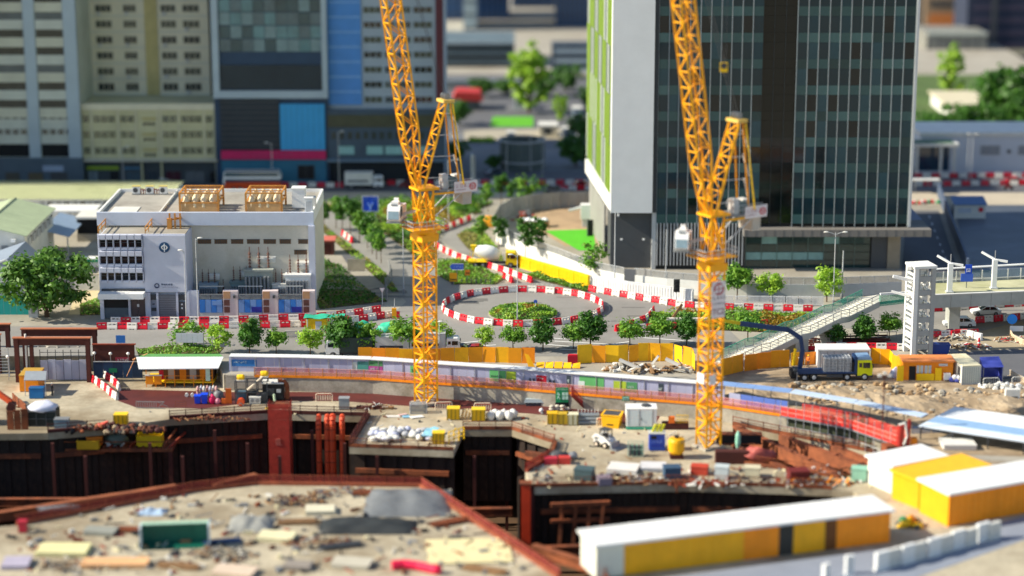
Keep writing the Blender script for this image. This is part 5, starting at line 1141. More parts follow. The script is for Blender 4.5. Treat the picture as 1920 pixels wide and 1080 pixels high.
# motorbike
t = T('motorbike', 'dark motorbike with red trim on the pale far road', 'motorbike', P(1891,356))
for x in (-.65,.65): wheel(t,x,0,.33,.14)
MB().extr([(-.6,.5),(.4,.45),(.5,.85),(.2,1.0),(-.1,.85),(-.7,.9)],-.15,.15).o('body', M('bike red','#8c1f24',.4), t); MB().b2(-.6,.0,-.17,.17,.92,1.0).o('seat', black, t); MB().bar((.65,0,.35),(.4,0,1.1),.08).bar((.4,-.35,1.12),(.4,.35,1.12),.05).o('handlebar', black, t)
# ---------------------------------------------------------------- crane lorry
ty = M('lime yellow cab','#dfe012',.4,.05); nvy = M('deep blue steel','#1f3a63',.5,.12)
t = T('crane_lorry', 'four axle crane lorry with lime yellow cab and dark blue folding crane', 'crane lorry', P(1563,710), R(2.0)); cl = t
lorry_cab(t, 3.0, 2.4, 2.15, ty, .75, 2.0)
MB().extr([(2.95,2.95),(5.0,2.95),(4.7,3.35),(3.0,3.3)],-1.18,1.18).o('cab_roof', M('cab roof blue','#7f9fc0',.5,.1), t); MB().b2(2.6,2.94,-1.2,1.2,.9,3.3).o('headboard', nvy, t)
MB().b2(-5.2,3.0,-.55,.55,.65,1.0).o('chassis', dgrey, t); MB().b2(-5.0,2.58,-1.22,1.22,1.05,1.25).o('flatbed', nvy, t); MB().extr([(-5.2,1.26),(-1.7,1.26),(-2.6,1.75),(-5.2,1.75)],-1.2,-1.1).o('side_board', nvy, t)
for x in (-4.2,-2.9,1.6,4.0):
 for y in (-1.05,1.05): wheel(t,x,y,.53,.38,lgrey)
MB().b2(-1.2,1.0,-1.25,-1.0,.55,.95).o('tool_box', dgrey, t)
m = MB(); r = random.Random(4)
bp_ = M('bundle plastic','#9a9da0',.4,.25,2,bump=.3)
for a in range(4):
 for b_ in range(5): MB().b2(-1.55+a*.93,-.66+a*.93,-1.1,1.1,1.27+b_*.38,1.61+b_*.38).o('wrapped_bundle', bp_, t)
for a in range(8): MB().b2(-1.4+a*.5,-1.36+a*.5,-1.13,1.13,1.26,3.2).o('strap', M('strap pale','#c3c6c8',.6), t)
MB().b2(2.0,2.55,-1.1,1.1,1.27,2.6).o('side_panel', black, t)
# knuckle crane at the rear
MB().b2(-5.6,-4.6,-1.1,1.1,1.0,1.5).o('crane_base', dgrey, t); MB().b2(-6.0,-5.2,-1.0,1.0,.35,1.3).o('rear_frame', black, t)
MB().bar((-4.7,0,1.5),(-4.4,0,4.2),.55,.6).o('crane_post', nvy, t); MB().tube((-5.6,0.1,1.9),(-5.35,.1,4.3),.22).o('hydraulic_cylinder', yelb, t); MB().bar((-4.4,0,4.0),(-4.7,0,5.8),.5,.55).o('crane_elbow', nvy, t)
MB().bar((-4.6,0,5.7),(-6.5,0,7.0),.5,.6).o('crane_boom', nvy, t); MB().bar((-6.4,0,6.95),(-13.0,0,7.9),.5,.6).o('crane_boom', nvy, t)
MB().bar((-12.9,0,7.9),(-16.3,0,8.5),.36,.4).o('crane_jib', M('jib yellow','#c9b31a',.5,.1), t); MB().bar((-16.2,0,8.5),(-17.3,0,8.0),.2).o('crane_hook_arm', M('jib yellow',''), t); MB().tube((-17.2,0,8.0),(-17.2,0,5.6),.03).o('cable', black, t)
for y in (-1.6,1.6): MB().bar((-5.3,y,0),(-5.3,y,1.4),.14).b2(-5.55,-5.05,y-.25,y+.25,.0,.06).o('outrigger', grey, t)
# ---------------------------------------------------------------- tower cranes
def crane(base, Hm, az, label, rotm, luff):
 t = T('tower_crane', label, 'tower crane', base); a = 1.08; ly = yel; wb = M('crane amber','#ea9c0c',.45,.12,1.2)
 Rm = Matrix.Rotation(rotm, 4, 'Z')
 def child(name, mb, mat, smooth=False): mb.M = None; return mb.o(name, mat, t, smooth=smooth)
 cs = [Rm @ Vector((x*a, y*a, 0)) for x, y in ((-1,-1),(1,-1),(1,1),(-1,1))]
 for c in cs: child('mast_leg', MB().bar(c, c+Vector((0,0,Hm-1.2)), .26), ly)
 nb_ = 13; bh = (Hm-1.4)/nb_
 mesh = []
 for i in range(4):
  p, q = cs[i], cs[(i+1) % 4]
  mesh.append((MB().bar(p,q,.15)).mesh('mast_brace', wb if i in (1,2) else ly))
  mesh.append((MB().bar(p,q+Vector((0,0,bh)),.17), MB().bar(q,p+Vector((0,0,bh)),.15)))
  mesh[-1] = tuple(x.mesh('mast_brace', wb if i in (1,2) else ly) for x in mesh[-1])
 for k in range(nb_):
  for i in range(4): link('mast_brace', mesh[2*i], t, (0,0,.15+k*bh)); link('mast_brace', mesh[2*i+1][(k+i) % 2], t, (0,0,.15+k*bh))
 m = MB()
 for k in range(30): m.bar(Rm @ Vector((-.25,.6,.3+k*Hm/31)), Rm @ Vector((.25,.6,.3+k*Hm/31)), .05)
 m.bar(Rm @ Vector((-.25,.6,0)), Rm @ Vector((-.25,.6,Hm-1)), .07).bar(Rm @ Vector((.25,.6,0)), Rm @ Vector((.25,.6,Hm-1)), .07); child('ladder', m, wb)
 child('base_collar', MB().box((0,0,.15),(3.0,3.0,.3),rotm), concrete)
 child('slewing_ring', MB().lathe([(0,Hm-.5),(1.55,Hm-.5),(1.65,Hm-.2),(1.55,Hm+.25),(0,Hm+.25)],(0,0,0),20), ly)
 m = MB(); m.box((0,0,Hm-1.0),(2.7,2.7,.9),rotm); child('top_frame', m, ly)
 S_ = Matrix.Rotation(az, 4, 'Z')
 def W(x, y, z): return S_ @ Vector((x,y,z))
 def sb(name, bars, mat, w=.15):
  m = MB()
  for p, q in bars: m.bar(W(*p), W(*q), w)
  return child(name, m, mat)
 z0 = Hm+.3; z1 = Hm+5.4
 # work platform with railing
 m = MB(); m.M = S_; m.b2(-2.4,2.6,-2.0,2.0,z0-.06,z0+.06); m.o('platform', ly, t)
 m = MB()
 pr = [(-2.4,-2.0),(2.6,-2.0),(2.6,2.0),(-2.4,2.0)]
 for i in range(4):
  p, q = pr[i], pr[(i+1) % 4]
  for h in (.55,1.1): m.bar(W(*p,z0+h), W(*q,z0+h), .06)
  for k in range(5): x = p[0]+(q[0]-p[0])*k/5; y = p[1]+(q[1]-p[1])*k/5; m.bar(W(x,y,z0), W(x,y,z0+1.1), .06)
 child('platform_railing', m, lgrey)
 # tower head
 for x, y in ((-1,-1),(1,-1),(1,1),(-1,1)): sb('head_leg', [((x*1.0,y*1.0,z0),(x*.95+.2,y*1.15,z1))], ly, .26)
 for i, (p, q) in enumerate((((-1,-1),(1,-1)),((1,-1),(1,1)),((1,1),(-1,1)),((-1,1),(-1,-1)))):
  sb('head_brace', [((p[0],p[1],z0+.2),(q[0]+.1,q[1]*1.1,z1-.3))], ly, .17); sb('head_brace', [((q[0],q[1],z0+.2),(p[0]+.1,p[1]*1.1,z1-.3))], ly, .17); sb('head_brace', [((p[0]+.1,p[1],z0+2.5),(q[0]+.1,q[1],z0+2.5))], ly, .15)
 m = MB(); m.M = S_; m.b2(-1.6,1.5,-1.4,1.4,z1,z1+.3); m.o('head_deck', ly, t)
 # counter jib with winches, counterweight and sign board
 m = MB(); m.M = S_; m.b2(-6.4,-1.61,-1.5,1.5,z1-.25,z1-.02); m.o('counter_deck', grey, t)
 for y in (-1.5,1.5): sb('deck_beam', [((-6.4,y,z1-.5),(-.6,y,z1-.5))], ly, .25); sb('deck_strut', [((-5,y,z1-.5),(-1.0,y*.7,z0+1.5))], lgrey, .14)
 m = MB(); m.M = S_; m.b2(-6.3,-5.0,-1.35,1.35,z1-2.3,z1-.3); m.o('counterweight', M('ballast grey','#b3ada2',.8,.12), t)
 for y in (-.7,.7):
  m = MB(); m.M = S_; m.lathe([(0,-.55),(.75,-.55),(.75,-.45),(.5,-.4),(.5,.4),(.75,.45),(.75,.55),(0,.55)],(-3.6,y,z1+.85),14,axis='y'); m.o('winch_drum', grey if y < 0 else M('slate winch','#5d7274',.5,.1), t)
 m = MB(); m.M = S_; m.b2(-5.4,-4.4,-1.2,.1,z1,z1+1.5); m.o('winch_housing', whited, t)
 m = MB(); m.M = S_; m.b2(-2.9,-2.1,.2,1.3,z1,z1+1.9); m.o('power_pack', lgrey, t)
 m = MB()
 for k in range(9): m.bar(W(-6.4+k*.6,1.5,z1), W(-6.4+k*.6,1.5,z1+1.1), .05)
 m.bar(W(-6.4,1.5,z1+1.1), W(-1.6,1.5,z1+1.1), .06).bar(W(-6.4,1.5,z1+.55), W(-1.6,1.5,z1+.55), .05); child('deck_railing', m, lgrey)
 sgn = T  # sign board on the camera side of the counter deck
 m = MB(); m.M = S_; m.b2(-7.0,-3.6,1.62,1.7,z1-.6,z1+.9); bd = m.o('sign_board', M('board pinkish white','#ded8da',.55,.05), t)
 m = MB(); n = 16; cx = -6.3
 for i in range(n):
  if i % 8 == 3: continue
  a0, a1 = 2*math.pi*i/n, 2*math.pi*(i+1)/n; m.bar(W(cx+.42*math.cos(a0),1.72,z1+.15+.42*math.sin(a0)), W(cx+.42*math.cos(a1),1.72,z1+.15+.42*math.sin(a1)), .12)
 m.bar(W(cx-.4,1.72,z1+.15), W(cx+.4,1.72,z1+.15), .07).bar(W(cx,1.72,z1-.25), W(cx,1.72,z1+.55), .07); child('logo', m, M('logo red','#c9454e',.5,.05))
 g = glyphs(MB(), 0, 0, .5, 4, 0, 8, .22, 6); v2 = MB(); v2.M = S_ @ Matrix.Translation((-3.75,1.705,z1+.1)) @ Matrix.Rotation(math.pi, 4, 'Z'); v2.add(g.v, g.f); v2.o('lettering', M('sign faded red','#b98a92',.5,.05), t)
 g = glyphs(MB(), 0, 0, .22, 9, 0, 18, .3, 4, .6); v2 = MB(); v2.M = S_ @ Matrix.Translation((-3.75,1.705,z1-.32)) @ Matrix.Rotation(math.pi, 4, 'Z'); v2.add(g.v, g.f); v2.o('lettering', M('sign faded red',''), t)
 # A-frame
 ap = (-3.3, 0, z1+11.5); ft = (.4, 0, z1+.3)
 for y in (-1.25,1.25):
  sb('a_frame_leg', [((.6,y,z1+.3),(-2.9,y*.75,z1+11.3))], ly, .3); sb('a_frame_back_strut', [((-4.6,y*.9,z1),(-3.5,y*.7,z1+11.3))], wb, .2)
 for k in range(1, 8):
  f0 = k/8; x = .6-3.5*f0; z = z1+.3+11*f0; yy = 1.25-.31*f0; sb('a_frame_brace', [((x,-yy,z),(x,yy,z))], ly, .14)
  f1 = (k+1)/8; x2 = .6-3.5*f1; z2 = z1+.3+11*f1; s = 1 if k % 2 else -1; sb('a_frame_brace', [((x,-yy*s,z),(x2,yy*s,z2))], ly, .12)
  f2 = k/8; x3 = -4.6+1.1*f2;
  if k % 2: sb('a_frame_brace', [((x,yy,z),(x3,yy*.8,z1+11.3*f2))], lgrey, .09)
 m = MB(); m.M = S_; m.b2(-4.0,-2.5,-1.2,1.2,z1+11.3,z1+11.7); m.o('a_frame_head', M('head cream','#d9b45a',.5,.1), t)
 m = MB(); m.M = S_
 for y in (-.5,.0,.5): m.lathe([(0,-.08),(.45,-.08),(.38,0),(.45,.08),(0,.08)],(-3.2,y,z1+12.1),12,axis='y')
 m.o('sheave', grey, t)
 m = MB(); m.M = S_
 for k in range(3): m.bar((-4.9,.6,z1+1.5+k*3),(-4.1+.25*k,.6,z1+4.3+k*3),.16)
 m.o('access_ladder', lgrey, t)
 sb('hoist_rod', [((-4.9,1.9,z1+.5),(-3.7,1.2,z1+11.2))], yelb, .18)
 # luffing jib
 th = R(luff); fx, fz = 1.1, z1+.4; LJ = 46
 d = Vector((math.cos(th),0,math.sin(th))); up = Vector((-math.sin(th),0,math.cos(th)))
 def J(s, y, h): v = Vector((fx,0,fz)) + d*s + up*h; return S_ @ Vector((v.x, y, v.z))
 def half(s): return .25+.75*min(1, s/7)
 for y in (-1,1):
  for h in (-1,1):
   prev = J(0, y*.9, h*.2); pts = [0,7,LJ]
   for s0, s1 in ((0,7),(7,LJ)): child('jib_chord', MB().bar(J(s0,y*(.75+.2*min(1,s0/7)),h*half(s0)), J(s1,y*.95,h*half(s1)), .24), ly)
 s = 0; k = 0
 while s < LJ-2:
  s1 = s+2.0; ya, yb_ = .75+.2*min(1,s/7), .75+.2*min(1,s1/7); ha, hb = half(s), half(s1); q = 1 if k % 2 else -1
  for h in (-1,1): child('jib_brace', MB().bar(J(s,-ya*q,h*ha), J(s1,yb_*q,h*hb), .14), ly); child('jib_brace', MB().bar(J(s1,-yb_,h*hb), J(s1,yb_,h*hb), .14), ly)
  for y in (-1,1): child('jib_brace', MB().bar(J(s,y*ya,-ha*q), J(s1,y*yb_,hb*q), .14), wb)
  s = s1; k += 1
 m = MB()
 for y in (-.35,.35): m.bar(W(-3.2,y,z1+12.1), J(LJ*.9,y,.9), .06)
 child('pendant_rope', m, dgrey)
 # operator cab
 m = MB(); cm = S_ @ Matrix.Translation((3.4,-1.7,z0+.9)) @ Matrix.Rotation(-az-R(100), 4, 'Z'); m.M = cm
 prof = [(-1.0,0),(1.0,0),(1.35,.35),(1.15,1.5),(.75,2.2),(-1.0,2.2)]
 m.extr(prof, -.85, .85); m.o('cab', white, t)
 m = MB(); m.M = cm; m.add([(1.2,-.7,.25),(1.2,.7,.25),(1.385,.7,.42),(1.385,-.7,.42),(1.2,-.7,1.45),(1.2,.7,1.45)],[(0,1,2,3),(3,2,5,4)])
 m.add([(1.345,-.68,.5),(1.345,.68,.5),(1.2,.68,1.42),(1.2,-.68,1.42),(1.25,-.68,.5),(1.25,.68,.5),(1.1,.68,1.42),(1.1,-.68,1.42)],[(0,1,2,3),(7,6,5,4),(0,3,7,4),(1,5,6,2),(3,2,6,7),(0,4,5,1)]); m.o('cab_windscreen', M('cab glass','#7f95a0',.12,.15,1,spec=.7), t)
 for yy in (-.87,.87):
  m = MB(); m.M = cm; m.extr([(-.3,.75),(.9,.55),(1.05,1.35),(.65,1.95),(-.3,1.95)], yy-.02, yy+.02); m.o('cab_side_window', glass, t)
 m = MB(); m.M = cm; m.b2(-.5,.4,-.5,.5,2.21,2.55); m.b2(-.9,-.5,-.3,.3,2.21,2.9); m.o('cab_air_conditioner', white, t)
 m = MB(); m.M = cm; m.b2(-2.6,-1.02,-.8,.9,.1,1.9); m.o('cab_housing', M('pinkish white','#d6c9c8',.55,.08), t)
 m = MB(); m.M = cm; m.b2(-3.0,1.2,-1.0,1.0,-.16,-.03); m.o('cab_support', grey, t)
 m = MB(); m.M = cm; m.b2(.2,.9,-.45,.45,2.205,2.23); m.o('cab_roof_window', glass, t)
 for y in (-.9,-.2): sb('cab_bracket', [((.9,y,z0+.35),(3.3,y-1.0,z0+.75))], ly, .22); sb('cab_bracket', [((.9,y,z0+2.2),(3.0,y-1.0,z0+1.6))], lgrey, .14)
 m = MB(); m.M = S_; m.b2(1.0,3.0,-1.9,-.6,z0+.55,z0+.68); m.o('cab_walkway', grey, t)
 return t
b1 = P(799,757,ZD); b2_ = P(1328,838,ZD)
c1 = crane(b1, 24.0, R(208), 'yellow tower crane with plain mast standing on the site deck by the orange walkway', R(38), 82.2)
c2 = crane(b2_, 24.4, R(212), 'yellow tower crane with a TC2 board on its mast, beside the stairs', R(30), 81)
# TC2 board, and a blank white board low on the mast
Rm = Matrix.Rotation(R(30), 4, 'Z')
def board(x0, x1, z0, z1, nm='mast_board'):
 m = MB(); m.M = Rm; m.b2(x0, x1, -1.27, -1.22, z0, z1); return m.o(nm, M('board pinkish white',''), c2)
def zc2(py): return F(960, py, b2_.y)[1]-ZD
zt, zb = zc2(524), zc2(592)
board(-.85, 1.15, zb, zt)
m = MB(); n = 24; rr_ = .68; cz = zt-.95
for i in range(n):
 if i in (1, 2, 13, 14): continue
 a0, a1 = 2*math.pi*(i+.3)/n, 2*math.pi*(i+1.3)/n; m.bar(Rm @ Vector((.15+rr_*math.cos(a0),-1.285,cz+rr_*math.sin(a0))), Rm @ Vector((.15+rr_*math.cos(a1),-1.285,cz+rr_*math.sin(a1))), .15)
m.bar(Rm @ Vector((.15-rr_,-1.285,cz)), Rm @ Vector((.15+rr_,-1.285,cz)), .07).bar(Rm @ Vector((.15,-1.285,cz-rr_)), Rm @ Vector((.15,-1.285,cz+rr_)), .07)
m.o('logo', M('logo red2','#ae2732',.5,.05), c2)
for zz, n_, sd, h, mt in ((zt-2.3,4,4,.42,'#77727a'),(zt-2.95,6,7,.27,'#77727a')):
 g = glyphs(MB(), 0, 0, h, n_, 0, sd, .2, 5); v2 = MB(); v2.M = Rm @ Matrix.Translation((-.65,-1.272,zz)); v2.add(g.v, g.f); v2.o('lettering', M('sign grey','#77727a',.5,.05), c2)
lettering('TC2', 1.05, M('sign maroon','#74202c',.5,.05), c2, Rm @ Vector((.15,-1.28,zb+.75)), rot=(90,0,30), sx=.92)
m = MB(); m.M = Rm; m.b2(-1.3,-1.25,-.5,.9,zc2(716),zc2(698)); m.o('mast_board', white, c2)
m = MB(); m.M = Rm; m.b2(-.9,.0,-1.27,-1.22,zc2(716),zc2(698)); m.o('mast_board', white, c2)
# hook block hanging beside the tower glazing
hx, hz = F(1357, 126, b2_.y-2); t = T('hook_block', 'yellow hook block hanging on thin ropes above the marked crane', 'hook', (hx, b2_.y-2, hz-.6))
MB().box((0,0,.6),(.9,.5,1.1)).o('block', yelb, t); MB().lathe([(0,-.3),(.38,-.3),(.38,-.26),(0,-.26)],(0,0,.8),12,axis='y').o('sheave', dgrey, t); MB().path([(0,0,.05),(0,0,-.3),(.2,0,-.5),(.3,0,-.3)],.07).o('hook', dgrey, t); MB().tube((-.2,0,1.1),(-.6,0,34),.03).tube((.2,0,1.1),(.4,0,34),.03).o('rope', dgrey, t)
# ---------------------------------------------------------------- stairs, lift tower, footbridge
stp = M('stair concrete','#d2cfc2',.75,.08,.6); sof = M('stair soffit','#a9aaa6',.75,.08,.6)
B = P(1366,690,0); U = P(1648,566,5.6); t = T('footbridge_stairs', 'long pale stairs with green glass balustrade climbing to the lift tower', 'stairs', B)
d = Vector((U.x-B.x, U.y-B.y, 0)); Lh = d.length; d.normalize(); nf = Vector((-d.y, d.x, 0)); Wd = 3.4      # nf points to the far side
def SP(s, o, z): return Vector(d*s + nf*o + Vector((0,0,z)))
nfl, spf = 4, 9; rise = 5.6/(nfl*spf); land = 1.6; tread = (Lh-(nfl-1)*land)/(nfl*spf); s = 0; z = 0; prof = [(0,0)]
sm = None
for fl in range(nfl):
 for k in range(spf):
  z += rise; m = MB(); a = [SP(s,0,z-rise*1.0-.1), SP(s+tread,0,z-rise-.1), SP(s+tread,Wd,z-rise-.1), SP(s,Wd,z-rise-.1)]; b = [SP(s,0,z), SP(s+tread,0,z), SP(s+tread,Wd,z), SP(s,Wd,z)]
  m.add(a+b, [(3,2,1,0),(4,5,6,7),(0,1,5,4),(1,2,6,5),(2,3,7,6),(3,0,4,7)]); m.o('step', stp, t)
  m = MB(); m.bar(SP(s-.02,.1,z+.005), SP(s-.02,Wd-.1,z+.005), .07, .03); m.o('nosing', grey, t)
  s += tread
 prof.append((s, z))
 if fl < nfl-1:
  m = MB(); a = [SP(s,0,z-.3), SP(s+land,0,z-.3), SP(s+land,Wd,z-.3), SP(s,Wd,z-.3)]; b = [x+Vector((0,0,.3)) for x in a]; m.add(a+b, [(3,2,1,0),(4,5,6,7),(0,1,5,4),(1,2,6,5),(2,3,7,6),(3,0,4,7)]); m.o('landing', stp, t); s += land; prof.append((s, z))
for o, nm in ((-.2,'stringer'),(Wd,'stringer')):
 for (s0,z0),(s1,z1) in zip(prof, prof[1:]):
  m = MB(); a = [SP(s0,o,z0-.75), SP(s1,o,z1-.75), SP(s1,o+.2,z1-.75), SP(s0,o+.2,z0-.75)]; b = [SP(s0,o,z0+.12), SP(s1,o,z1+.12), SP(s1,o+.2,z1+.12), SP(s0,o+.2,z0+.12)]
  m.add(a+b, [(3,2,1,0),(4,5,6,7),(0,1,5,4),(1,2,6,5),(2,3,7,6),(3,0,4,7)]); m.o(nm, sof, t)
for (s0,z0),(s1,z1) in zip(prof, prof[1:]):
 m = MB(); a = [SP(s0,.02,z0-.7), SP(s1,.02,z1-.7), SP(s1,Wd-.02,z1-.7), SP(s0,Wd-.02,z0-.7)]; b = [x+Vector((0,0,.25)) for x in a]; m.add(a+b, [(3,2,1,0),(4,5,6,7),(0,1,5,4),(1,2,6,5),(2,3,7,6),(3,0,4,7)]); m.o('soffit', sof, t)
 n = max(1, round((s1-s0)/1.6))
 for o, far in ((-.1, 0), (Wd+.1, 1)):
  rl = MB(); rl.bar(SP(s0,o,z0+1.15), SP(s1,o,z1+1.15), .09)
  if not far: rl.bar(SP(s0,o,z0+.6), SP(s1,o,z1+.6), .05)
  rl.o('handrail', grey if not far else M('green rail','#3f8f77',.5,.1), t)
  for k in range(n):
   f0, f1 = k/n, (k+1)/n; a_ = SP(s0+(s1-s0)*f0,o,z0+(z1-z0)*f0+.12); b_ = SP(s0+(s1-s0)*f1,o,z0+(z1-z0)*f1+.12)
   MB().bar(a_, a_+Vector((0,0,1.05)), .08).o('baluster_post', grey, t)
   m = MB(); v = Vector((0,0,.95)); m.add([a_,b_,b_+v,a_+v],[(0,1,2,3)]); m.o('balustrade_panel', greenn if far else NET('pale glass panel','#b5cfc0',.25) if 'pale glass panel' not in MATS else MATS['pale glass panel'], t)
for sx, zz in ((prof[3][0]+.5, prof[3][1]-.75),(prof[6][0]-2, prof[6][1]-1.3)):
 m = MB(); m.prism([SP(sx-1.2,.3,0), SP(sx+1.2,.3,0), SP(sx+1.2,Wd-.3,0), SP(sx-1.2,Wd-.3,0)], 0, zz-.02); m.o('support_pier', sof, t)
s0, z0 = prof[-1]
m = MB(); m.prism([SP(s0,0,0), SP(s0+4.2,-.8,0), SP(s0+4.2,Wd,0), SP(s0,Wd,0)], z0-.4, z0); m.o('top_landing', stp, t)
m = MB(); m.prism([SP(s0,-.3,0), SP(s0+4.2,-1.1,0), SP(s0+4.2,-.82,0), SP(s0,-.02,0)], z0-.6, z0+1.1); m.o('landing_screen', greenn, t)
m = MB(); m.bar(SP(s0,-.2,z0+1.2), SP(s0+4.2,-1.0,z0+1.0), .3); m.o('landing_beam', white, t)
# lift tower
b = P(1716,668); h = topz(1716,500,b); t = T('lift_tower', 'open white steel lift tower under construction beside the yellow cabin', 'lift tower', b, R(12)); wl, dl = 3.2, 3.3; x0, x1 = -.6, wl-.6
lw_, lg_ = M('lift lit white','#e2e3de',.5,.05,.5), M('lift shaded grey','#a3a5a2',.55,.06,.5)  # sun and shade put into the colour: lit side white, front greyed
for x in (x0, x1-.62):
 for y in (0, dl-.5): MB().b2(x, x+.62, y, y+.5, 0, h-.35).o('corner_column', lw_ if x == x0 else lg_, t)
MB().b2(x0-.1, x1+.1, -.1, dl+.1, h-.349, h).o('roof_slab', lw_, t)
MB().b2(x0+.63,x0+.9,.02,.3,0,h-.36).o('front_strip', lg_, t)
nl = 6
for k in range(nl):
 z = .9+k*(h-1.2)/nl
 MB().b2(x0+.63, x1-.63, .06, .4, z, z+.75).o('front_beam', lg_, t); MB().b2(x0+.63, x1-.63, dl-.4, dl-.06, z, z+.5).o('back_beam', lw_, t); MB().b2(x1-.5, x1-.2, .51, dl-.51, z, z+.5).o('side_beam', lw_, t)
 for j in range(3): MB().b2(x0+.1, x0+.35, .51, dl-.51, z+j*.75, z+j*.75+.28).o('side_slat', lw_, t)
 r = random.Random(k); m = MB()
 for j in range(5): xx = r.uniform(x0+.8,x1-1.1); zz = z+.8+r.uniform(0,.6); m.b2(xx,xx+r.uniform(.15,.6),r.uniform(.6,1.2),r.uniform(1.3,2.2),zz,zz+r.uniform(.1,.7))
 m.bar((x1-.9,.8,z+.75),(x1-.9,.8,z+2.3),.14).bar((x0+1.0,1.5,z+.75),(x1-.7,1.2,z+2.2),.12).bar((x1-.8,.8,z+1.6),(x0+1.3,.8,z+1.6),.1); m.o('guide_fixing', white, t)
MB().bar((x0-.6,.5,h-.3),(x0+.3,2.5,h-.2),.45).o('roof_beam_end', white, t); MB().bar((x0-2.6,1.6,h-1.6),(x0,1.0,h-2.2),.4).o('projecting_beam', white, t); MB().bar((x0-2.4,2.5,h-3.8-.2),(x0,1.5,h-4.6),.3).o('projecting_beam', white, t)
# footbridge deck to the right
zb = 5.4; A0, A1 = P(1744,566,zb), P(2080,552,zb); C0, C1 = P(1744,531,zb), P(2080,515,zb)
t = T('footbridge', 'concrete footbridge deck with pale parapet leading away from lift tower', 'footbridge', (A0.x, A0.y, 0)); conc2 = M('bridge concrete','#a7a9a4',.75,.1,.4,second='#97998f',amt=.4)
m = MB(); m.prism([A0,A1,C1,C0], zb-.5, zb); m.o('deck', M('bridge deck','#b5b491',.8,.15,.3,second='#a1a277',amt=.45), t, True)
dv = (A1-A0).normalized(); nv = Vector((-dv.y,dv.x,0))
n = 9
for k in range(n):
 p, q = A0.lerp(A1,k/n), A0.lerp(A1,(k+.985)/n); m = MB(); m.prism([p-nv*.3,q-nv*.3,q,p], zb-.9, zb+1.0); m.o('parapet_panel', conc2, t, True)
m = MB(); m.prism([A0-nv*.4,A1-nv*.4,A1+nv*.1,A0+nv*.1], zb+1.01, zb+1.15); m.o('coping', whited, t, True)
n = 14
for k in range(n):
 p, q = C0.lerp(C1,k/n), C0.lerp(C1,(k+.96)/n); MB().add([p,q,q+Vector((0,0,1.6)),p+Vector((0,0,1.6))],[(0,1,2,3)]).o('glass_panel', NET('smoke glass panel','#64808a',.5) if 'smoke glass panel' not in MATS else MATS['smoke glass panel'], t, True); MB().bar(p,p+Vector((0,0,1.7)),.14).o('post', whited, t, True)
MB().prism([C0,C1,C1+nv*.4,C0+nv*.4], zb-.4, zb+.35).o('kerb', whited, t, True)
for px in (1800,1960):
 q = P(px,560,zb); MB().b2(q.x-.8,q.x+.8,q.y+3,q.y+6,0,zb-.51).o('bridge_pier', conc2, t, True)
for px, py, top in ((1780,548,490),(1863,541,483)):
 b = P(px,py,zb); h = topz(px,top,b)-zb; t = T('canopy_mast', 'white T shaped canopy mast on the footbridge, %s the lift tower' % ('next to' if px < 1800 else 'farther from'), 'mast', b, 0, 'canopy masts on the footbridge'); MB().bar((0,0,0),(0,0,h-.3),.7).o('column', white, t); MB().tube((0,0,h-.3),(0,0,h+1.1),.08).o('pin', grey, t)
 MB().bar((-1.9,.8,h+.7),(0,0,h-.3),.32).o('arm', white, t); MB().bar((0,0,h-.3),(1.8,-.3,h-.55),.32).o('arm', white, t); MB().box((0,0,.1),(1.1,1.1,.2)).o('base_plate', lgrey, t)
t = T('canopy_rail', 'long white tube rail spanning the footbridge canopy masts', 'rail', P(1760,520,zb)); p0 = t.location
a = Vector((F(1752,505,p0.y)[0],p0.y,F(1752,505,p0.y)[1])); e = Vector((F(2000,491,p0.y)[0],p0.y,F(2000,491,p0.y)[1])); MB().tube(a-p0,e-p0,.16).o('tube', white, t); m = MB()
for k in range(4): q = a.lerp(e,k/3+.02 if k < 3 else .98)-p0; m.bar(q, Vector((q.x,q.y,0)), .1)
m.o('hanger', grey, t)
t = T('blue_direction_board', 'small blue board with pictogram beyond the footbridge', 'sign', P(1812,540,zb)); MB().b2(-.9,.9,-.05,.05,1.0,2.2).o('board', M('sign mid blue',''), t); MB().b2(-.3,.7,-.06,.04,2.21,3.6).o('board', M('sign blue',''), t); MB().bar((0,.1,0),(0,.1,2.0),.12).o('post', grey, t); glyphs(MB(),-.15,2.4,.6,1,-.06,3,.2,6).o('pictogram', white, t)
# shaded car park beyond: ramp wall and shed
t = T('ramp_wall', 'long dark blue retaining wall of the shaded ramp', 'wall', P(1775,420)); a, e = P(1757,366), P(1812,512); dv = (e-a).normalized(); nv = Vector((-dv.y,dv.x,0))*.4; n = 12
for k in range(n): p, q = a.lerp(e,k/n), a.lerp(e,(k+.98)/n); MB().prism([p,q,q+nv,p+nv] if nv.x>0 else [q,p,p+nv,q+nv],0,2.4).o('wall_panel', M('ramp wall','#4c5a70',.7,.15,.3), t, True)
t = T('white_shed', 'white shed with blue sloped roof in the shaded car park', 'shed', P(1818,410)); MB().b2(-2.9,2.9,0,3,0,2.6).o('wall', whited, t); MB().extx([(-.4,2.62),(3.4,3.5),(3.4,3.65),(-.4,2.8)],-3.1,3.1).o('roof', M('roof slate blue','#56739c',.5,.1), t); MB().b2(-2.2,.2,-.06,-.005,1.1,2.0).o('window', M('pale shutter','#b8c0cc',.5), t); MB().lathe([(0,-.08),(.45,-.08),(.45,-.01),(0,-.01)],(2,0,1.7),14,axis='y').o('round_sign', pred, t)
t = T('rubbish_row', 'low white and red rubbish bags along the tower shadow edge', 'rubbish', P(1735,382)); m = MB(); r = random.Random(3)
for k in range(12): m.ball((r.uniform(-3,3),r.uniform(-.4,.4),.3),(.5,.4,.4),.3,7,4,r.randrange(3),k)
m.o('bags', [whited, pred, green], t)
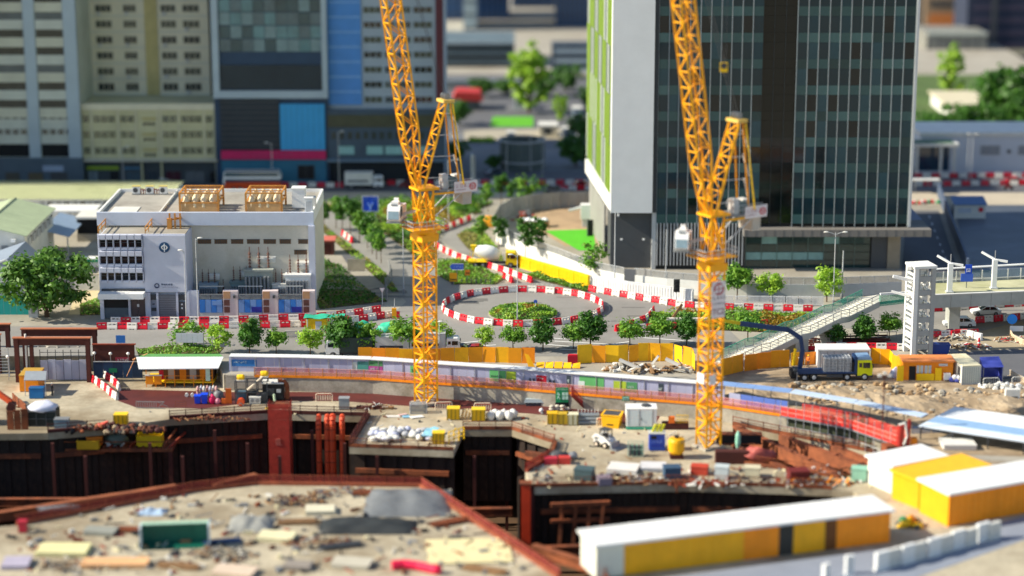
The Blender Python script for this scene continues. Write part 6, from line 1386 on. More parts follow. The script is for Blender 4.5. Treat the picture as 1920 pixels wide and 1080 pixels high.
t = T('flat_canopy', 'white flat canopy by the depot road edge', 'canopy', P(1736,362)); MB().b2(-2.6,2.6,-1,1.5,2.6,2.8).o('roof', whited, t)
for x in (-2.3,2.3): MB().bar((x,-.7,0),(x,-.7,2.59),.15).o('post', grey, t)
# ---------------------------------------------------------------- cabins and clutter right of the stairs
def ribbed(t, x0, x1, y, z0, z1, n, mat, name='ribbed_wall', side=-1):
 m = MB()
 for k in range(n): a = x0+(x1-x0)*k/n; b = x0+(x1-x0)*(k+.6)/n; m.b2(a,b,y-.05 if side < 0 else y+.002,y-.002 if side < 0 else y+.05,z0,z1)
 return m.o(name, mat, t)
t = T('yellow_site_cabin', 'yellow site cabin with orange roof, open doorway and tilted window shutters', 'site cabin', P(1742,713)); k = mpp(1742,713)
x0, x1 = -52*k+.2, 44*k; MB().b2(x0,x1,0,2.8,0,2.6).o('wall', orange, t); MB().b2(x0-.2,x1+.2,-.3,3.0,2.61,2.8).o('roof', M('roof orange','#e58a4a',.6,.12), t)
MB().b2(x0+.8,x0+1.7,-.03,-.005,0,2.0).o('doorway', black, t)
for a, b, z in ((x0+1.8,x0+2.7,1.0),(x0+2.9,x0+3.8,1.0)): m = MB(); m.b2(a,b,-.06,-.005,z,z+1.1); m.o('window', M('pale window','#c5cdd2',.2,.15), t); MB().b2(a+.4,a+.5,-.09,-.061,z,z+1.1).o('window_bar', yelb, t)
for a, b in ((x0+1.8,x0+4.2),(x0+4.3,x1-1.6)): MB().b2(a,b,-.35,-.25,.05,1.0 if a < x0+2 else 1.8).o('front_panel', yelb, t)
MB().b2(x0+4.8,x0+6.0,-.05,-.004,2.0,2.35).o('vent_window', M('pale window',''), t); MB().b2(x1-1.3,x1-.4,-.6,-.1,.2,1.1).o('air_conditioner', white, t); MB().b2(x0-.9,x0-.02,-.5,-.35,0,2.2).o('open_panel', yelb, t)
t = T('white_container', 'white corrugated container with cream weathered roof next to the yellow cabin', 'container', P(1820,721), R(8)); k = mpp(1820,721)
MB().b2(-1.25,1.25,0,6,.1,2.55).o('shell', M('container white','#dcdcd0',.6,.08,.6), t); ribbed(t,-1.2,1.2,0,.2,2.45,8,M('container rib','#b9bfb6',.6,.1)); MB().b2(-1.3,1.3,-.06,6.05,2.56,2.68).o('roof', M('cream roof2','#d6cfae',.7,.12,.8,second='#b9ad85',amt=.35), t)
m = MB()
for x in (-1.28,1.28): m.bar((x,-.03,0),(x,-.03,2.6),.14);
m.bar((-1.28,-.03,.1),(1.28,-.03,.1),.14); m.o('corner_post', lgrey, t); MB().b2(-1.29,-1.255,.8,1.8,.3,2.2).o('side_door', dgrey, t)
t = T('blue_tent', 'blue purple tarpaulin tent on poles beside the white container', 'tent', P(1862,717)); tb = tarpb
MB().add([(-1.5,-.2,2.1),(1.3,-.2,2.2),(1.2,2.6,2.9),(-1.4,2.6,2.8),(-1.5,-.2,2.15),(1.3,-.2,2.25),(1.2,2.6,2.95),(-1.4,2.6,2.85)],[(3,2,1,0),(4,5,6,7),(0,1,5,4),(1,2,6,5),(2,3,7,6),(3,0,4,7)]).o('roof_sheet', tb, t)
for x in (-1.4,1.25):
 for y in (-.1,2.5): MB().bar((x,y,0),(x,y,2.1+.25*y),.08).o('pole', grey, t)
MB().b2(-1.4,1.2,2.45,2.5,0,2.7).o('back_sheet', tb, t); MB().b2(1.2,1.25,.2,2.4,0,2.2).o('side_sheet', tb, t)
t = T('rubbish_sacks', 'blue and white sacks piled at the container corner', 'sacks', P(1792,716));
for k in range(5): MB().ball((-.5+k*.3,-.1*k,.3+.35*(k % 2)),(.4,.35,.4),.3,8,5,0,k).o('sack', tarpw if k % 2 else tarpb, t, smooth=True)
t = T('tarpaulin_bundle', 'crumpled pale blue tarpaulin beside the open cabin panel', 'tarpaulin', P(1679,708)); MB().ball((0,0,.5),(.8,.6,.9),.5,10,7,0,4).o('cover', M('pale lilac tarp','#c4c8e0',.6,.15,1.5), t, smooth=True); MB().ball((1.2,.2,.35),(.7,.5,.6),.5,9,6,0,8).o('heap', black, t)
t = T('office_cabin', 'white roofed grey site office standing behind the crane lorry', 'site cabin', P(1582,690)); k = mpp(1582,690); x0, x1 = -49*k, 47*k
MB().b2(x0,x1,0,3,0,2.5).o('wall', M('cabin pale grey','#c2c5ca',.6,.06), t); MB().b2(x0-.1,x1+.1,-.15,3.1,2.51,2.7).o('roof', white, t)
for a in (x0+3.2,x0+5.4): MB().b2(a,a+1.3,-.05,-.005,1.2,2.0).o('window', glass, t)
for k_ in range(8): MB().b2(x0+.3+k_*.95,x0+.36+k_*.95,-.02,-.004,.1,2.4).o('panel_joint', grey, t)
def hoard(label, pts, z, H, mats, pw=1.8, lean=.04, name='yellow_hoarding', zz=0):
 W = [P(x,y,zz) for x,y in pts]; t = T(name, label, 'hoarding', W[0]); r = random.Random(len(pts)+int(pts[0][0])); i = 0
 for a, b in zip(W, W[1:]):
  n = max(1, round((b-a).length/pw)); dd = (b-a).normalized(); nn = Vector((-dd.y,dd.x,0))
  for k in range(n):
   p, q = a.lerp(b,k/n), a.lerp(b,(k+.985)/n); o0, o1 = r.uniform(-lean,lean)*2.5, r.uniform(-lean,lean)*2.5; tp = r.uniform(-lean,lean)*2; v = Vector((0,0,H*r.uniform(.94,1.04)))
   A, B_, C, D_ = p+nn*o0, q+nn*o1, q+nn*(o1+tp)+v, p+nn*(o0+tp)+v; th = nn*.05
   MB().add([A,B_,B_+th,A+th,D_,C,C+th,D_+th],[(3,2,1,0),(4,5,6,7),(0,1,5,4),(1,2,6,5),(2,3,7,6),(3,0,4,7)]).o('panel', mats[(i*7+k*3) % len(mats)], t, True)
   if k % 2 == 0: MB().bar(p+nn*.15,p+nn*.15+Vector((0,0,H)),.08).o('post', grey, t, True)
  i += 1
 return t
ylA = M('hoarding yellow','#f0b010',.5,.1,.6,second='#dd9a0c',amt=.4); ylB = M('hoarding amber','#ee9c10',.5,.1,.6); ylC = M('hoarding gold','#f4c013',.5,.1,.6)
hoard('low yellow hoarding running behind the first crane mast', [(672,680),(800,682),(905,679),(1003,682)], 0, 2.2, [ylB,ylA,ylB,orange])
hoard('bright crumpled yellow hoarding between street trees and rubble', [(1083,682),(1110,680),(1160,680),(1215,676),(1262,678),(1295,686),(1302,700)], 0, 2.6, [ylC,ylA,ylC,ylB], 1.7, .09)
hoard('orange hoarding at the foot of the long stairs', [(1352,706),(1395,696),(1445,690),(1480,688)], 0, 2.4, [ylB,orange,ylB], 1.8, .05, 'orange_hoarding')
hoard('short orange hoarding between crane lorry and stair pier', [(1483,686),(1535,682)], 0, 1.9, [ylA,orange], 1.8, .05, 'orange_hoarding')
hoard('yellow hoarding folded between office cabin and lift tower', [(1632,682),(1668,684),(1672,692),(1692,700)], 0, 2.2, [ylA,ylC,ylB], 1.6, .06)
t = T('fallen_hoarding', 'fallen crumpled yellow hoarding panels at the end of the low yellow hoarding', 'hoarding panels', P(1040,690))
for k in range(5): m = MB(); r = random.Random(k); x = -2.6+k*1.25; m.add([(x,-.3,.05),(x+1.1,-.4,.05),(x+1.2,.5,.5+.3*r.random()),(x+.1,.6,.35+.4*r.random()),(x,-.3,.1),(x+1.1,-.4,.1),(x+1.2,.5,.55+.3*r.random()),(x+.1,.6,.4+.4*r.random())],[(3,2,1,0),(4,5,6,7),(0,1,5,4),(1,2,6,5),(2,3,7,6),(3,0,4,7)]); m.o('panel', ylC if k % 2 else ylA, t)
MB().add([(-3.6,-.2,0),(-2.6,-.3,0),(-3.6,-.1,1.9),(-4.2,0,2.1),(-3.6,-.15,0),(-2.6,-.25,0),(-3.6,-.05,1.9),(-4.2,.05,2.1)],[(0,1,2,3),(7,6,5,4),(0,3,7,4),(1,5,6,2),(3,2,6,7)]).o('panel', ylA, t)
t = T('red_barrel', 'crimson drum barrier between yellow hoardings', 'barrier', P(1075,682)); MB().b2(-.8,.6,-.3,.3,0,1.2).o('body', M('crimson','#b8152e',.5), t); MB().b2(-.7,.5,-.25,.25,1.21,1.35).o('lid', pred, t)
for i, (px, py, sx, sy, h, s, n, lb) in enumerate(((1165,694,2.6,1.0,1.5,.5,60,'brown soil and timber heap inside the yellow hoarding'),(1205,697,3.5,.9,.9,1.3,26,'heap of long pale timber and beams behind the hoarding roof'),(1270,697,2.8,1.0,1.2,1.0,34,'heap of grey broken concrete near the marked crane'))):
 t = T('debris_heap', lb, 'rubble', P(px,py)); heap(i+20, n, (sx,sy), h, s, [brownw,whited,concrete,soil], 'slab' if i else 'lump').o('debris', [brownw,whited,concrete,soil], t)['kind'] = 'stuff'
t = T('concrete_beam', 'pale fallen concrete beam leaning over the rubble heap', 'beam', P(1180,696)); MB().bar((-1.4,.2,1.6),(1.6,-.4,.4),.5,.35).o('beam', whited, t); MB().bar((5.0,.3,1.7),(8.5,-.6,.2),.55,.35).o('beam', whited, t); MB().bar((3.2,.3,1.0),(4.0,.0,2.2),.4,.3).o('beam', whited, t)
# rock heaps and fence in the dirt
rk = [M('rock tan','#b39a78',.9,.2,1,bump=.3), M('rock grey','#a39d90',.9,.2,1,bump=.3), M('rock brown','#8d7354',.9,.2,1,bump=.3)]
r = random.Random(77); m = MB()
for k in range(520):
 px, py = r.uniform(1480,1960), r.uniform(722,790)
 if py > 735+ (px-1480)*.12+22 or py < 712+(px-1480)*.06: continue
 p = P(px,py); s = r.uniform(.12,.5); m.ball((p.x,p.y,.1+r.random()*.4),(s*1.3,s,s*.8),.5,6,4,r.randrange(3),k)
S('rock_rubble', m, rk, 'stuff')
m = MB(); n1, n2 = 70, 22
vs = [];
for j in range(n2+1):
 for i in range(n1+1):
  px = 1345+(1990-1345)*i/n1; py = 712+(px-1345)*.04 + (46+ (px-1345)*.05)*j/n2; p = P(px,py); e = math.sin(math.pi*j/n2)*min(1,i/4)*min(1,(n1-i)/4)
  vs.append((p.x,p.y,.03+e*(.55+.9*noise.noise(Vector((p.x*.18,p.y*.3,2)))+.35*noise.noise(Vector((p.x*.9,p.y*.9,5))))))
fs = [(j*(n1+1)+i,j*(n1+1)+i+1,(j+1)*(n1+1)+i+1,(j+1)*(n1+1)+i) for j in range(n2) for i in range(n1)]
m.add(vs, fs); S('soil_bank', m, soil, 'structure')
t = T('pipe_guard', 'row of thin grey guard posts and rails under the stairs', 'railing', P(1580,650)); a, b = P(1525,648), P(1680,640); m = MB()
for k in range(10): q = a.lerp(b,k/9)-t.location; m.bar(q,q+Vector((0,0,1.5)),.08); m.bar(q,q+Vector((.9,-.6,.0)) if k % 2 else q, .06)
m.o('post', grey, t)
for h in (.8,1.45): MB().bar(a-t.location+Vector((0,0,h)), b-t.location+Vector((0,0,h)), .07).o('rail', grey, t)
t = T('dark_pipe_stack', 'dark pipes and timber lying under the stair flight', 'pipes', P(1590,642)); m = MB(); r = random.Random(5)
for k in range(14): y = r.uniform(-1.2,1.5); m.tube((-5+r.uniform(-1,1),y,.2+r.random()*.7),(5+r.uniform(-1,1),y+r.uniform(-.5,.5),.2+r.random()*.7),.12,None,6)
m.o('pipe', dkrust, t)
t = T('white_cabinet', 'white control cabinet on the dirt by the pale roof', 'cabinet', P(1898,754)); MB().b2(-1.0,.9,-.4,.4,.1,1.8).o('body', whited, t); MB().b2(-.2,.6,-.43,-.405,.6,.9).o('label_plate', dgrey, t); MB().b2(.95,1.8,-.3,.3,.1,.6).o('box', dgrey, t)
for i, (px, py) in enumerate(((1858,724),(1912,722))):
 t = T('crowd_barrier', 'pale metal crowd barrier in front of %s' % ('the blue tent' if i == 0 else 'scrap by the frame edge'), 'barrier', P(px,py), .1); m = MB()
 m.path([(-1.1,0,0),(-1.1,0,1.0),(-.9,0,1.15),(.9,0,1.15),(1.1,0,1.0),(1.1,0,0)],.05); m.o('frame', whited, t); m = MB()
 for k in range(7): m.bar((-.9+k*.3,0,.2),(-.9+k*.3,0,1.1),.04)
 m.o('bar', lgrey, t)
t = T('scrap_heap', 'heap of pale scrap and rubble around the crowd barrier', 'rubble', P(1880,727)); heap(9,40,(3.5,.8),.6,.5,[whited,concrete,lgrey],'lump').o('debris', [whited,concrete,lgrey], t)['kind'] = 'stuff'
for i, (px, py, lb) in enumerate(((1790,636,'tangle of rubble, pipes and barrier scraps behind the lift tower'),(1905,640,'pale timber barrier scraps along the dirt road edge'),(1815,652,'red and grey scrap heap beside the blue skip'))):
 t = T('scrap_heap', lb, 'rubble', P(px,py)); heap(30+i,44,(3.6,1.2),.7,.7,[whited,brownw,concrete,pred if i else grey]).o('debris', [whited,brownw,concrete,pred if i else grey], t)['kind'] = 'stuff'
t = T('blue_skip', 'dark blue skip in the shade behind the lift tower', 'skip', P(1760,662)); MB().extr([(-1.2,0),(1.2,0),(1.5,1.3),(-1.5,1.3)],-.7,.7).o('body', M('skip blue','#1f3f8c',.5,.12), t); MB().b2(-1.55,1.55,-.75,.75,1.31,1.42).o('rim', M('skip blue',''), t)
t = T('purple_barrier', 'purple and crimson plastic barriers beside the white picket run behind the lift tower', 'barrier', P(1795,630));
for k in range(3): MB().b2(-1.6+k*1.2,-.6+k*1.2,-.3,.3,0,1.0).o('block', (M('purple plastic','#6c2a55',.5),M('crimson',''),pred)[k], t)
run('picket_barrier', tall_mesh(white, 1.3, 1.0), [(1812,632),(1842,640)], 1.3, 'small white picket barrier beside the red road cone', 'barrier')
t = T('road_cone', 'tall red and white road cone on the dirt road', 'road cone', P(1835,652)); MB().lathe([(.32,0),(.32,.08),(.22,.09),(.16,.6),(.2,.65),(.2,.95),(.1,1.5),(0,1.55)],(0,0,0),12).o('cone', pred, t); MB().lathe([(.17,.66),(.21,.66),(.21,.9),(.17,.9)],(0,0,0),12).o('band', white, t)
t = T('round_blue_sign', 'round bright blue sign at the frame edge above pale barriers', 'road sign', P(1896,628)); MB().lathe([(0,-.06),(.75,-.06),(.75,0),(0,0)],(0,0,2.4),18,axis='y').o('disc', M('bright blue','#1f86e0',.5), t); MB().bar((0,.05,0),(0,.05,2.4),.1).o('post', grey, t); MB().b2(-.3,1.7,-.2,-.1,.6,1.4).o('white_board', white, t)
run('timber_barrier', picket_mesh(M('pale timber rail','#d9c6a8',.7,.12), 1.6, .9), [(1893,628),(1900,640),(1925,650),(1960,660)], 1.6, 'pale timber guard rail at the edge of the dirt road', 'barrier')
run('guard_rail', picket_mesh(M('pale timber rail',''), 1.8, .9), [(1893,705),(1925,722),(1990,740)], 1.8, 'white slanted guard rail at the frame edge', 'barrier')
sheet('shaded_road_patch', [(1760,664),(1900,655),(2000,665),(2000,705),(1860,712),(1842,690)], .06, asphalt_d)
# ---------------------------------------------------------------- hoarding, walkway and posters along the cap wall
def LPX(px, off=0.0, z=0.0):
 for (a, A), (b, B) in zip(zip(LINE, LW), list(zip(LINE, LW))[1:]):
  if a[0] <= px <= b[0]:
   p = A.lerp(B, (px-a[0])/(b[0]-a[0])); d = (B-A).normalized(); n = Vector((-d.y, d.x, 0)); return p + n*off + Vector((0,0,z))
 return LW[-1]
def along(x0, x1, step):
 n = max(1, round((x1-x0)/step)); return [(x0+(x1-x0)*k/n, x0+(x1-x0)*(k+1)/n) for k in range(n)]
def quadbox(p, q, z0, z1, th=.06):
 d = (q-p).normalized(); n = Vector((-d.y,d.x,0))*th; return MB().prism([p,q,q+n,p+n], p.z+z0, p.z+z1)
t = T('site_hoarding', 'long lavender grey site hoarding with pale roof strip and coloured posters', 'hoarding', LPX(430,1.6)); HO = 2.1
hp2 = M('hoarding panel 2','#a0a5c3',.6,.06,.4)
for i, (a, b) in enumerate(along(426, 1350, 17)):
 p, q = LPX(a,1.6), LPX(b-.3,1.6); quadbox(p, q, 0, HO).o('panel', lav if i % 3 else hp2, t, True)
for i, (a, b) in enumerate(along(427, 1352, 45)):
 p, q = LPX(a,1.35), LPX(b-.3,1.35); quadbox(p, q, HO+.02, HO+.12, 1.5).o('roof_sheet', paleroof, t, True)
for a, b in along(430, 1340, 45): p = LPX(a,1.52); MB().bar(p, p+Vector((0,0,HO)), .09).o('post', lgrey, t, True)
pc = {k: M('poster '+k, v, .5, .1, 1.2) for k, v in dict(teal='#4d9a92', mag='#b04a96', green='#5fae6a', lime='#a8c03a', grn2='#4f8f5e', red='#b5182f', dark='#3a4652', blue='#2e74b8', pale='#cfe0dc').items()}
def poster(x0, x1, z0, z1, k, off=1.57, g=None):
 p, q = LPX(x0,off-.01*len(k)*.2), LPX(x1,off-.01*len(k)*.2); quadbox(p, q, z0, z1, .02).o('poster', pc[k], t, True)
 if g:
  m = quadbox(p, q, 0, .01, .02); d = (q-p); L_ = d.length; gm = glyphs(MB(), .1*L_, 0, g[1], g[0], 0, int(x0), .3, 4, .8); v = MB(); an = math.atan2(d.y,d.x); v.M = Matrix.Translation(p+Vector((0,0,z0+g[2]))) @ Matrix.Rotation(an,4,'Z') @ Matrix.Translation((0,-.006,0)); v.add(gm.v, gm.f); v.o('lettering', pc[g[3]], t, True)
poster(430,478,.75,1.7,'blue',g=(6,.3,.45,'pale')); poster(658,666,.5,1.7,'pale'); poster(667,687,.5,1.8,'teal',g=(3,.3,1.0,'dark')); poster(688,711,.35,1.2,'mag',g=(3,.35,.3,'pale')); poster(688,711,1.21,1.95,'grn2',g=(3,.2,.3,'dark'))
poster(763,779,.2,1.6,'green',g=(2,.35,.6,'dark')); poster(913,943,.2,1.75,'green',g=(6,.25,.6,'dark')); poster(944,961,.2,1.75,'lime',g=(2,.4,.3,'grn2')); poster(1000,1019,.5,1.5,'red',g=(3,.3,.5,'pale'))
for x in (986,993,1024,1031): poster(x,x+4,.45,1.0,'dark')
poster(1057,1065,.2,1.8,'dark',g=(1,.5,.6,'pale')); poster(1081,1127,.25,1.9,'green'); poster(1079,1091,.2,1.2,'pale',1.55); poster(1145,1169,.3,1.6,'lime'); poster(1170,1190,.2,1.6,'grn2',g=(3,.3,.6,'pale')); poster(1230,1240,.1,1.7,'dark',g=(1,.5,.6,'pale')); poster(1322,1330,.1,1.7,'grn2')
# left end of the hoarding, dark blue panels in shade
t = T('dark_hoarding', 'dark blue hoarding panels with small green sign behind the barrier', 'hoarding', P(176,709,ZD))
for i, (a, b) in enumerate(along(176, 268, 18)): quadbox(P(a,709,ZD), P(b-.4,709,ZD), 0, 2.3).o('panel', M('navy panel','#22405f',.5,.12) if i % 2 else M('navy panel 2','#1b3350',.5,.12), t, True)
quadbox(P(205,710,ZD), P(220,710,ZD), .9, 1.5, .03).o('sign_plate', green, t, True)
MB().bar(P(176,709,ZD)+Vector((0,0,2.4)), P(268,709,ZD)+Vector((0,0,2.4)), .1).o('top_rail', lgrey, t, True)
# walkway: orange channel, deck and red netted railing
t = T('walkway', 'orange edged site walkway with red netted railing along the cap wall', 'walkway', LPX(480,0))
for a, b in along(478, 1480, 40):
 p, q = LPX(a,-.45), LPX(b-.3,-.45); quadbox(p, q, -.22, .12, .1).o('edge_channel', orange, t, True); quadbox(LPX(a,-.34), LPX(b-.3,-.34), -.02, .06, 1.9).o('deck_board', brownw, t, True)
for a, b in along(478, 1480, 26):
 p, q = LPX(a,-.42), LPX(b,-.42); MB().bar(p, p+Vector((0,0,1.2)), .08).o('post', M('orange post','#d9832a',.6,.1), t, True)
 MB().add([p+Vector((0,0,.1)),q+Vector((0,0,.1)),q+Vector((0,0,1.1)),p+Vector((0,0,1.1))],[(0,1,2,3)]).o('net', NET('pink net','#c06a68',.55) if 'pink net' not in MATS else MATS['pink net'], t, True)
 m = MB(); m.bar(p+Vector((0,0,1.15)), q+Vector((0,0,1.15)), .06).bar(p+Vector((0,0,.6)), q+Vector((0,0,.6)), .05); m.o('rail', M('pink rail','#d9a09a',.6,.1), t, True)
# green safety board, small sign, stairs down
q = LPX(1057,-.7); t = T('safety_board', 'green safety board with white panels hanging on the walkway', 'sign', q); MB().b2(-.85,.85,-.05,0,-1.3,.75).o('board', M('safety green','#14935a',.5,.08), t)
wt = M('mint white','#c9f0dc',.5,.03); m = MB()
for x in (.0,.45):
 for z in (-.35,-.9): m.b2(x,x+.38,-.07,-.051,z,z+.45)
m.o('panel', wt, t); glyphs(MB(), -.75, .38, .26, 7, -.051, 4, .1, 5, .75).o('lettering', wt, t); m = MB(); m.bar((-.6,-.06,.1),(-.35,-.06,-.1),.1).bar((-.35,-.06,-.1),(-.6,-.06,-.8),.1).bar((-.45,-.062,-.5),(-.25,-.062,-.85),.1).bar((-.7,-.062,-.15),(-.25,-.062,-.25),.09); m.o('running_figure', wt, t)
MB().b2(-.9,.9,-.02,.05,-1.9,-1.32).o('backing', black, t)
q = LPX(1176,-.75); t = T('mint_sign', 'small mint and white sign on the walkway edge', 'sign', q); MB().b2(-.5,.5,-.04,0,-.35,.3).o('board', M('safety green',''), t); MB().b2(-.42,.42,-.06,-.041,-.25,.2).o('panel', wt, t); glyphs(MB(),-.35,-.15,.22,4,-.061,6,.2,5,.7).o('lettering', M('safety green',''), t); MB().bar((0,.03,-1.9),(0,.03,0),.07).o('post', grey, t)
q = P(1098,764,ZD); t = T('access_stair', 'red netted stair leading down from walkway to site floor', 'stairs', q); a = LPX(1074,-.6)-q
for y in (0,.9):
 o_ = Vector((0,-y,0)); MB().bar(o_+a, o_, .15, .25).o('stringer', ored, t); m = MB(); m.add([o_+a, o_, o_+Vector((0,0,1.1)), o_+a+Vector((0,0,1.1))],[(0,1,2,3)]); m.o('net', rednet, t); MB().bar(o_+a+Vector((0,0,1.1)), o_+Vector((0,0,1.1)), .07).o('handrail', ored, t)
for k in range(9): f0 = k/9; p = a*(1-f0); MB().b2(p.x-.15,p.x+.15,p.y-.9,p.y,p.z-.04,p.z).o('tread', rust, t)
# canopy east of the marked crane, blue screens and red netted scaffold
t = T('blue_canopy', 'long pale blue walkway roof on thin posts beside the dirt bank', 'canopy', LPX(1350,.2))
ca = [P(1345,722,2.3),P(1480,737,2.3),P(1600,757,2.3),P(1728,783,2.3)]
for i, (a, b) in enumerate(zip(ca, ca[1:])):
 n = 4
 for k in range(n): p, q = a.lerp(b,k/n), a.lerp(b,(k+.985)/n); quadbox(p, q, 0, .1, 1.8).o('roof_sheet', M('pale blue roof','#b9cbe0',.5,.08,.4) if i else M('sky blue roof','#7f9fd0',.5,.08,.4), t, True); MB().bar(Vector((p.x,p.y+.1,0)), Vector((p.x,p.y+.1,2.3)), .09).o('post', dgrey, t, True)
for k in range(5):
 a, b = LPX(1362+k*22,.9), LPX(1383+k*22,.9); quadbox(a, b, .1, 1.5).o('blue_screen', M('blue screen','#5a76c4',.55,.1) if k else lav, t, True)
t = T('red_scaffold', 'bright red netted scaffold platform over the concrete wall', 'scaffold', LPX(1470,-1.2))
rn2 = NET('bright red net','#ee3526',.8); sp = along(1470, 1698, 15)
for i, (a, b) in enumerate(sp):
 p, q = LPX(a,-1.2), LPX(b,-1.2); p.z = q.z = 0;
 MB().bar(p+Vector((0,0,-2.2)), p+Vector((0,0,2.2)), .08).o('standard', lgrey, t, True)
 MB().add([p+Vector((0,0,.15)),q+Vector((0,0,.15)),q+Vector((0,0,1.35)),p+Vector((0,0,1.35))],[(0,1,2,3)]).o('net', rn2, t, True)
 p2, q2 = LPX(a,.5), LPX(b,.5);
 if i > 1: MB().add([p2+Vector((0,0,.6)),q2+Vector((0,0,.6)),q2+Vector((0,0,1.7)),p2+Vector((0,0,1.7))],[(0,1,2,3)]).o('net', rednet, t, True)
 m = MB();
 for h in (.7,1.35): m.bar(p+Vector((0,-.05,h)), q+Vector((0,-.05,h)), .06)
 m.o('rail', M('pale red rail','#f0a094',.5,.1), t, True); quadbox(p, q, -.1, .08, 1.6).o('deck_board', grey, t, True)
 MB().bar(p+Vector((0,0,-1.2)), q+Vector((0,0,-1.2)), .06).o('ledger', lgrey, t, True)
t = T('wall_recess', 'dark green recess panel in the wall under the red scaffold', 'wall panel', LPX(1490,-.6))
for i, (a, b) in enumerate(along(1478, 1640, 40)): quadbox(LPX(a,-.5), LPX(b-.5,-.5), -1.4, -.35, .1).o('dark_panel', M('recess dark green','#39402f',.8,.3,.6), t, True)  # flat dark green panels stand in for the wall recess
t = T('red_rig', 'rust red drilling rig boom standing upright at the scaffold end', 'machine', P(1688,868,ZD)); m = MB()
m.tube((-.3,0,0),(-.1,0,4.8),.5,.45,10); m.o('boom', M('rig red','#a3281f',.6,.2,.8,second='#73231b',amt=.42), t); MB().box((-.9,.3,1.2),(2.4,1.6,2.2),.2).o('body', rust, t); MB().bar((.8,0,.3),(.9,0,5.6),.35).o('mast', M('rig red',''), t); MB().path([(-.5,-.4,5.0),(.3,-.5,5.3),(.6,-.5,3.6),(.2,-.5,2.5)],.12).o('hose', whited, t); MB().box((1.6,.2,2.4),(.7,.9,1.6)).o('orange_box', orange, t); MB().box((-1.6,.4,.4),(1.8,1.4,.8)).o('track', dkrust, t)
t = T('blue_netting', 'blue mesh screen behind the red rig', 'screen', P(1715,845,ZD))
for k in range(4): MB().add([(-.5+k*1.3,.2*k,.5),(.7+k*1.3,.2*k+.2,.5),(.7+k*1.3,.2*k+.2,3.2),(-.5+k*1.3,.2*k,3.2)],[(0,1,2,3)]).o('net', NET('blue net','#6f92c8',.6) if 'blue net' not in MATS else MATS['blue net'], t); MB().bar((-.5+k*1.3,.2*k,0),(-.5+k*1.3,.2*k,3.4),.08).o('post', grey, t)
t = T('site_flagpole', 'tall thin rust red lamp mast with small floodlights by the pit', 'lamp post', P(1652,858,ZD)); MB().tube((0,0,0),(0,0,10.5),.1,.07).o('pole', dkrust, t)
for x in (-.6,.0,.6): MB().box((x,-.1,10.6+.3*(x == 0)),(.45,.25,.35)).o('floodlight', whited, t)
MB().bar((-.7,0,10.4),(.7,0,10.4),.08).o('cross_arm', dkrust, t)
# ---------------------------------------------------------------- pit struts, edge beams and railings
strut_m = M('strut rust','#935434',.75,.25,.7,second='#6d3d26',amt=.45)
def strut(a, b, label, w=1.0, h=1.4):
 A, B_ = P(*a, ZD), P(*b, ZD); t = T('steel_strut', label, 'steel beam', A, 0, 'steel struts across the pit'); d = B_-A; A0 = Vector((0,0,.25)); E = d+Vector((0,0,.25)); dn = d.normalized(); n = Vector((-dn.y,dn.x,0))
 m = MB(); m.bar(A0, E, w*.9, .12); m.o('top_flange', strut_m, t); m = MB(); m.bar(A0-Vector((0,0,h*.5)), E-Vector((0,0,h*.5)), w*.78, h-.13); m.o('web', strut_m, t); m = MB(); m.bar(A0-Vector((0,0,h)), E-Vector((0,0,h)), w*.9, .12); m.o('bottom_flange', strut_m, t)
 k = int(d.length/3.6); m = MB(); r = random.Random(k+int(a[0]))
 for i in range(k):
  p = A0 + d*((i+.5)/k); m.path([p-n*.25-dn*.5, p-n*.25+Vector((0,0,.28)), p+n*.2+Vector((0,0,.32)), p+n*.25+dn*.6],.06,5); m.box((p.x+r.uniform(-.2,.2),p.y,p.z+.1),(.25,.25,.12))
 m.o('cable_clips', dkrust, t); return t
strut((1378,801),(1572,892),'longest rust brown strut starting next to the marked crane'); strut((1464,819),(1640,884),'rust strut under the left end of the red scaffold'); strut((1560,838),(1655,876),'short rust strut nearest the red rig'); strut((1376,836),(1470,880),'lower rust strut beside the faded red tarpaulin',.9)
t = T('dark_beam', 'dark steel box beam lying by the foot of the marked crane', 'steel beam', P(1385,832,ZD)); MB().b2(-2.8,2.8,-.5,.5,.2,1.3).o('beam', black, t); MB().b2(-2.9,2.9,-.6,.6,1.31,1.42).o('top_plate', strut_m, t); MB().b2(-2.9,2.9,-.6,.6,.05,.19).o('bottom_plate', strut_m, t)
t = T('pink_tarpaulin', 'faded red tarpaulin draped over frames by the dark beam', 'tarpaulin', P(1420,868,ZD)); MB().ball((0,0,.8),(1.7,.9,1.0),.9,14,10,0,3).o('cover', M('faded red tarp','#a8524a',.6,.15,1,bump=.3), t, smooth=True); MB().box((-3.2,0,.8),(4.0,1.2,1.6)).o('box', dkrust, t)
t = T('green_wrapped_post', 'post wrapped in pale green sheet beside the marked crane', 'post', P(1383,850,ZD)); MB().tube((0,0,0),(0,0,2.6),.2).o('post', grey, t); MB().lathe([(.22,.8),(.34,1.4),(.3,2.4),(.12,2.9)],(0,0,0),10).o('wrap', M('mint sheet','#8fc8b0',.6,.15), t)
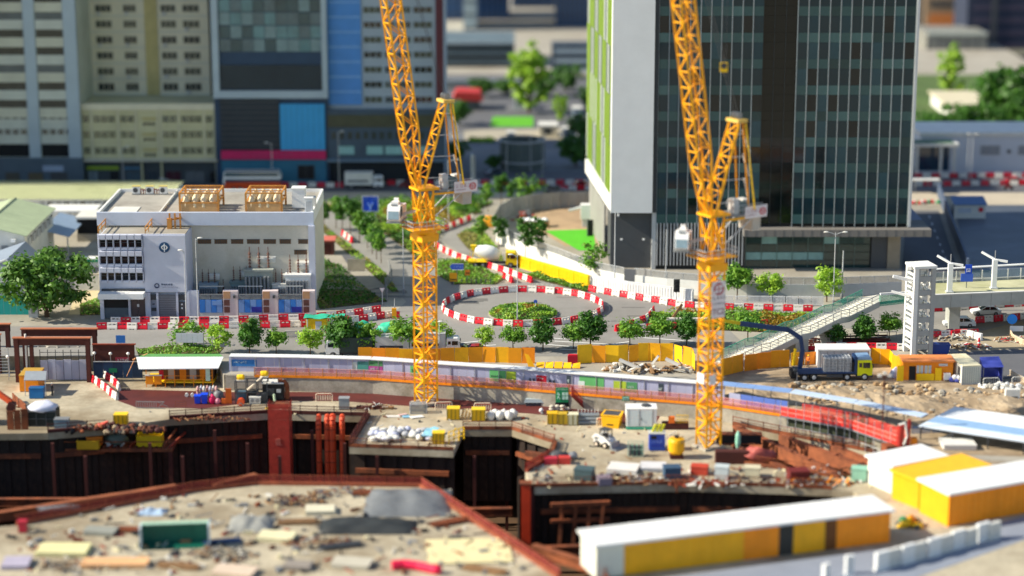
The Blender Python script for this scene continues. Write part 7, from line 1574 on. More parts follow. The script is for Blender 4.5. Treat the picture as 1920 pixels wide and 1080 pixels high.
# edge beams and railings round the opening, one thing each
def edge(i0, i1, label, mat=rust, net=None, h=1.15, beam=True, src=None):
 pts = [(src or PW)[i] for i in range(i0, i1+1)]; t = T('pit_railing', label, 'railing', pts[0], 0, 'railings round the pit')
 for a, b in zip(pts, pts[1:]):
  L_ = (b-a).length; n = max(1, round(L_/2.2)); dd = (b-a).normalized(); nn = Vector((dd.y,-dd.x,0))*.15
  if beam: MB().bar(a+Vector((0,0,.22))-nn, b+Vector((0,0,.22))-nn, .35, .4).o('edge_beam', mat, t, True)
  for k in range(n):
   p, q = a.lerp(b,k/n), a.lerp(b,(k+1)/n); MB().bar(p, p+Vector((0,0,h+.15)), .1).o('post', mat, t, True); m = MB()
   m.bar(p+Vector((0,0,h)), q+Vector((0,0,h)), .08).bar(p+Vector((0,0,h*.65)), q+Vector((0,0,h*.65)), .06); m.o('rail', mat, t, True)
   if net: MB().add([p+Vector((0,0,.45)),q+Vector((0,0,.45)),q+Vector((0,0,h)),p+Vector((0,0,h))],[(0,1,2,3)]).o('net', net, t, True)
edge(1,2,'dark railing at the far left corner of the pit', dkrust); edge(3,5,'brown railing along the far pit edge between rubble and red tower', dkrust, NET('brown net','#8a6a5c',.25)); edge(5,6,'crimson netted railing on the side of the loading bay', dkrust, dknet); edge(6,7,'brown railing in front of the sack covered loading bay', rust); edge(8,11,'brown railing round the deep curved corner of the pit', rust, NET('pale brown net','#a07a68',.3)); edge(11,12,'red netted railing at the inner corner beside the red boxes', ored, rednet); edge(13,16,'brown railing along the near edge of cluttered deck', rust); edge(20,22,'railing along the right edge of the near deck', rust); edge(23,25,'low orange red railing on the near deck edge', M('edge orange','#8f4a30',.75,.3,.8), dknet); edge(25,27,'orange red netted railing at the near left deck', M('edge orange',''), dknet)
edge(0,1,'railing by the rust struts', rust, src=PW2); edge(2,4,'low railing between rust struts and deck clutter', rust, src=PW2)
# piles and walings seen in the opening
t = T('king_posts', 'dark king posts holding up the deck inside the pit', 'steel frame', P(520,880,ZD)); r = random.Random(12)
for k in range(16):
 px = 20+k*62; p = P(px, 815+(k % 3)*25, ZD); m = MB(); m.bar((p.x,p.y+5,-26),(p.x,p.y+5,ZD-.95),.4); m.o('king_post', dkrust, t, True)
for k in range(0): a, b = P(-20+k*150,826+(k%2)*20,ZD), P(120+k*150,826+((k+1)%2)*20,ZD); m = MB(); m.bar((a.x,a.y+1.5,-6-2*(k%2)),(b.x,b.y+1.5,-6-2*(k%2)),.5,.7); m.o('waling', dkrust, t, True)
# red netted access tower and orange ducts going down the pit
t = T('red_access_tower', 'tall red netted access tower standing in the pit', 'scaffold tower', (P(527,790,ZD).x, P(527,790,ZD).y-1.2, -26)); H = topz(527,757,t.location)+26; s = 1.35
for x in (-s,s):
 for y in (-s,s): MB().bar((x,y,0),(x,y,H),.14).o('standard', ored, t)
for k in range(10):
 z = H-.1-k*1.6; m = MB()
 for a, b in (((-s,-s),(s,-s)),((s,-s),(s,s)),((s,s),(-s,s)),((-s,s),(-s,-s))): m.bar((*a,z),(*b,z),.1)
 m.bar((-s,-s,z-1.6),(s,-s,z),.08); m.o('ledger', ored, t); MB().b2(-s+.1,s-.1,-s+.1,s-.1,z-.06,z-.02).o('landing', rust, t)
for a, b in (((-s,-s-.08),(s,-s-.08)),((s+.08,-s),(s+.08,s)),((-s-.08,s),(-s-.08,-s))): m = MB(); m.add([(*a,H-16),(*b,H-16),(*b,H+.4),(*a,H+.4)],[(0,1,2,3)]); m.o('net', M('solid red net','#b8392c',.8,.2,1.5), t) if False else m.o('net', NET('tower red net','#b8392c',.85) if 'tower red net' not in MATS else MATS['tower red net'], t)
glyphs(MB(), -.5, H-5.2, .9, 1, -s-.09, 4, .2, 9).o('notice', M('tower notice','#d0705f',.6), t)
om = M('duct orange','#d2502c',.55,.15,.8)
for i, px in enumerate((598,614,624,642)):
 b = P(px,790,ZD); t = T('ventilation_duct', 'orange red bent duct dropping into the pit, %s' % ('next to the red tower','second from the red tower','third from the red tower','apart, by the loading bay')[i], 'duct', (b.x, b.y-.8, -26), 0, 'orange ducts in the pit'); H = 26+ZD+.6; r_ = .36 if i != 2 else .42
 pts = [(0,0,0),(0,0,H-.8),(0,.15,H-.35),(0,.45,H),(0,.9,H+.1)]; m = MB()
 for a, c in zip(pts, pts[1:]): m.tube(a, c, r_, None, 12)
 m.o('duct', om, t, smooth=False); m = MB()
 for k in range(12): m.lathe([(r_+.0,H-1.5-k*1.5),(r_+.05,H-1.47-k*1.5),(r_+.05,H-1.3-k*1.5),(r_,H-1.27-k*1.5)],(0,0,0),12)
 m.o('joint_ring', M('duct orange dark','#a83f24',.6,.15), t)
t = T('orange_column', 'bright orange red steel column standing in the pit near the near deck', 'column', (P(986,905,ZD).x, P(986,905,ZD).y-1.5, -26)); MB().b2(-.55,.55,-.5,.5,0,26.4+ZD).o('shaft', M('signal orange','#d2401f',.55,.12), t); MB().b2(-.75,.75,-.7,.7,26.41+ZD,26.6+ZD).o('cap', rust, t); MB().b2(.56,1.0,-.4,.4,0,24).o('side_channel', dkrust, t)
pmesh = {}
pl = [M('sheet pile rust','#3b2a1f',.8,.4,.8,second='#241b16',amt=.5), M('sheet pile dark','#2c2019',.8,.35,.8)]
for i0, i1, lb in ((0,5,'sheet pile wall under the far left pit edge'),(6,7,'sheet pile wall under the loading bay'),(8,12,'sheet pile wall round the curved pit corner'),(13,16,'sheet pile wall under the cluttered deck edge')):
 t = T('sheet_pile_wall', lb, 'retaining wall', PW[i0]+Vector((0,0,-.95)))
 for a, b in zip(PW[i0:i1], PW[i0+1:i1+1]):
  L_ = (b-a).length; n = max(1,round(L_/1.0)); d = (b-a).normalized(); nn = Vector((-d.y,d.x,0)); nn = nn if nn.y > 0 else -nn
  for k in range(n):
   j = k % 2
   if j not in pmesh: pmesh[j] = MB().b2(-.52,.52,-.06,.06,-9,0).b2(-.3,.3,-.3 if j else .061,-.061 if j else .3,-9,0).mesh('pile', pl[j])
   link('pile', pmesh[j], t, a.lerp(b,(k+.5)/n)+nn*.9+Vector((0,0,-.95))-t.location, math.atan2(d.y,d.x))
  if L_ > 6: p, q = a.lerp(b,.05)+nn*.4+Vector((0,0,-3.2)), a.lerp(b,.95)+nn*.4+Vector((0,0,-3.2)); MB().bar(p,q,.35,.6).o('waler', rust, t, True)
# ---------------------------------------------------------------- things on the site deck
redf = M('red waterproof floor','#5e2a26',.6,.2,.25,second='#4a201e',amt=.45,world=True)
sheet('red_floor', [(222,752),(255,764),(380,766),(500,752),(640,752),(790,763),(1000,776),(1180,796),(1230,795),(1240,775),(1160,757),(960,745),(780,738),(560,735),(430,735),(225,730)], .012, redf, ZD)
def box_thing(name, label, cat, px, py, w, d, h, mat, z=ZD, rz=0, lid=None, extra=None, group=None):
 t = T(name, label, cat, P(px,py,z), rz, group); MB().b2(-w/2,w/2,0,d,.08,h).o('body', mat, t); MB().b2(-w/2-.05,w/2+.05,-.05,d+.05,h+.002,h+.1).o('lid', lid or mat, t); MB().b2(-w/2+.05,w/2-.05,.05,d-.05,0,.078).o('base', dgrey, t)
 if extra: extra(t, w, d, h)
 return t
def ribs(n, mat):
 def f(t, w, d, h):
  for k in range(n): x = -w/2+w*(k+.5)/n; MB().b2(x-.06,x+.06,-.06,-.004,.1,h-.05).o('rib', mat, t)
 return f
# gate and portal frames at the left
t = T('site_gate', 'pale grey sheeted site gate with mesh top under the brown portal', 'gate', P(120,713,ZD)); k = mpp(120,713,ZD)
x0, x1 = -43*k, 44*k
for i in range(6): a = x0+(x1-x0)*i/6; MB().b2(a+.03,a+(x1-x0)/6-.03,-.03+.05*(i%2),.03+.05*(i%2),.1,2.9+.1*(i%2)).o('gate_sheet', M('gate lavender','#b3b5c6',.6,.08,.6) if i % 2 else M('gate lavender 2','#a3a5b8',.6,.08,.6), t)
for i in range(7): a = x0+(x1-x0)*i/6; MB().bar((a,.15,0),(a,.15,4.4),.09).o('post', dgrey, t)
for z in (3.3,4.0): MB().bar((x0,.15,z),(x1,.15,z),.07).o('rail', dgrey, t)
def portal(label, px, py, w, h, y2, beams=((0,0),), cols=None, group='brown portal frames'):
 t = T('portal_frame', label, 'steel frame', P(px,py,ZD), 0, group); x0 = 0; x1 = w
 for x in (x0+.2, x1-.2):
  for y in (0, y2): MB().b2(x-.3,x+.3,y-.3,y+.3,0,h-.02).o('column', dkrust, t)
 for y in (0, y2): MB().b2(x0-.3,x1+.3,y-.35,y+.35,h,h+.15).o('top_flange', M('portal top','#b06a48',.7,.15), t); MB().b2(x0-.2,x1+.2,y-.15,y+.15,h-1.0,h-.01).o('web', dkrust, t)
 MB().b2(x0+2.0,x0+2.5,-.2,.3,0,h-1.05).o('inner_column', dkrust, t); return t
portal('brown steel portal spanning the grey gate', 32, 716, 10.3, 6.3, 5.0); portal('brown steel portal cropped by the frame edge', -120, 700, 9.2, 5.6, 6.0)
t = T('dark_screen', 'dark brown steel screen with crimson sign between portal and white roof', 'screen', P(178,706,ZD)); k = mpp(214,706,ZD); w_ = 76*k
MB().b2(0,w_,0,.2,1.0,4.6).o('plate', dkrust, t); MB().b2(-.2,w_+.2,-.1,.3,4.61,4.75).o('top_edge', ored, t); MB().b2(3.0,5.0,-.06,-.005,1.9,2.8).o('crimson_sign', M('sign crimson','#96263e',.5,.1), t); glyphs(MB(),3.3,2.3,.3,5,-.061,4,.2,6,.9).o('lettering', pwhite, t); glyphs(MB(),3.2,2.02,.18,9,-.061,4,.25,4,.8).o('lettering', pwhite, t); MB().b2(3.2,4.5,-.08,-.005,4.9,6.0).o('blue_board', M('board blue','#2468b4',.5,.06), t); MB().bar((3.8,.0,4.7),(3.8,.0,6.0),.1).o('board_post', grey, t)
for x in (.4,w_-.4): MB().bar((x,.1,0),(x,.1,1.0),.3).o('leg', dkrust, t)
for i, (px, py, lb) in enumerate(((180,705,'at the portal corner'),(210,706,'at the middle of the dark screen'),(243,706,'beside the white roof tip'),(18,712,'by the ladder at the frame edge'))):
 b = P(px,py,ZD); t = T('globe_light', 'white globe work light on a thin post '+lb, 'work light', b, 0, 'globe work lights'); MB().tube((0,-.4,0),(0,-.4,3.25),.04).o('post', grey, t); MB().ball((0,-.4,3.45),(.24,.24,.22),0,10,7).o('globe', M('globe white','#f4f4ee',.4,.02), t, smooth=True)
t = T('scaffold_ladder', 'pale scaffold ladder frame standing at the left frame edge', 'ladder', P(10,706,ZD)); m = MB()
for x in (-.8,.6): m.bar((x,0,0),(x,0,4.2),.1)
m.o('stile', lgrey, t); m = MB()
for k in range(9): m.bar((-.8,0,.4+k*.45),(.6,0,.4+k*.45),.06)
m.o('rung', lgrey, t)
t = T('white_pole', 'tall white pole in front of the brown portal', 'pole', P(52,716,ZD)); MB().tube((0,0,0),(0,0,6.9),.16,.14).o('pole', whited, t); MB().b2(-.3,.3,-.3,.3,0,.2).o('foot', concrete, t)
for i, (px, py) in enumerate(((100,655),(135,655))):
 pass
run('crowd_barrier', picket_mesh(M('mixed barrier','#cfc9bd',.6,.1), 1.6, 1.1), [(72,650),(100,652),(166,650)], 1.6, 'small picket barrier seen through the portal above the gate', 'barrier')
box_thing('yellow_water_box','yellow box behind the portal above the gate','box',108,648,2.0,.8,1.0,yelb,0)
# left: bins and tarped cage
box_thing('orange_skip','orange skip with tan and grey sloping lid by the grey gate','skip',55,735,2.6,3.8,2.3,orange,ZD,.0,M('lid tan','#b8923f',.6,.12));
t = T('grey_cover', 'grey sheet roof sloping over the blue box', 'cover', P(66,742,ZD)); MB().add([(-1.4,-.2,2.2),(1.6,-.2,2.2),(1.2,2.4,2.75),(-1.7,2.4,2.75),(-1.4,-.2,2.28),(1.6,-.2,2.28),(1.2,2.4,2.83),(-1.7,2.4,2.83)],[(3,2,1,0),(4,5,6,7),(0,1,5,4),(1,2,6,5),(2,3,7,6),(3,0,4,7)]).o('sheet', M('cover grey','#8e959c',.5,.1), t)
for x in (-1.3,1.5): MB().bar((x,-.1,0),(x,-.1,2.2),.09).o('post', lgrey, t)
box_thing('blue_box','blue equipment box under the grey sheet roof','box',68,748,1.9,1.2,1.4,M('box blue','#1f6fae',.5,.1),ZD,0,M('box lid blue','#1a5d93',.5))
t = T('tarped_cage', 'dark mesh cage topped with a crumpled white tarpaulin', 'cage', P(78,800,ZD)); m = MB(); m.b2(-1.9,1.9,0,2.6,.1,2.0); m.o('cage_body', M('cage dark','#1f2623',.7,.2), t)
for k in range(4): MB().bar((-1.9+k*1.27,-.04,.1),(-1.9+k*1.27,-.04,2.0),.08).o('cage_bar', dgrey, t)
for z in (.1,1.05,2.0): MB().bar((-1.9,-.04,z),(1.9,-.04,z),.07).o('cage_rail', dgrey, t)
MB().ball((0,1.3,2.25),(2.0,1.5,.75),.35,16,8,0,5).o('tarpaulin', M('lilac white tarp','#d3d6e6',.55,.08,1.5,bump=.3), t, smooth=True)
t = T('blue_grey_crate', 'blue grey crate beside the dark mesh cage', 'crate', P(115,806,ZD)); MB().b2(-.9,.9,0,1.2,0,1.3).o('body', M('crate slate','#67808c',.6,.12), t); MB().b2(-.95,.95,-.05,1.25,1.31,1.4).o('rim', grey, t)
t = T('red_excavator_arm', 'orange red excavator boom and bucket at the left frame edge', 'excavator', P(2,800,ZD)); em = M('excavator orange','#c24a20',.55,.2,.8,second='#8f3618',amt=.4); MB().bar((-3.0,1,.8),(-.6,1.0,4.4),.6,.9).o('boom', em, t); MB().bar((-.6,1,4.4),(1.4,.4,3.2),.5,.7).o('stick', em, t); MB().extr([(1.2,3.4),(2.0,3.0),(1.8,2.0),(1.0,1.9),(.8,2.6)],-.2,.9).o('bucket', dkrust, t); MB().box((-4,1.5,1.4),(3.0,2.6,2.2)).o('body', em, t); MB().b2(-5.6,-2.2,.2,1.0,0,.7).o('track', black, t); MB().b2(-5.6,-2.2,2.2,3.0,0,.7).o('track', black, t); MB().tube((-2.2,.6,1.6),(-.9,.6,3.7),.14).o('hydraulic_ram', grey, t)
t = T('rust_panel_stack', 'rust coloured plates leaning below the excavator arm', 'steel plates', P(32,806,ZD));
for k in range(3): MB().box((-.8+k*.9,.1*k,1.3),(.85,.15,2.5+.2*k),.05*k).o('plate', rust, t)
run('deck_rail', picket_mesh(rust, 1.5, 1.2), [(24,752),(38,765),(50,775)], 1.5, 'rust railing beside the excavator arm', 'railing', ZD)
# white roofed office on its orange platform
t = T('roofed_office', 'orange site office on stilts under a wide white sloping roof', 'site office', P(340,726,ZD)); k = mpp(340,726,ZD); x0, x1 = -76*k, 72*k
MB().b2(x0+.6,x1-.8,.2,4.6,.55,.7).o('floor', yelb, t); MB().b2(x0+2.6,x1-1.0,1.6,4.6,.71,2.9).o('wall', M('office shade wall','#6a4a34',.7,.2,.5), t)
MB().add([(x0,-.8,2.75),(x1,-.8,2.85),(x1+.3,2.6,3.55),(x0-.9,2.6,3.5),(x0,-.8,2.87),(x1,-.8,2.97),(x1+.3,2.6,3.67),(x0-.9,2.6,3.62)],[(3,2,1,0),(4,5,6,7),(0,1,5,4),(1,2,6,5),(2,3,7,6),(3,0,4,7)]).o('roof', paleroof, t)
MB().add([(x0-.6,2.62,3.55),(x1+.2,2.62,3.6),(x1-.6,5.4,3.2),(x0-.2,5.4,3.2),(x0-.6,2.62,3.65),(x1+.2,2.62,3.7),(x1-.6,5.4,3.3),(x0-.2,5.4,3.3)],[(3,2,1,0),(4,5,6,7),(0,1,5,4),(1,2,6,5),(2,3,7,6),(3,0,4,7)]).o('rear_roof', M('roof green','#5c9a52',.7,.12), t)
for i, x in enumerate((x0+3.6,x0+5.2,x0+6.6,x0+8.0)): MB().b2(x,x+.9,1.52,1.595,.75,2.7).o('door' if i % 2 == 0 else 'orange_panel', (M('office pale door','#b9b3b0',.5,.1) if i % 2 == 0 else orange), t)
for i in range(8): x = x0+.8+(x1-x0-1.8)*i/7; MB().bar((x,.1,0),(x,.1,2.8 if i in (0,3,7) else 1.6),.09).o('post', orange, t)
for z in (1.1,1.6): MB().bar((x0+.8,.1,z),(x1-1.0,.1,z),.07).o('rail', orange, t)
for i in range(2): MB().b2(x0+.8+i*1.15,x0+1.85+i*1.15,-.5,-.42,.55,1.75).o('side_board', orange, t)
MB().b2(x0+.7,x0+3.1,-.55,-.35,1.78,1.9).o('board_cap', whited, t); MB().b2(x1-1.9,x1-1.3,.0,.1,.9,2.6).o('notice_board', M('mint notice','#bcd6c6',.5), t); MB().b2(x0+2.6,x0+3.2,-.1,.2,1.1,2.4).o('fire_point', pred, t)
t = T('roof_billboard', 'pale five panel board standing on the white office roof', 'board', (P(353,700,ZD).x, P(353,700,ZD).y+2.2, ZD+3.55)); k = mpp(353,690,ZD)
for i in range(5): a = -25*k+i*10.2*k; MB().b2(a,a+9.8*k,0,.06,.35,1.75).o('panel', M('board pale grey','#cfd0d4',.5,.05), t)
for i in (0,2.5,5): MB().bar((-25*k+i*10.2*k,.1,-.1),(-25*k+i*10.2*k,.1,1.8),.08).o('post', grey, t)
t = T('leaning_pole', 'orange white pole leaning from the globe light to the office roof', 'pole', P(262,712,ZD)); MB().tube((-.9,0,2.9),(1.2,.3,3.7),.07).tube((-1.8,0,.5),(-.5,0,3.2),.05).o('pole', M('pale orange','#e0a070',.5), t)
# equipment cluster beside the office
def bin_(px, py, mat, label, h=1.1, w=.75, name='wheelie_bin'):
 t = T(name, label, 'bin', P(px,py,ZD)); MB().add([(-w*.42,-.3,.1),(w*.42,-.3,.1),(w*.42,.3,.1),(-w*.42,.3,.1),(-w/2,-.38,h),(w/2,-.38,h),(w/2,.38,h),(-w/2,.38,h)],[(3,2,1,0),(4,5,6,7),(0,1,5,4),(1,2,6,5),(2,3,7,6),(3,0,4,7)]).o('body', mat, t); MB().extx([(-.42,h+.002),(.42,h+.002),(.42,h+.1),(-.3,h+.06)],-w/2-.04,w/2+.04).o('lid', mat, t)
 for x in (-w*.4,w*.4): MB().lathe([(0,-.05),(.1,-.05),(.1,.05),(0,.05)],(x,.25,.1),10,axis='x').o('wheel', black, t)
blb = M('bin blue','#1748d8',.4,.08)
bin_(371,757,blb,'bright blue bin nearest the white roofed office',1.15,.85); bin_(384,757,blb,'bright blue bin next to the magenta sack',1.35,.85)
t = T('magenta_sack', 'magenta sacks slumped beside the blue bins', 'sack', P(398,757,ZD)); MB().ball((0,0,.6),(.5,.45,.75),.2,10,7,0,2).o('sack', M('magenta sheet','#d81a5c',.5,.1), t, smooth=True); MB().ball((.75,-.1,.35),(.45,.4,.45),.3,9,6,0,6).o('small_sack', M('pink sheet','#d88a9a',.5,.1), t, smooth=True)
t = T('gas_bottle_rack', 'rack of pale wrapped gas bottles behind the blue bins', 'gas bottles', P(388,746,ZD));
for i in range(7): MB().lathe([(0,0),(.2,0),(.2,1.1),(.12,1.3),(.06,1.4),(0,1.4)],(-1.2+i*.42,.3*(i%2),.3),10).o('bottle', (M('bottle pink','#c79a94',.5,.1),M('bottle lilac','#aeb2c4',.5,.1),whited)[i % 3], t, smooth=False)
MB().b2(-1.5,1.6,-.2,.7,.02,.29).o('pallet', brownw, t); m = MB(); m.bar((-1.5,-.2,1.1),(1.6,-.2,1.1),.06).bar((-1.5,.7,1.1),(1.6,.7,1.1),.06); m.o('guard_bar', ored, t)
t = T('grey_water_tank', 'grey black plastic tank among the gas bottles', 'tank', P(410,750,ZD)); MB().lathe([(0,0),(.65,0),(.7,.3),(.65,1.0),(.3,1.3),(0,1.3)],(0,0,.05),14).o('tank', M('tank grey','#6f7072',.5,.15), t, smooth=True); MB().lathe([(0,0),(.2,0),(.2,.12),(0,.12)],(0,0,1.36),10).o('cap', black, t)
t = T('orange_panel_stand', 'upright orange steel panel on a stand in the equipment cluster', 'panel', P(429,758,ZD)); MB().box((0,0,1.15),(.8,.15,2.1),.1).o('panel', M('deep orange','#d4651c',.55,.12), t); MB().box((-.6,0,.45),(.7,.2,.7)).o('foot_panel', M('deep orange',''), t); MB().bar((.35,.5,0),(.3,.05,1.8),.08).o('prop', rust, t)
t = T('grout_pump', 'dark grout pump station with yellow motors and a long pale hose arm', 'machine', P(468,756,ZD));
for x in (-1.9,-.4,1.0,2.4):
 for y in (0,1.6): MB().bar((x,y,0),(x,y,3.0),.12).o('frame_post', dgrey, t)
for z in (1.5,3.0):
 m = MB()
 for y in (0,1.6): m.bar((-1.9,y,z),(2.4,y,z),.12)
 for x in (-1.9,-.4,1.0,2.4): m.bar((x,0,z),(x,1.6,z),.1)
 m.o('frame_beam', dgrey, t)
MB().b2(-1.8,-.5,.1,1.5,.1,1.4).o('mixer_tank', M('pump blue grey','#47606f',.5,.15), t); MB().b2(-.3,.9,.1,1.5,.1,1.4).o('control_box', black, t); MB().b2(1.1,2.3,.1,1.5,.1,1.2).o('pump_body', dgrey, t)
for x, z in ((-1.2,3.1),(2.0,3.6)): MB().lathe([(0,-.5),(.35,-.5),(.42,-.2),(.42,.3),(.3,.5),(0,.5)],(x,.8,z+.3),12,axis='x').o('motor', yelb, t); MB().box((x,.8,z-.05),(1.1,.9,.15)).o('motor_plate', whited, t)
MB().tube((-.2,-.2,1.9),(1.8,.4,3.6),.16,.13,8).o('hose_arm', M('hose cream','#dccbb0',.5,.1), t)
t = T('generator', 'black framed generator with white roof under the yellow motor', 'generator', P(512,752,ZD)); MB().b2(-1.4,1.4,0,1.8,.2,2.4).o('body', black, t); MB().b2(-1.5,1.5,-.1,1.9,2.41,2.55).o('roof', whited, t); MB().b2(-.9,.2,-.05,-.004,.8,1.8).o('louvre', dgrey, t); MB().b2(.5,1.1,-.05,-.004,1.2,1.7).o('panel', lgrey, t)
m = MB(); t = T('arched_pipe', 'thick rust pipe arching down beside the generator', 'pipe', P(532,750,ZD)); m.path([(-.7,0,2.7),(-.1,0,2.75),(.35,0,2.4),(.5,0,1.8),(.5,0,0)],.32,10); m.o('pipe', rust, t); MB().lathe([(.32,0),(.45,0),(.45,.15),(.32,.15)],(.5,0,.02),12).o('flange', dkrust, t)
box_thing('white_fan_box','white twin fan box on legs among the pump gear','equipment',478,758,1.5,.8,.9,whited,ZD,0,None,lambda t,w,d,h: [MB().lathe([(0,-.04),(.26,-.04),(.26,0),(0,0)],(x,-.005,.5),12,axis='y').o('fan', grey, t) for x in (-.35,.35)])
t = T('orange_hose_reel', 'orange hose reel drum on the deck in front of pump gear', 'hose reel', P(452,760,ZD)); MB().lathe([(0,-.4),(.5,-.4),(.5,-.33),(.36,-.3),(.36,.3),(.5,.33),(.5,.4),(0,.4)],(0,0,.5),14,axis='y').o('drum', M('reel orange','#e0592a',.5,.1), t); MB().bar((-.5,-.45,0),(0,-.45,.5),.08).bar((.5,-.45,0),(0,-.45,.5),.08).o('stand', grey, t)
t = T('yellow_rope_coil', 'yellow rope and hoses dropped near the red access tower', 'rope', P(504,766,ZD)); m = MB()
for k in range(3): m.path([(.5*math.cos(a*.6+k)+.3*k,.4*math.sin(a*.6+k),.06+.05*k) for a in range(10)],.06,5)
m.o('coil', yelb, t); MB().tube((.9,.2,0),(.7,.3,1.9),.16).o('upright_roll', M('roll pale green','#b9cfae',.6,.1), t)
t = T('ladder_frame', 'grey steel frame lying on the edge of the dark red floor', 'steel frame', P(282,766,ZD), -.06); m = MB()
for z in (.1,.95): m.bar((-1.9,0,z),(1.9,0,z),.08)
m.o('rail', grey, t); m = MB()
for k in range(10): m.bar((-1.9+k*.3,0,.1),(-1.9+k*.3,0,.95),.06)
m.bar((1.0,0,.1),(1.9,.1,.95),.07).bar((1.0,0,.95),(2.3,.3,.2),.07); m.o('bar', grey, t)
t = T('wire_stand', 'thin rust wire stand on the dark red floor', 'stand', P(339,765,ZD)); m = MB()
for x in (-.7,.7): m.bar((x,0,0),(x,0,.95),.05)
for z in (.3,.6,.95): m.bar((-.7,0,z),(.7,0,z),.04)
m.o('frame', rust, t)
t = T('cable_drums', 'two small white drums on the dark red floor', 'drum', P(355,744,ZD));
for x in (-.35,.4): MB().lathe([(0,-.2),(.25,-.2),(.25,.2),(0,.2)],(x,0,.27),12,axis='y').o('drum', whited, t)
# things along the far deck edge
def guard(px, py, lb, mat=None, rz=0):
 t = T('plastic_guard', lb, 'barrier', P(px,py,ZD), rz); mt = mat or M('guard cream','#d8c7b0',.6,.1); m = MB(); m.path([(-1.1,0,0),(-1.1,0,.9),(-.95,0,1.05),(.95,0,1.05),(1.1,0,.9),(1.1,0,0)],.07); m.o('frame', mt, t); m = MB()
 for k in range(6): m.b2(-.9+k*.32,-.72+k*.32,-.02,.02,.15,.85)
 m.o('bar', mt, t); MB().b2(-1.05,1.05,-.05,.05,.86,.98).o('top_panel', M('guard red','#c9463a',.6,.1), t); return t
guard(608,752,'cream guard frame on the red floor beside the grey crate'); guard(832,768,'cream guard frame at the foot of the first crane',None,.1); guard(905,770,'cream guard frame behind the yellow boxes'); guard(1135,798,'cream guard frame in front of the yellow skip')
box_thing('grey_crate','grey steel crate on the deck edge left of the brown heap','crate',645,768,1.35,1.1,1.45,M('crate grey','#8f9599',.5,.1))
t = T('brown_parts_heap', 'low heap of brown steel parts on timbers', 'steel parts', P(702,766,ZD)); heap(41,46,(2.3,.7),1.0,.45,[dkrust,rust,brownw,whited]).o('parts', [dkrust,rust,brownw,whited], t)['kind'] = 'stuff'; MB().b2(-2.4,1.0,-.4,.3,0,.35).o('timber', dkrust, t); MB().b2(1.2,2.6,-.4,.3,0,.3).o('timber', brownw, t)
t = T('mesh_cage', 'grey wire mesh cage tilted on the deck below the first crane', 'cage', P(785,776,ZD), .1); m = MB()
for x in (-1.1,1.1):
 for y in (0,1.2): m.bar((x,y,0),(x,y,1.3),.07)
for z in (.05,1.3):
 for y in (0,1.2): m.bar((-1.1,y,z),(1.1,y,z),.07)
 for x in (-1.1,1.1): m.bar((x,0,z),(x,1.2,z),.07)
m.o('frame', lgrey, t); MB().add([(-1.1,0,.05),(1.1,0,.05),(1.1,0,1.3),(-1.1,0,1.3)],[(0,1,2,3)]).add([(-1.1,1.2,.05),(1.1,1.2,.05),(1.1,1.2,1.3),(-1.1,1.2,1.3)],[(0,1,2,3)]).add([(-1.1,0,1.3),(1.1,0,1.3),(1.1,1.2,1.3),(-1.1,1.2,1.3)],[(0,1,2,3)]).o('mesh', greyn, t)
t = T('sheet_litter', 'pale blue and white sheets lying flat on the deck', 'sheets', P(760,782,ZD))
for i, (x, y, w, d, mt) in enumerate(((-1.6,.2,1.9,.8,whited),(.1,0,1.0,1.0,M('sheet blue','#7fb2cc',.6,.15)),(1.5,-.2,1.8,.9,white),(-.4,.7,1.3,.5,M('sheet pink','#d3b0aa',.6,.1)))): MB().box((x,y,.06+i*.03),(w,d,.04),.2*i).o('sheet', mt, t)
def ycrate(px, py, lb, w=1.6, h=1.5):
 t = box_thing('yellow_crate', lb, 'crate', px, py, w, 1.3, h, M('crate yellow','#e2b30f',.5,.12,.8), ZD, 0, M('crate lid yellow','#f0c92a',.5,.1))
 for x in (-w/2,-w/6,w/6,w/2): MB().b2(x-.07,x+.07,-.07,-.003,.05,h).o('strap', M('crate olive','#8f7a16',.6,.1), t)
ycrate(850,788,'yellow crate nearest the first crane'); ycrate(897,790,'yellow crate leaning beside the white sacks',1.7)
t = T('leaning_boards', 'cream boards leaning between the two yellow crates', 'boards', P(872,784,ZD));
for k in range(3): MB().add([(-.6+k*.45,-.2,0),(-.25+k*.45,-.2,0),(0+k*.45,.3,1.2),(-.35+k*.45,.3,1.2),(-.6+k*.45,-.14,0),(-.25+k*.45,-.14,0),(0+k*.45,.36,1.2),(-.35+k*.45,.36,1.2)],[(3,2,1,0),(4,5,6,7),(0,1,5,4),(1,2,6,5),(2,3,7,6),(3,0,4,7)]).o('board', M('board cream','#cdbf95',.7,.12), t)
for i in range(6):
 px = 920+i*8.5; t = ONE('bulk_sack', MB().ball((0,0,.55),(.62,.6,.65),.25,12,8,0,i*3).b2(-.1,.1,-.05,.05,1.05,1.3), [whited], 'white bulk sack in the row beside the yellow crate', 'sack', P(px,787-(i%2)*3,ZD), i*.7, 'white bulk sacks in a row', smooth=True)
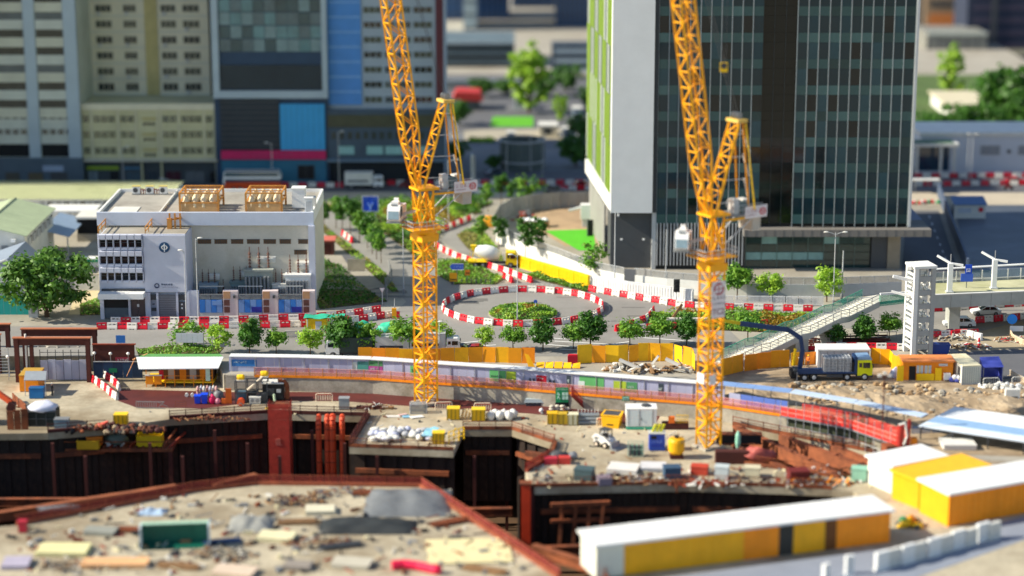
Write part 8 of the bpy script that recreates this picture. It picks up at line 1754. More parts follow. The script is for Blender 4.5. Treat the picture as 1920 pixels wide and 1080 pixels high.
# loading bay
t = T('sack_heap', 'heap of white and lilac sacks covering the loading bay', 'sacks', P(745,832,ZD)); r = random.Random(8); sk = [whited, M('lilac sack','#b9bed6',.6,.12,1.5), M('sack grey','#a9abb0',.6,.12,1.5)]
for k in range(46): x = r.uniform(-3.8,4.0); y = r.uniform(.4,5.0); MB().ball((x,y,.3+.35*r.random()*(1-abs(x)/5)),(r.uniform(.45,.8),r.uniform(.4,.7),r.uniform(.25,.45)),.35,8,5,0,k).o('sack', sk[k % 3], t, smooth=True)
t = T('cyan_sheet', 'pale cyan sheet draped over the sacks by the yellow box', 'tarpaulin', P(802,826,ZD)); m = MB(); vs = [];
for j in range(7):
 for i in range(6): vs.append((-.9+i*.32+j*.12, j*.6-.3, .75+.25*noise.noise(Vector((i*.6,j*.6,1)))))
m.add(vs, [(j*6+i,j*6+i+1,(j+1)*6+i+1,(j+1)*6+i) for j in range(6) for i in range(5)]); m.o('sheet', M('cyan sheet','#8cc6dc',.5,.1,1.2), t, smooth=True); m = MB().b2(-.6,.8,-.1,2.8,0,.6); m.o('support', dgrey, t)
ycrate(822,834,'yellow box standing at the loading bay corner',1.5,1.45)
t = T('yellow_guard_frame', 'yellow tubular guard frame at the inner corner of loading bay', 'frame', P(856,828,ZD), .9); m = MB()
for x in (-1.5,-.5,.5,1.5): m.bar((x,0,0),(x,0,1.6),.1)
for z in (.5,1.0,1.6): m.bar((-1.5,0,z),(1.5,0,z),.09)
m.bar((-.5,0,1.6),(.5,.5,1.6),.09); m.o('frame', yelb, t)
# east deck: boxes, rack, generator, loader
def side_crate(px, py, lb, mat):
 t = box_thing('stillage_box', lb, 'crate', px, py, 1.35, 1.2, 1.4, mat, ZD);
 for x in (-.6,0,.6): MB().b2(x-.06,x+.06,-.07,-.003,.05,1.4).o('rib', M('rib olive','#7d6c1c',.6,.1), t)
side_crate(1036,796,'yellow stillage box at the red floor edge', M('crate yellow','')); side_crate(1056,797,'dull yellow stillage box between its brighter and whiter neighbours', M('stillage ochre','#c4a327',.5,.12)); side_crate(1074,798,'cream white stillage box beside the grey pipe rack', M('stillage cream','#d6d3b4',.5,.1))
t = T('pipe_rack', 'stack of grey pipes with white separators on the deck', 'pipes', P(1104,797,ZD)); m = MB()
for j in range(3):
 for k in range(4-j): m = MB(); m.tube((-1.4,.25+k*.5+j*.25,.25+j*.42),(1.4,.25+k*.5+j*.25,.25+j*.42),.24,None,10); m.o('pipe', M('pipe slate','#7d868c',.5,.12), t)
for k in range(7): MB().b2(-1.4+k*.43,-1.28+k*.43,1.1,1.25,1.3,1.75).o('separator', whited, t)
t = T('yellow_skip', 'yellow open skip behind the skid loader', 'skip', P(1145,803,ZD), -.25); MB().extr([(-1.1,0),(1.0,0),(1.2,1.6),(-1.3,1.6)],0,2.4).o('body', M('skip yellow','#f0b50c',.5,.1), t); MB().b2(-1.35,1.25,-.06,2.46,1.61,1.72).o('rim', M('skip yellow',''), t); MB().b2(-1.1,1.0,.2,2.2,1.722,1.74).o('contents', dgrey, t); MB().b2(-.5,.3,-.05,-.004,.4,.55).o('slot', black, t)
t = T('white_generator', 'white box generator with green base and roof fan on the deck', 'generator', P(1203,806,ZD)); k = mpp(1203,806,ZD); x0, x1 = -29*k, 28*k; gw = M('generator white','#e6e9e8',.45,.05)
MB().b2(x0,x1,0,2.4,.45,2.75).o('case', gw, t); MB().b2(x0+.02,x1-.02,-.02,2.42,.05,.44).o('base', M('base mint','#3fa98a',.5,.1), t); MB().b2(x0-.05,x1+.05,-.05,2.45,2.755,2.85).o('roof', white, t); MB().lathe([(0,2.86),(.6,2.86),(.6,3.0),(.45,3.05),(0,3.02)],(.6,1.3,0),16).o('roof_fan', dgrey, t)
for a, b, z0, z1 in ((x0+.35,x0+1.6,1.75,2.55),(x0+.35,x0+1.6,.6,1.6),(x0+1.85,x1-.6,.6,2.5)): MB().b2(a,b,-.04,-.003,z0,z1).o('door_panel', M('panel blue white','#cfdcde',.45,.05), t)
for x in (x0+.3,x0+1.72,x1-.5): MB().b2(x-.04,x+.04,-.06,-.003,.5,2.7).o('door_edge', grey, t)
MB().b2(x0+1.9,x0+2.0,-.1,-.041,1.3,1.6).o('handle', dgrey, t)
t = T('skid_loader', 'white skid loader with open black cab and lowered bucket', 'skid loader', P(1137,838,ZD), R(-38)); wsl = M('loader white','#e2e0da',.4,.08)
MB().extr([(-1.6,.5),(.7,.5),(.9,.9),(.6,1.2),(-.9,1.5),(-1.6,1.3)],-.55,.55).o('body', wsl, t)
for y in (-.72,.72):
 MB().extr([(-1.7,1.2),(-1.2,1.75),(.2,1.5),(1.3,.7),(1.2,.5),(.1,1.2),(-1.1,1.4),(-1.5,1.0)],y-.1,y+.1).o('lift_arm', wsl, t)
for x in (-1.0,.3):
 for y in (-.7,.7): wheel(t, x, y, .4, .3, M('rim cream','#d8c6b0',.5))
for x in (-.7,.5):
 for y in (-.5,.5): MB().bar((x,y,1.3),(x*.9,y,2.3),.09).o('cab_post', black, t)
MB().b2(-.8,.6,-.58,.58,2.31,2.4).o('cab_roof', dgrey, t); MB().b2(-.5,.1,-.3,.3,1.2,1.7).o('seat', black, t); MB().add([(-.68,-.5,1.4),(-.68,.5,1.4),(-.64,.5,2.28),(-.64,-.5,2.28)],[(0,1,2,3)]).o('rear_mesh', greyn, t); MB().extr([(1.2,.1),(2.2,.05),(2.1,.15),(1.5,.25),(1.35,.9),(1.2,.9)],-.95,.95).o('bucket', grey, t)
t = T('blue_cabinet', 'blue equipment cabinet with pale notices on the near deck', 'cabinet', P(1232,846,ZD)); MB().b2(-1.0,1.0,0,1.4,.1,2.2).o('body', M('cabinet blue','#2c50b8',.5,.1), t); MB().b2(-1.05,1.05,-.05,1.45,2.21,2.32).o('lid', lgrey, t); MB().b2(-.8,-.1,-.04,-.003,1.6,2.0).o('vent', black, t); glyphs(MB(),-.7,1.1,.3,5,-.003,4,.15,6,.8).o('lettering', M('cabinet pale blue','#7e9ae8',.5), t); MB().b2(-.75,.7,-.03,-.003,.6,.85).o('notice', M('cabinet deep blue','#1f38a8',.5), t)
t = T('yellow_bollard_heads', 'lime yellow bent guards stacked on the blue cabinet', 'guards', P(1232,845,ZD)+Vector((0,.6,2.33)));
for k in range(3): MB().extr([(-.7+k*.5,0),(-.4+k*.5,0),(0+k*.5,.9),(-.3+k*.5,.95)],-.2,.2).o('guard', M('lime guard','#d6d22a',.5,.1), t)
t = T('yellow_tank', 'worn yellow tank on stand next to the foot of the marked crane', 'tank', P(1268,858,ZD)); MB().lathe([(0,.5),(.8,.6),(1.0,.9),(1.05,2.2),(.9,2.5),(0,2.6)],(0,0,0),16).o('tank', M('tank yellow','#e8ab0a',.5,.15,.8), t); MB().b2(-.8,.8,-.8,.8,0,.5).o('stand', dkrust, t); MB().lathe([(0,2.6),(.3,2.6),(.3,2.85),(0,2.85)],(0,0,0),10).o('hatch', black, t); MB().tube((.2,-.9,2.0),(1.9,-.9,2.9),.05).o('hose', dgrey, t)
t = T('green_bottle_rack', 'rack of pale green gas bottles behind mesh on the near deck', 'gas bottles', P(1192,856,ZD));
for i in range(6): MB().lathe([(0,0),(.17,0),(.17,1.2),(.06,1.45),(0,1.45)],(-.7+i*.28,.2*(i%2),.15),9).o('bottle', M('bottle green','#7ba590',.5,.12) if i % 2 else dgrey, t)
m = MB()
for x in (-.95,.95):
 for y in (-.25,.5): m.bar((x,y,0),(x,y,1.9),.06)
for z in (.1,1.0,1.9): m.bar((-.95,-.25,z),(.95,-.25,z),.05); m.bar((-.95,.5,z),(.95,.5,z),.05)
m.o('rack_frame', M('rack green','#9fbfae',.5,.1), t)
t = T('orange_machine', 'dark machine frame with orange box by the marked crane', 'machine', P(1265,806,ZD)); MB().b2(-1.6,1.8,0,1.0,.1,.9).o('base', dkrust, t); MB().b2(-.8,.0,-.05,.6,.91,1.7).o('orange_box', M('machine orange','#e07020',.5,.1), t); m = MB()
for k in range(7): m.bar((.2+k*.25,0,.9),(.2+k*.25,0,2.0),.06)
m.bar((.2,0,2.0),(1.7,0,2.0),.07).bar((.2,0,1.4),(1.7,0,1.4),.06); m.o('rail_frame', yelb, t)
t = T('boat_shaped_tank', 'pale blue grey upturned trough against the cap wall', 'trough', P(1003,762,ZD)); MB().add([(-1.5,0,.5),(1.5,0,.5),(1.3,.8,.5),(-1.3,.8,.5),(-1.3,.1,1.0),(1.35,.1,.95),(1.1,.7,.95),(-1.1,.7,1.0)],[(3,2,1,0),(4,5,6,7),(0,1,5,4),(1,2,6,5),(2,3,7,6),(3,0,4,7)]).o('hull', M('trough pale','#aab8bc',.5,.1), t); MB().b2(-1.2,1.2,.1,.7,0,.49).o('support', dgrey, t)
t = T('sandbag_pile', 'pale sandbags piled beside the green safety board', 'sandbags', P(1052,770,ZD));
for k in range(7): MB().ball((-1.2+(k%4)*.7,.1*(k%2),.22+.35*(k//4)),(.42,.3,.24),.2,8,5,0,k).o('sandbag', M('sandbag','#c3bcaa',.8,.12), t, smooth=True)
t = T('white_bag', 'small white bag on the red floor below the trough', 'bag', P(1015,773,ZD)); MB().ball((0,0,.28),(.32,.3,.3),.2,9,6).o('bag', white, t, smooth=True); MB().b2(-.08,.08,-.03,.03,.5,.66).o('handle', whited, t)
t = T('slab_gantry', 'rust walkway beams beside the deep pit corner', 'steel beam', P(1015,846,ZD)); MB().box((0,0,-.6),(4.5,.5,.6),-.5).o('beam', rust, t); MB().box((.4,.8,-.9),(4.5,.5,.6),-.5).o('beam', rust, t)
t = T('red_box_pair', 'two crimson boxes and black bags on the pit corner', 'boxes', P(1045,872,ZD)); MB().b2(-1.6,.0,0,1.2,0,.8).o('box', M('crimson box','#b5283a',.5,.1), t); MB().b2(.15,1.6,.1,1.3,0,.85).o('box', M('red box','#c23a32',.5,.1), t); MB().ball((.2,2.2,.5),(1.3,.8,.6),.4,10,6,0,3).o('bags', dgrey, t, smooth=True); MB().ball((1.9,2.4,.4),(.8,.6,.5),.4,9,6,0,5).o('bags', grey, t, smooth=True)
# clutter on the deck left of the tower: baskets, timbers, cone
t = T('rubble_bank', 'bank of dark rubble and steel along the far pit edge', 'rubble', P(215,806,ZD)); heap(51,130,(6.5,1.2),1.0,.5,[dkrust,soil,rust,black],'lump').o('debris', [dkrust,soil,rust,black], t)['kind'] = 'stuff'
t = T('rubble_bank', 'dark bar and rubble bank before the railing near the red tower', 'rubble', P(400,788,ZD)); heap(52,60,(5,.6),.6,.5,[dkrust,rust,brownw]).o('debris', [dkrust,rust,brownw], t)['kind'] = 'stuff'
ycrate(226,797,'olive yellow crate on the deck edge above the rubble',1.7,1.3)
t = T('fallen_cone', 'fallen red and pink road cone on the rubble bank', 'road cone', P(194,806,ZD)); o = MB().lathe([(.5,0),(.5,.1),(.36,.11),(.08,1.3),(0,1.35)],(0,0,0),12).o('cone', M('cone red','#e0523e',.5,.08), t, loc=(-.4,0,.5)); o.rotation_euler = (0,1.0,0)
def basket(px, py, lb, w, d, h, mat, dz=-3.0):
 p = P(px,py,ZD+dz); t = T('steel_basket', lb, 'basket', p); MB().b2(-w/2,w/2,0,d,0,.12).o('floor', mat, t)
 for a in ((-w/2,w/2,-.04,0),(-w/2,w/2,d,d+.04)): MB().b2(a[0],a[1],a[2],a[3],.12,h).o('side', mat, t)
 for x in (-w/2-.04,w/2): MB().b2(x,x+.04,0,d,.121,h).o('end', mat, t)
 MB().b2(-w/2-.08,w/2+.08,-.1,-.045,h-.15,h).o('rim', mat, t); return t
PLAT = ZD-2.6
m = MB(); a, b = P(100,842,PLAT), P(325,838,PLAT); m.b2(a.x,b.x,a.y,a.y+9,PLAT-.4,PLAT); t = T('lower_platform', 'lower steel platform with rust beams in the pit corner', 'platform', (a.x,a.y,PLAT)); m.o('deck', rust, t, True)
r = random.Random(2)
for k in range(18): x = a.x+(b.x-a.x)*(k+.5)/18; MB().bar((x,a.y+.3,PLAT+.12),(x+r.uniform(.5,2.2),a.y+8,PLAT+.3+r.random()),.25).o('beam', (dkrust,rust,ored)[k % 3], t, True)
for x in (a.x+.3,b.x-.3): MB().bar((x,a.y+.3,-26),(x,a.y+.3,PLAT-.41),.5).o('post', dkrust, t, True)
MB().bar((a.x,a.y-.1,PLAT+1.0),(b.x,a.y-.1,PLAT+1.0),.1).o('rail', rust, t, True)
basket(280,838,'yellow steel basket on the lower platform beside dark rubble',3.2,1.8,1.5,M('basket yellow','#d8b812',.5,.15),-2.5); basket(165,843,'yellow basket holding an orange box on the lower platform',2.8,1.6,1.2,M('basket ochre','#c99c1a',.5,.15),-2.5)
t = T('orange_box', 'orange box inside the yellow basket of the lower platform', 'box', P(176,842,PLAT)+Vector((0,.3,.45))); MB().b2(-1.0,1.0,0,1.0,0,1.0).o('body', M('box orange','#d9781c',.5,.12), t); MB().b2(-1.05,1.05,-.05,1.05,1.01,1.1).o('lid', M('box orange',''), t)
t = T('grey_tarp_load', 'grey green covered load on the lower platform', 'load', P(215,838,PLAT)); MB().ball((0,1,.8),(1.6,1.2,.9),.3,12,7,0,9).o('cover', M('cover grey green','#5c6a60',.6,.15), t, smooth=True); MB().b2(-1.2,1.2,.2,1.6,0,.5).o('base', whited, t)
# two workers beside the crane lorry
def person(px, py, label, top, leg, hat, rz=0, z=0, lean=0):
 t = T('person', label, 'person', P(px,py,z), rz)
 V = [(0,0,.95),(0,0,1.2),(0,lean,1.42),(0,lean,1.5),(0,lean,1.6),(.1,0,.9),(.11,-.02,.5),(.11,.02,.08),(.11,-.1,.04),(-.1,0,.9),(-.11,-.03,.5),(-.11,.02,.08),(-.11,-.1,.04),(.2,lean,1.4),(.25,lean-.03,1.12),(.22,lean-.2,.95),(-.2,lean,1.4),(-.26,lean-.05,1.12),(-.2,lean-.24,1.0)]
 E = [(0,1),(1,2),(2,3),(3,4),(0,5),(5,6),(6,7),(7,8),(0,9),(9,10),(10,11),(11,12),(2,13),(13,14),(14,15),(2,16),(16,17),(17,18)]
 Rr = [.15,.16,.15,.07,.1,.1,.075,.05,.05,.1,.075,.05,.05,.08,.055,.045,.08,.055,.045]
 me = bpy.data.meshes.new('body'); me.from_pydata(V, E, []); o = link('body_source', me); md = o.modifiers.new('s','SKIN'); o.modifiers.new('u','SUBSURF').levels = 1
 for i, s in enumerate(me.skin_vertices[0].data): s.radius = (Rr[i], Rr[i]*.8); s.use_root = (i == 0)
 dg = bpy.context.evaluated_depsgraph_get(); m2 = bpy.data.meshes.new_from_object(o.evaluated_get(dg)); bpy.data.objects.remove(o); m2.name = 'body'; m2.materials.clear()
 for x in (M('skin','#b98a6a',.6,.05), M('cloth '+top, top,.8,.1), M('cloth '+leg, leg,.8,.1)): m2.materials.append(x)
 for p in m2.polygons: c = p.center; p.material_index = 0 if c.z > 1.47 or (abs(c.x) > .17 and c.z < 1.05 and c.z > .9) else (1 if c.z > .93 else 2); p.use_smooth = True
 link('body', m2, t); MB().ball((0,lean-.01,1.66),(.1,.115,.13),0,10,8).o('head', M('skin',''), t, smooth=True); MB().lathe([(.15,1.7),(.13,1.72),(.12,1.79),(.07,1.84),(0,1.85)],(0,lean,0),12).o('hard_hat', M('hat '+hat, hat,.4,.05), t)
person(1500,688,'worker in a pale shirt and white hard hat behind the crane lorry bed','#d9d2c8','#3a4252','#e9e9e4',.4); person(1515,689,'worker in an orange vest and yellow hard hat behind the crane lorry bed','#e0762a','#2f3640','#f0c818',-.5,0,.04); person(98,742,'worker in dark clothes by the bins near the grey gate','#23272c','#2c3036','#e4e4de',1.2,ZD)
# ---------------------------------------------------------------- near roofs, cabins and deck
def roofbox(name, label, cat, pts, zb, H, wallm, roofm, over=.3, th=.25, z=ZD):
 W = [Vector((p[0],p[1],0)) for p in pts]; c = sum(W, Vector())/4; t = T(name, label, cat, (W[0].x,W[0].y,zb)); return t, W
# white canopy with blue stripe, upper right
t = T('white_canopy', 'wide white canopy roof with a pale blue stripe on grey posts', 'canopy', P(1728,858,ZD)); zc = 1.6
cr = [P(1722,800,zc),P(1990,840,zc),P(2010,795,zc+.6),P(1790,764,zc+.6)]
a, b, c, d = cr
def strip(f0, f1, mat, nm):
 A, B_, C, D_ = a.lerp(d,f0), b.lerp(c,f0), b.lerp(c,f1), a.lerp(d,f1); v = Vector((0,0,.12)); MB().add([A,B_,C,D_,A+v,B_+v,C+v,D_+v],[(3,2,1,0),(4,5,6,7),(0,1,5,4),(1,2,6,5),(2,3,7,6),(3,0,4,7)]).o(nm, mat, t, True)
strip(0,.22,M('roof icy','#cdd9e4',.5,.06),'roof_sheet'); strip(.222,.5,M('roof blue stripe','#88a9cc',.5,.08),'blue_stripe'); strip(.502,1,paleroof,'roof_sheet')
for f0 in (.02,.25,.5,.75,.98):
 p = a.lerp(b,f0); MB().bar((p.x,p.y+.2,ZD),(p.x,p.y+.2,zc),.16).o('post', dgrey, t, True); q = d.lerp(c,f0); MB().bar((q.x,q.y-.3,0),(q.x,q.y-.3,zc+.6),.16).o('post', dgrey, t, True)
m = MB(); p, q = a, a.lerp(b,.25); m.bar((p.x,p.y+.2,ZD+.5),(q.x,q.y+.2,zc-.2),.12); m.o('brace', dgrey, t, True)
MB().bar((a.x,a.y+.2,zc-.1),(b.x,b.y+.2,zc-.1),.16).o('eaves_beam', dgrey, t, True)
sheet('pale_floor', [(1700,850),(1990,880),(2000,960),(1700,930)], .02, whited, 0) if False else None
box_thing('grey_pallet','pale sheet pallets under the white canopy','pallet',1800,845,4.0,3.0,.6,whited,0)
def cabin(name, label, A, B_, depth, H, walls, roofm, zb, over=.35, flip=False, cat='site cabin'):
 A, B_ = P(*A, zb), P(*B_, zb); d = (B_-A); L_ = d.length; t = T(name, label, cat, A, math.atan2(d.y, d.x))
 x = 0
 MB().b2(.05,L_-.05,.12,depth,0,H-.05).o('core', walls[0][1], t)
 for (f1, mt, nm) in walls:
  x1 = L_*f1; MB().b2(x+.02,x1-.02,0,.1,.05,H-.06).o(nm, mt, t)
  if nm == 'wall_panel':
   n = max(2,int((x1-x)/.9)); m = MB()
   for k in range(n): u = x+(x1-x)*(k+.5)/n; m.b2(u-.1,u+.1,-.05,-.002,.1,H-.1)
   m.o('wall_rib', mt, t)
  x = x1
 MB().b2(-.04,.04,0,depth,.0,H-.05).o('end_wall', walls[0][1], t); MB().b2(-over,L_+over,-over,depth+over,H,H+.28).o('roof', roofm, t)
 return t, L_
cY, cO, cD = M('cabin ochre','#f0ae0e',.5,.12,.4), M('cabin orange','#f5930f',.5,.12,.4), M('cabin dark gap','#30302c',.6,.1)
t, L_ = cabin('long_yellow_cabin','long yellow and orange cabin row under one white flat roof', (1118,1086),(1668,1017),4.6,3.6,[(.09,M('cabin white end','#dcdccc',.6,.08),'wall_panel'),(.34,cY,'wall_panel'),(.49,cY,'wall_panel'),(.61,cO,'wall_panel'),(.66,cD,'doorway'),(.77,cY,'wall_panel'),(.81,M('cabin brown','#6d3f10',.6,.1),'doorway'),(1,cO,'wall_panel')],white,ZD)
for k in range(6): MB().b2(-.35+k*L_/5.7,-.3+k*L_/5.7,-.3,4.9,3.881,3.93).o('roof_seam', whited, t)
t, L_ = cabin('orange_cabin','orange ribbed cabin with white roof at the right frame edge', (1778,988),(2060,938),5.5,3.8,[(.3,cO,'wall_panel'),(.6,cO,'wall_panel'),(1,cO,'wall_panel')],white,ZD)
MB().b2(-.06,-.045,.1,5.4,.1,3.6).o('sunlit_end_panel', M('cabin bright','#f5a511',.5,.08), t)  # end face coloured brighter to carry the sunlight on it
t, L_ = cabin('white_end_cabin','white walled cabin with white roof behind the long yellow row', (1672,925),(1770,905),4.5,3.2,[(.35,M('cabin white','#e4e2da',.5,.06),'wall_panel'),(1,M('cabin white',''),'wall_panel')],white,ZD)
t, L_ = cabin('yellow_end_cabin','yellow cabin with bright yellow roof squeezed behind the orange cabin', (1722,955),(1850,925),4.5,3.3,[(.4,M('cabin bright',''),'wall_panel'),(1,cY,'wall_panel')],M('roof yellow','#f0b31a',.5,.08),ZD)
run('white_block_barrier', [tall_mesh(white, 1.9, 2.0), tall_mesh(whited, 1.8, 1.85)], [(1640,1072),(1730,1046),(1875,1006)], 2.0, 'tall white plastic barrier in the row before the orange cabin', 'barrier', ZD, .12)
for i, (px, py, lb) in enumerate(((1592,1076,'single tall white barrier standing apart from its row'),(1548,1092,'tilted tall white barrier cropped by the lower frame edge'))): tag(link('white_block_barrier', bpy.data.meshes['tall_barrier'] if False else tall_mesh(white,1.0,2.0), None, P(px,py,ZD), .3+i*.5), lb, 'barrier')
sheet('cabin_shade_ground', [(1120,1100),(1680,1026),(1960,960),(2000,985),(1700,1090),(1120,1180)], .02, M('shade blue grey','#848b98',.8,.1,.2,world=True), ZD)  # blue-grey sheet paints the shaded ground before the cabins
t = T('gap_clutter', 'orange and green clutter in the gap between cabins', 'clutter', P(1705,985,ZD)); heap(61,24,(1.4,1.2),1.6,.6,[orange,green,dgrey,yelb],'lump').o('debris', [orange,green,dgrey,yelb], t)['kind'] = 'stuff'
# cluttered deck right of the pit
r = random.Random(31)
for i, (px, py, w, d, h, c, lb) in enumerate(((1092,902,2.2,1.8,1.3,'#44585c','dark green grey bundle near the red boxes'),(1165,890,3.6,3.0,.5,'#d5d2cc','stack of white sheets on the near deck'),(1225,886,3.0,2.6,.45,'#c9c9cb','flat grey white sheet stack beside the white sheets'),(1262,900,2.0,1.6,1.4,'#34506a','dark blue drum group at the near deck'),(1310,892,2.0,1.5,1.0,'#b8402c','red box among deck clutter'),(1352,900,1.6,1.4,1.5,'#b9c4c6','pale machine box among deck clutter'),(1410,897,1.8,1.4,1.2,'#c9c2a6','cream box among deck clutter'),(1500,907,2.4,1.8,1.4,'#6b2422','maroon box among deck clutter'),(1610,905,1.8,1.5,1.6,'#8fc4ac','mint green box by the white end cabin'),(1135,912,1.6,1.4,.9,'#8a7f8c','mauve covered box on the near deck'))):
 box_thing('deck_box', lb, 'box', px, py, w, d, h, M('deck '+c, c,.6,.15,.8), ZD, r.uniform(-.3,.3), M('deck lid '+c, c,.6,.1))
for i, (px, py, lb, ms) in enumerate(((1190,905,'scattered timber and pipe offcuts at the near pit edge',[brownw,grey,rust]),(1330,910,'red and brown scrap along the cluttered deck',[ored,rust,whited]),(1530,908,'grey and rust scrap between the struts and cabins',[grey,dkrust,orange]))):
 t = T('scrap_heap', lb, 'rubble', P(px,py,ZD)); heap(70+i,50,(4.5,1.0),.8,.8,ms).o('debris', ms, t)['kind'] = 'stuff'
# ---------------------------------------------------------------- near left deck
t = T('green_container', 'open dark green container with white end frames on the near deck', 'container', P(328,1030,ZD), .1); k = mpp(328,1030,ZD); w_ = 62*k
m = MB(); m.b2(-w_,w_,1.9,2.0,.1,2.4); m.o('back_wall', M('container green','#0c5a4a',.5,.12), t); MB().b2(-w_,w_,0,1.9,.0,.12).o('floor', M('container green',''), t)
for x in (-w_-.15,w_): MB().b2(x,x+.15,-.05,2.05,0,2.5).o('end_frame', M('frame ice','#cfe0e4',.5,.05), t)
MB().b2(-w_,w_,1.3,2.05,2.41,2.52).o('top_rail', M('frame mint','#a8cdb4',.5,.08), t)
for k_ in range(8): MB().b2(-w_+.3+k_*w_/4.2,-w_+.45+k_*w_/4.2,1.84,1.895,.13,2.38).o('wall_rib', M('container green',''), t)
pale_ply = M('pale plywood','#d2c9a6',.8,.12,.4,second='#beb389',amt=.4); greyt = M('grey tarp','#6b6f72',.6,.2,.5,bump=.3); dkt = M('dark tarp','#2f3334',.6,.2,.6,bump=.3)
def drape(label, px, py, w, d, h, mat, seed, name='tarpaulin_cover', z=ZD):
 t = T(name, label, 'tarpaulin', P(px,py,z)); m = MB(); nx, ny = 16, 12; vs = []
 for j in range(ny+1):
  for i in range(nx+1):
   u, v = i/nx*2-1, j/ny*2-1; e = max(0,1-max(abs(u)**4,abs(v)**4)); vs.append((u*w/2, v*d/2, .03+h*e*(.75+.5*noise.noise(Vector((u*2.2,v*2.2,seed))))+.22*noise.noise(Vector((u*6,v*6,seed)))*e))
 m.add(vs, [(j*(nx+1)+i,j*(nx+1)+i+1,(j+1)*(nx+1)+i+1,(j+1)*(nx+1)+i) for j in range(ny) for i in range(nx)]); m.o('sheet', mat, t, smooth=True)
 m = MB()
 for q in ((-w/2,-d/2),(w/2,-d/2),(w/2,d/2),(-w/2,d/2)): m.box((q[0]*.95,q[1]*.95,.15),(.4,.4,.3))
 m.o('weight_block', concrete, t); return t
drape('broad grey tarpaulin over the near deck apex', 765, 945, 10, 9, 1.3, greyt, 3); drape('dark crumpled tarpaulin heap below the grey tarpaulin', 690, 990, 11, 4.5, 1.1, dkt, 5); drape('grey and white sheet over stacked forms beside the container', 470, 985, 5, 5, .9, M('mid grey sheet','#8c8d88',.6,.15,.5), 8); drape('pale blue sheet by the near railing', 285, 962, 3.4, 2.0, .5, M('pale blue sheet','#9db4cc',.6,.1), 9)
for i, (px, py, w, d, c, lb) in enumerate(((880,1035,9.0,7.5,'#d8cc9c','large pale plywood sheet patch on the near deck'),(120,1035,5.5,3.2,'#d5cf9a','pale yellow board stack at the near left'),(190,1000,3.5,2.0,'#8d8f86','grey form stack at the near left'),(215,1060,7,2.2,'#d9a878','peach coloured boards along the bottom edge'),(440,1075,4.5,2.6,'#cdb9a4','pinkish board stack cropped by the bottom edge'),(520,1010,4.0,2.6,'#d6cfa8','cream board stack beside the dark green container'),(600,960,3.5,2.4,'#cfc9b0','cream form stack under the orange railing'),(660,1060,4.0,2.6,'#b9b3a2','grey board stack before the red sheet'),(30,1060,2.8,3.0,'#a9a2b4','mauve grey sheet stack in the near corner'),(560,1065,3.0,2.0,'#8d857c','brown grey form stack at the bottom edge'))):
 t = T('board_stack', lb, 'boards', P(px,py,ZD), r.uniform(-.25,.25)); mt = M('ply '+c, c,.8,.12,.5)
 for j in range(3 if i else 1): MB().b2(-w/2+r.uniform(-.15,.15),w/2+r.uniform(-.15,.15),-d/2,d/2,.05+j*.16,.19+j*.16).o('board', mt, t)
 for x in (-w*.35,w*.35): MB().b2(x-.1,x+.1,-d/2+.05,d/2-.05,0,.048).o('bearer', brownw, t)
t = T('magenta_tube', 'bright magenta red inflatable sheet roll on the near deck', 'roll', P(775,1072,ZD)); m = MB(); m.path([(-2.3,.6,.5),(-1.0,.9,.55),(.4,.5,.5),(2.4,-.5,.45)],.5,12); m.o('roll', M('magenta red','#e01a48',.45,.1), t); MB().ball((2.5,-.6,.5),(.7,.6,.5),.3,9,6).o('end_fold', M('magenta red',''), t, smooth=True)
box_thing('red_box','small crimson box at the near left railing end','box',42,1000,.9,.8,1.3,M('crimson box',''))
for i, (px, py, lb, ms) in enumerate(((560,940,'dark bars and clamps scattered under the orange railing',[dkrust,dgrey,brownw]),(150,1065,'brown timber and scrap at the near left corner',[brownw,dgrey,concrete]),(420,1040,'grey scrap and timber before the green container',[concrete,dgrey,brownw]),(600,1020,'clamps and timber pieces on the near deck middle',[brownw,black,rust]),(640,925,'rust bars heaped behind the grey tarpaulin',[rust,brownw,grey]))):
 t = T('scrap_heap', lb, 'rubble', P(px,py,ZD)); heap(90+i,60,(4.0,1.8),.5,.6,ms).o('debris', ms, t)['kind'] = 'stuff'
t = T('blue_bar_bundle', 'dark blue bar bundle right of the green container', 'bars', P(415,1020,ZD), .2); m = MB()
for k_ in range(6): m.tube((-2,k_*.22,.15),(2.2,k_*.22,.15),.1)
m.o('bars', M('bar blue','#33496b',.5,.1), t); MB().b2(-1.5,-1.3,-.1,1.3,0,.045).o('bearer', brownw, t)
# rust walers running along the near deck edge inside the pit
for i, (a, b, dz, lb) in enumerate((((800,905),(1075,1100),-1.2,'rust waler below the right edge of the near deck'),((-100,960),(330,895),-1.0,'rust brown waler at the lower left pit edge'),((1000,990),(1130,1030),-2.0,'rust brown beam deep in the pit by the yellow row'),((400,900),(480,880),-.6,'short rust prop below the near deck railing'))):
 A, B_ = P(*a,ZD), P(*b,ZD); t = T('pit_waler', lb, 'steel beam', A+Vector((0,0,dz))); d = B_-A; MB().bar((0,0,0),d,.9,.15).o('top_flange', strut_m, t); MB().bar((0,0,-.5),d+Vector((0,0,-.5)),.3,.8).o('web', strut_m, t); MB().bar((0,0,-1.0),d+Vector((0,0,-1.0)),.9,.15).o('bottom_flange', strut_m, t)
t = T('near_ground_shed', 'rust trestles under the right pit corner', 'trestle', P(1080,985,ZD-4));
for k_ in range(4): MB().bar((k_*1.6-2,0,-3),(k_*1.6-1.6,.5,2.5),.4).o('leg', rust, t)
MB().bar((-3,0,2.5),(4,.6,2.6),.5).o('beam', rust, t); MB().bar((-3,0,.5),(4,.6,.6),.4).o('beam', rust, t)
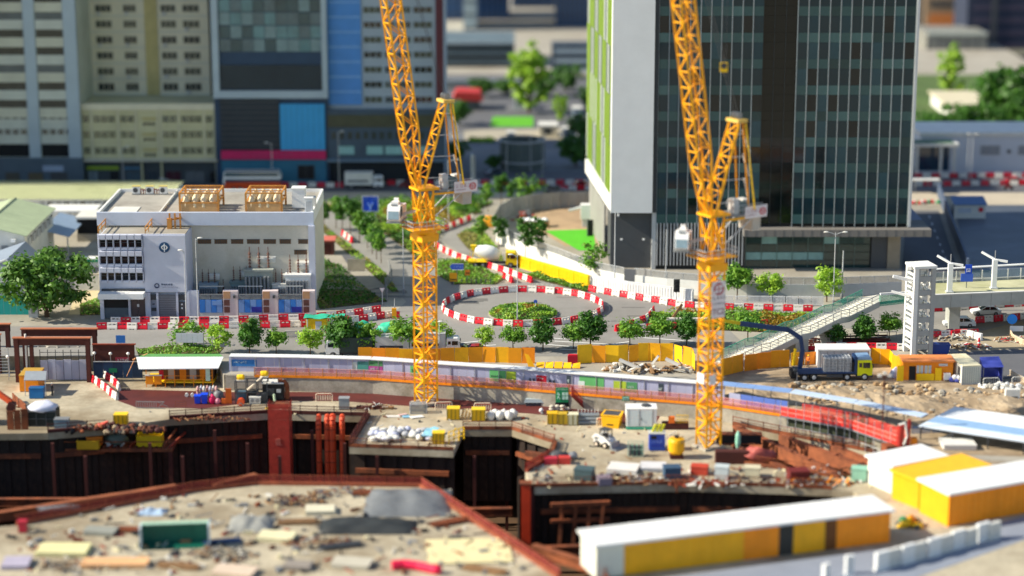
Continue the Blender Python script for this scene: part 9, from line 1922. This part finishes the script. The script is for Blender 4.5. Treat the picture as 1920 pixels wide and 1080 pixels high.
for i, (a, b, dz, lb) in enumerate((((-80,850),(520,848),-6,'rust strut low in the dark left pit'),((20,890),(480,872),-9,'deep rust strut in the left pit near the red tower'),((560,870),(960,866),-6,'rust strut low behind the orange ducts'),((640,905),(985,935),-9,'deep rust strut leading to the orange red column'),((1000,950),(1420,935),-5,'rust strut under the cluttered deck edge'),((840,880),(1000,1010),-8,'slanting deep strut below the curved railing'))):
 A, B_ = P(*a,ZD), P(*b,ZD); v = Vector((0,0,dz)); t = T('pit_strut', lb, 'steel beam', A+v, 0, 'struts deep in the pit'); d = B_-A; MB().bar((0,0,0),d,.8,.12).o('top_flange', rust, t); MB().bar((0,0,-.45),d+Vector((0,0,-.45)),.3,.75).o('web', rust, t); MB().bar((0,0,-.9),d+Vector((0,0,-.9)),.8,.12).o('bottom_flange', rust, t)
r = random.Random(404); cols = [brownw, rust, dgrey, concrete, grey, whited, pale_ply, black, ored]
for nm, lb, box, n, s in (('deck_litter','bars, timber and form scraps strewn over the near left deck',(20,930,1000,1078),420,.55),('site_litter','small timber, stones and scraps along the middle deck',(240,772,1290,900),260,.32),('edge_litter','steel and timber scraps along the cluttered deck right of the pit',(1000,880,1640,915),240,.5)):
 m = MB(); poly = [(p.x,p.y) for p in PW]
 for k in range(n):
  p = P(r.uniform(box[0],box[2]), r.uniform(box[1],box[3]), ZD)
  if inside((p.x,p.y), poly): continue
  a = r.uniform(0,3.14); l = s*r.uniform(.3,2.2); h = s*r.uniform(.1,.8)
  if k % 3: m.box((p.x,p.y,ZD+h*.5+.01),(l,s*r.uniform(.15,.8),h),a,r.randrange(len(cols)))
  else: m.bar(p+Vector((0,0,.1)), p+Vector((math.cos(a)*l*2,math.sin(a)*l*2,r.uniform(.1,.5))), .1, .1, r.randrange(len(cols)))
 o = m.o(nm, cols); o['kind'] = 'stuff'; o['label'] = lb
for i, (px, py, rz, mt, lb) in enumerate(((845,985,.5,rust,'rust rebar bundle lying across the grey tarpaulin edge'),(560,985,.1,brownw,'brown timber bundle on the near deck centre'),(905,1075,-.4,brownw,'timber bundle on the pale plywood patch'),(110,960,.25,grey,'grey pipe bundle behind the near left railing'),(250,1000,-.1,rust,'rust bar bundle just behind the green container'),(640,1030,.3,dgrey,'dark pipe bundle between board stacks'),(330,1068,-.2,brownw,'timber bundle in front of the green container'),(700,930,.0,rust,'rust bar bundle at the back of the grey tarpaulin'))):
 t = T('bar_bundle', lb, 'bars', P(px,py,ZD), rz); m = MB()
 for k in range(14): m.bar((-2.2+r.uniform(-.3,.3),(k % 7)*.2,.16+.16*(k//7)),(2.2+r.uniform(-.4,.4),(k % 7)*.2,.16+.16*(k//7)),.13)
 m.o('bar', mt, t)
 for x in (-1.3,1.3): MB().b2(x-.1,x+.1,-.15,1.4,0,.09).o('bearer', brownw, t)
b = P(588,626); t = T('yellow_kiosk', 'yellow guard kiosk under a long green tarpaulin roof by the front road', 'kiosk', b); k = mpp(588,626); x0, x1 = -14*k, 25*k
MB().b2(x0,x1,0,2.2,0,2.3).o('wall', yelb, t); MB().b2(.3,1.2,-.05,-.004,.6,1.9).o('window', M('pale window',''), t); MB().b2(x0+.1,x0+.3,-.06,-.004,0,2.3).o('corner_strip', whited, t)
m = MB(); vs = [(x0-.3+i*(x1+2.9-x0)/10, j*1.3-.4, 2.45+.12*math.sin(i*1.3+j)) for j in range(3) for i in range(11)]
m.add(vs, [(j*11+i,j*11+i+1,(j+1)*11+i+1,(j+1)*11+i) for j in range(2) for i in range(10)]); m.o('tarpaulin_roof', tarpg, t, smooth=True)
for x in (x1+1.2,x1+2.4): MB().bar((x,-.2,0),(x,-.2,2.4),.16).o('post', whited, t)
MB().b2(x1+.1,x1+1.6,.4,1.6,0,.7).o('bench', dkrust, t)
for i, (px, py, w, lb) in enumerate(((680,620,2.6,'smaller green tarpaulin heap next to the yellow kiosk'),(731,622,3.6,'larger green tarpaulin heap near the first crane mast'))):
 t = T('covered_heap', lb, 'tarpaulin', P(px,py)); MB().ball((0,0,.4),(w*.55,.9,1.0),.6,16,9,0,i+4).o('cover', tarpg, t, smooth=True); heap(120+i,16,(w*.7,.9),.3,.6,[grey,brownw,black]).o('scrap', [grey,brownw,black], t)
b = P(741,597); t = T('amber_barrier', 'amber and pink barrier pair closing the front barrier row', 'barrier', b); MB().b2(-.5,.2,-.2,.2,.1,1.6).o('amber_board', M('amber board','#f2a516',.5,.08), t); MB().b2(.22,.7,-.2,.2,.05,1.1).o('pink_block', pred, t); MB().b2(-.6,.8,-.3,.3,0,.049).o('base', dgrey, t)
run('picket_barrier', picket_mesh(M('mixed barrier',''), 1.7, 1.1), [(535,634),(620,630)], 1.7, 'small picket barrier in front of the yellow kiosk', 'barrier')
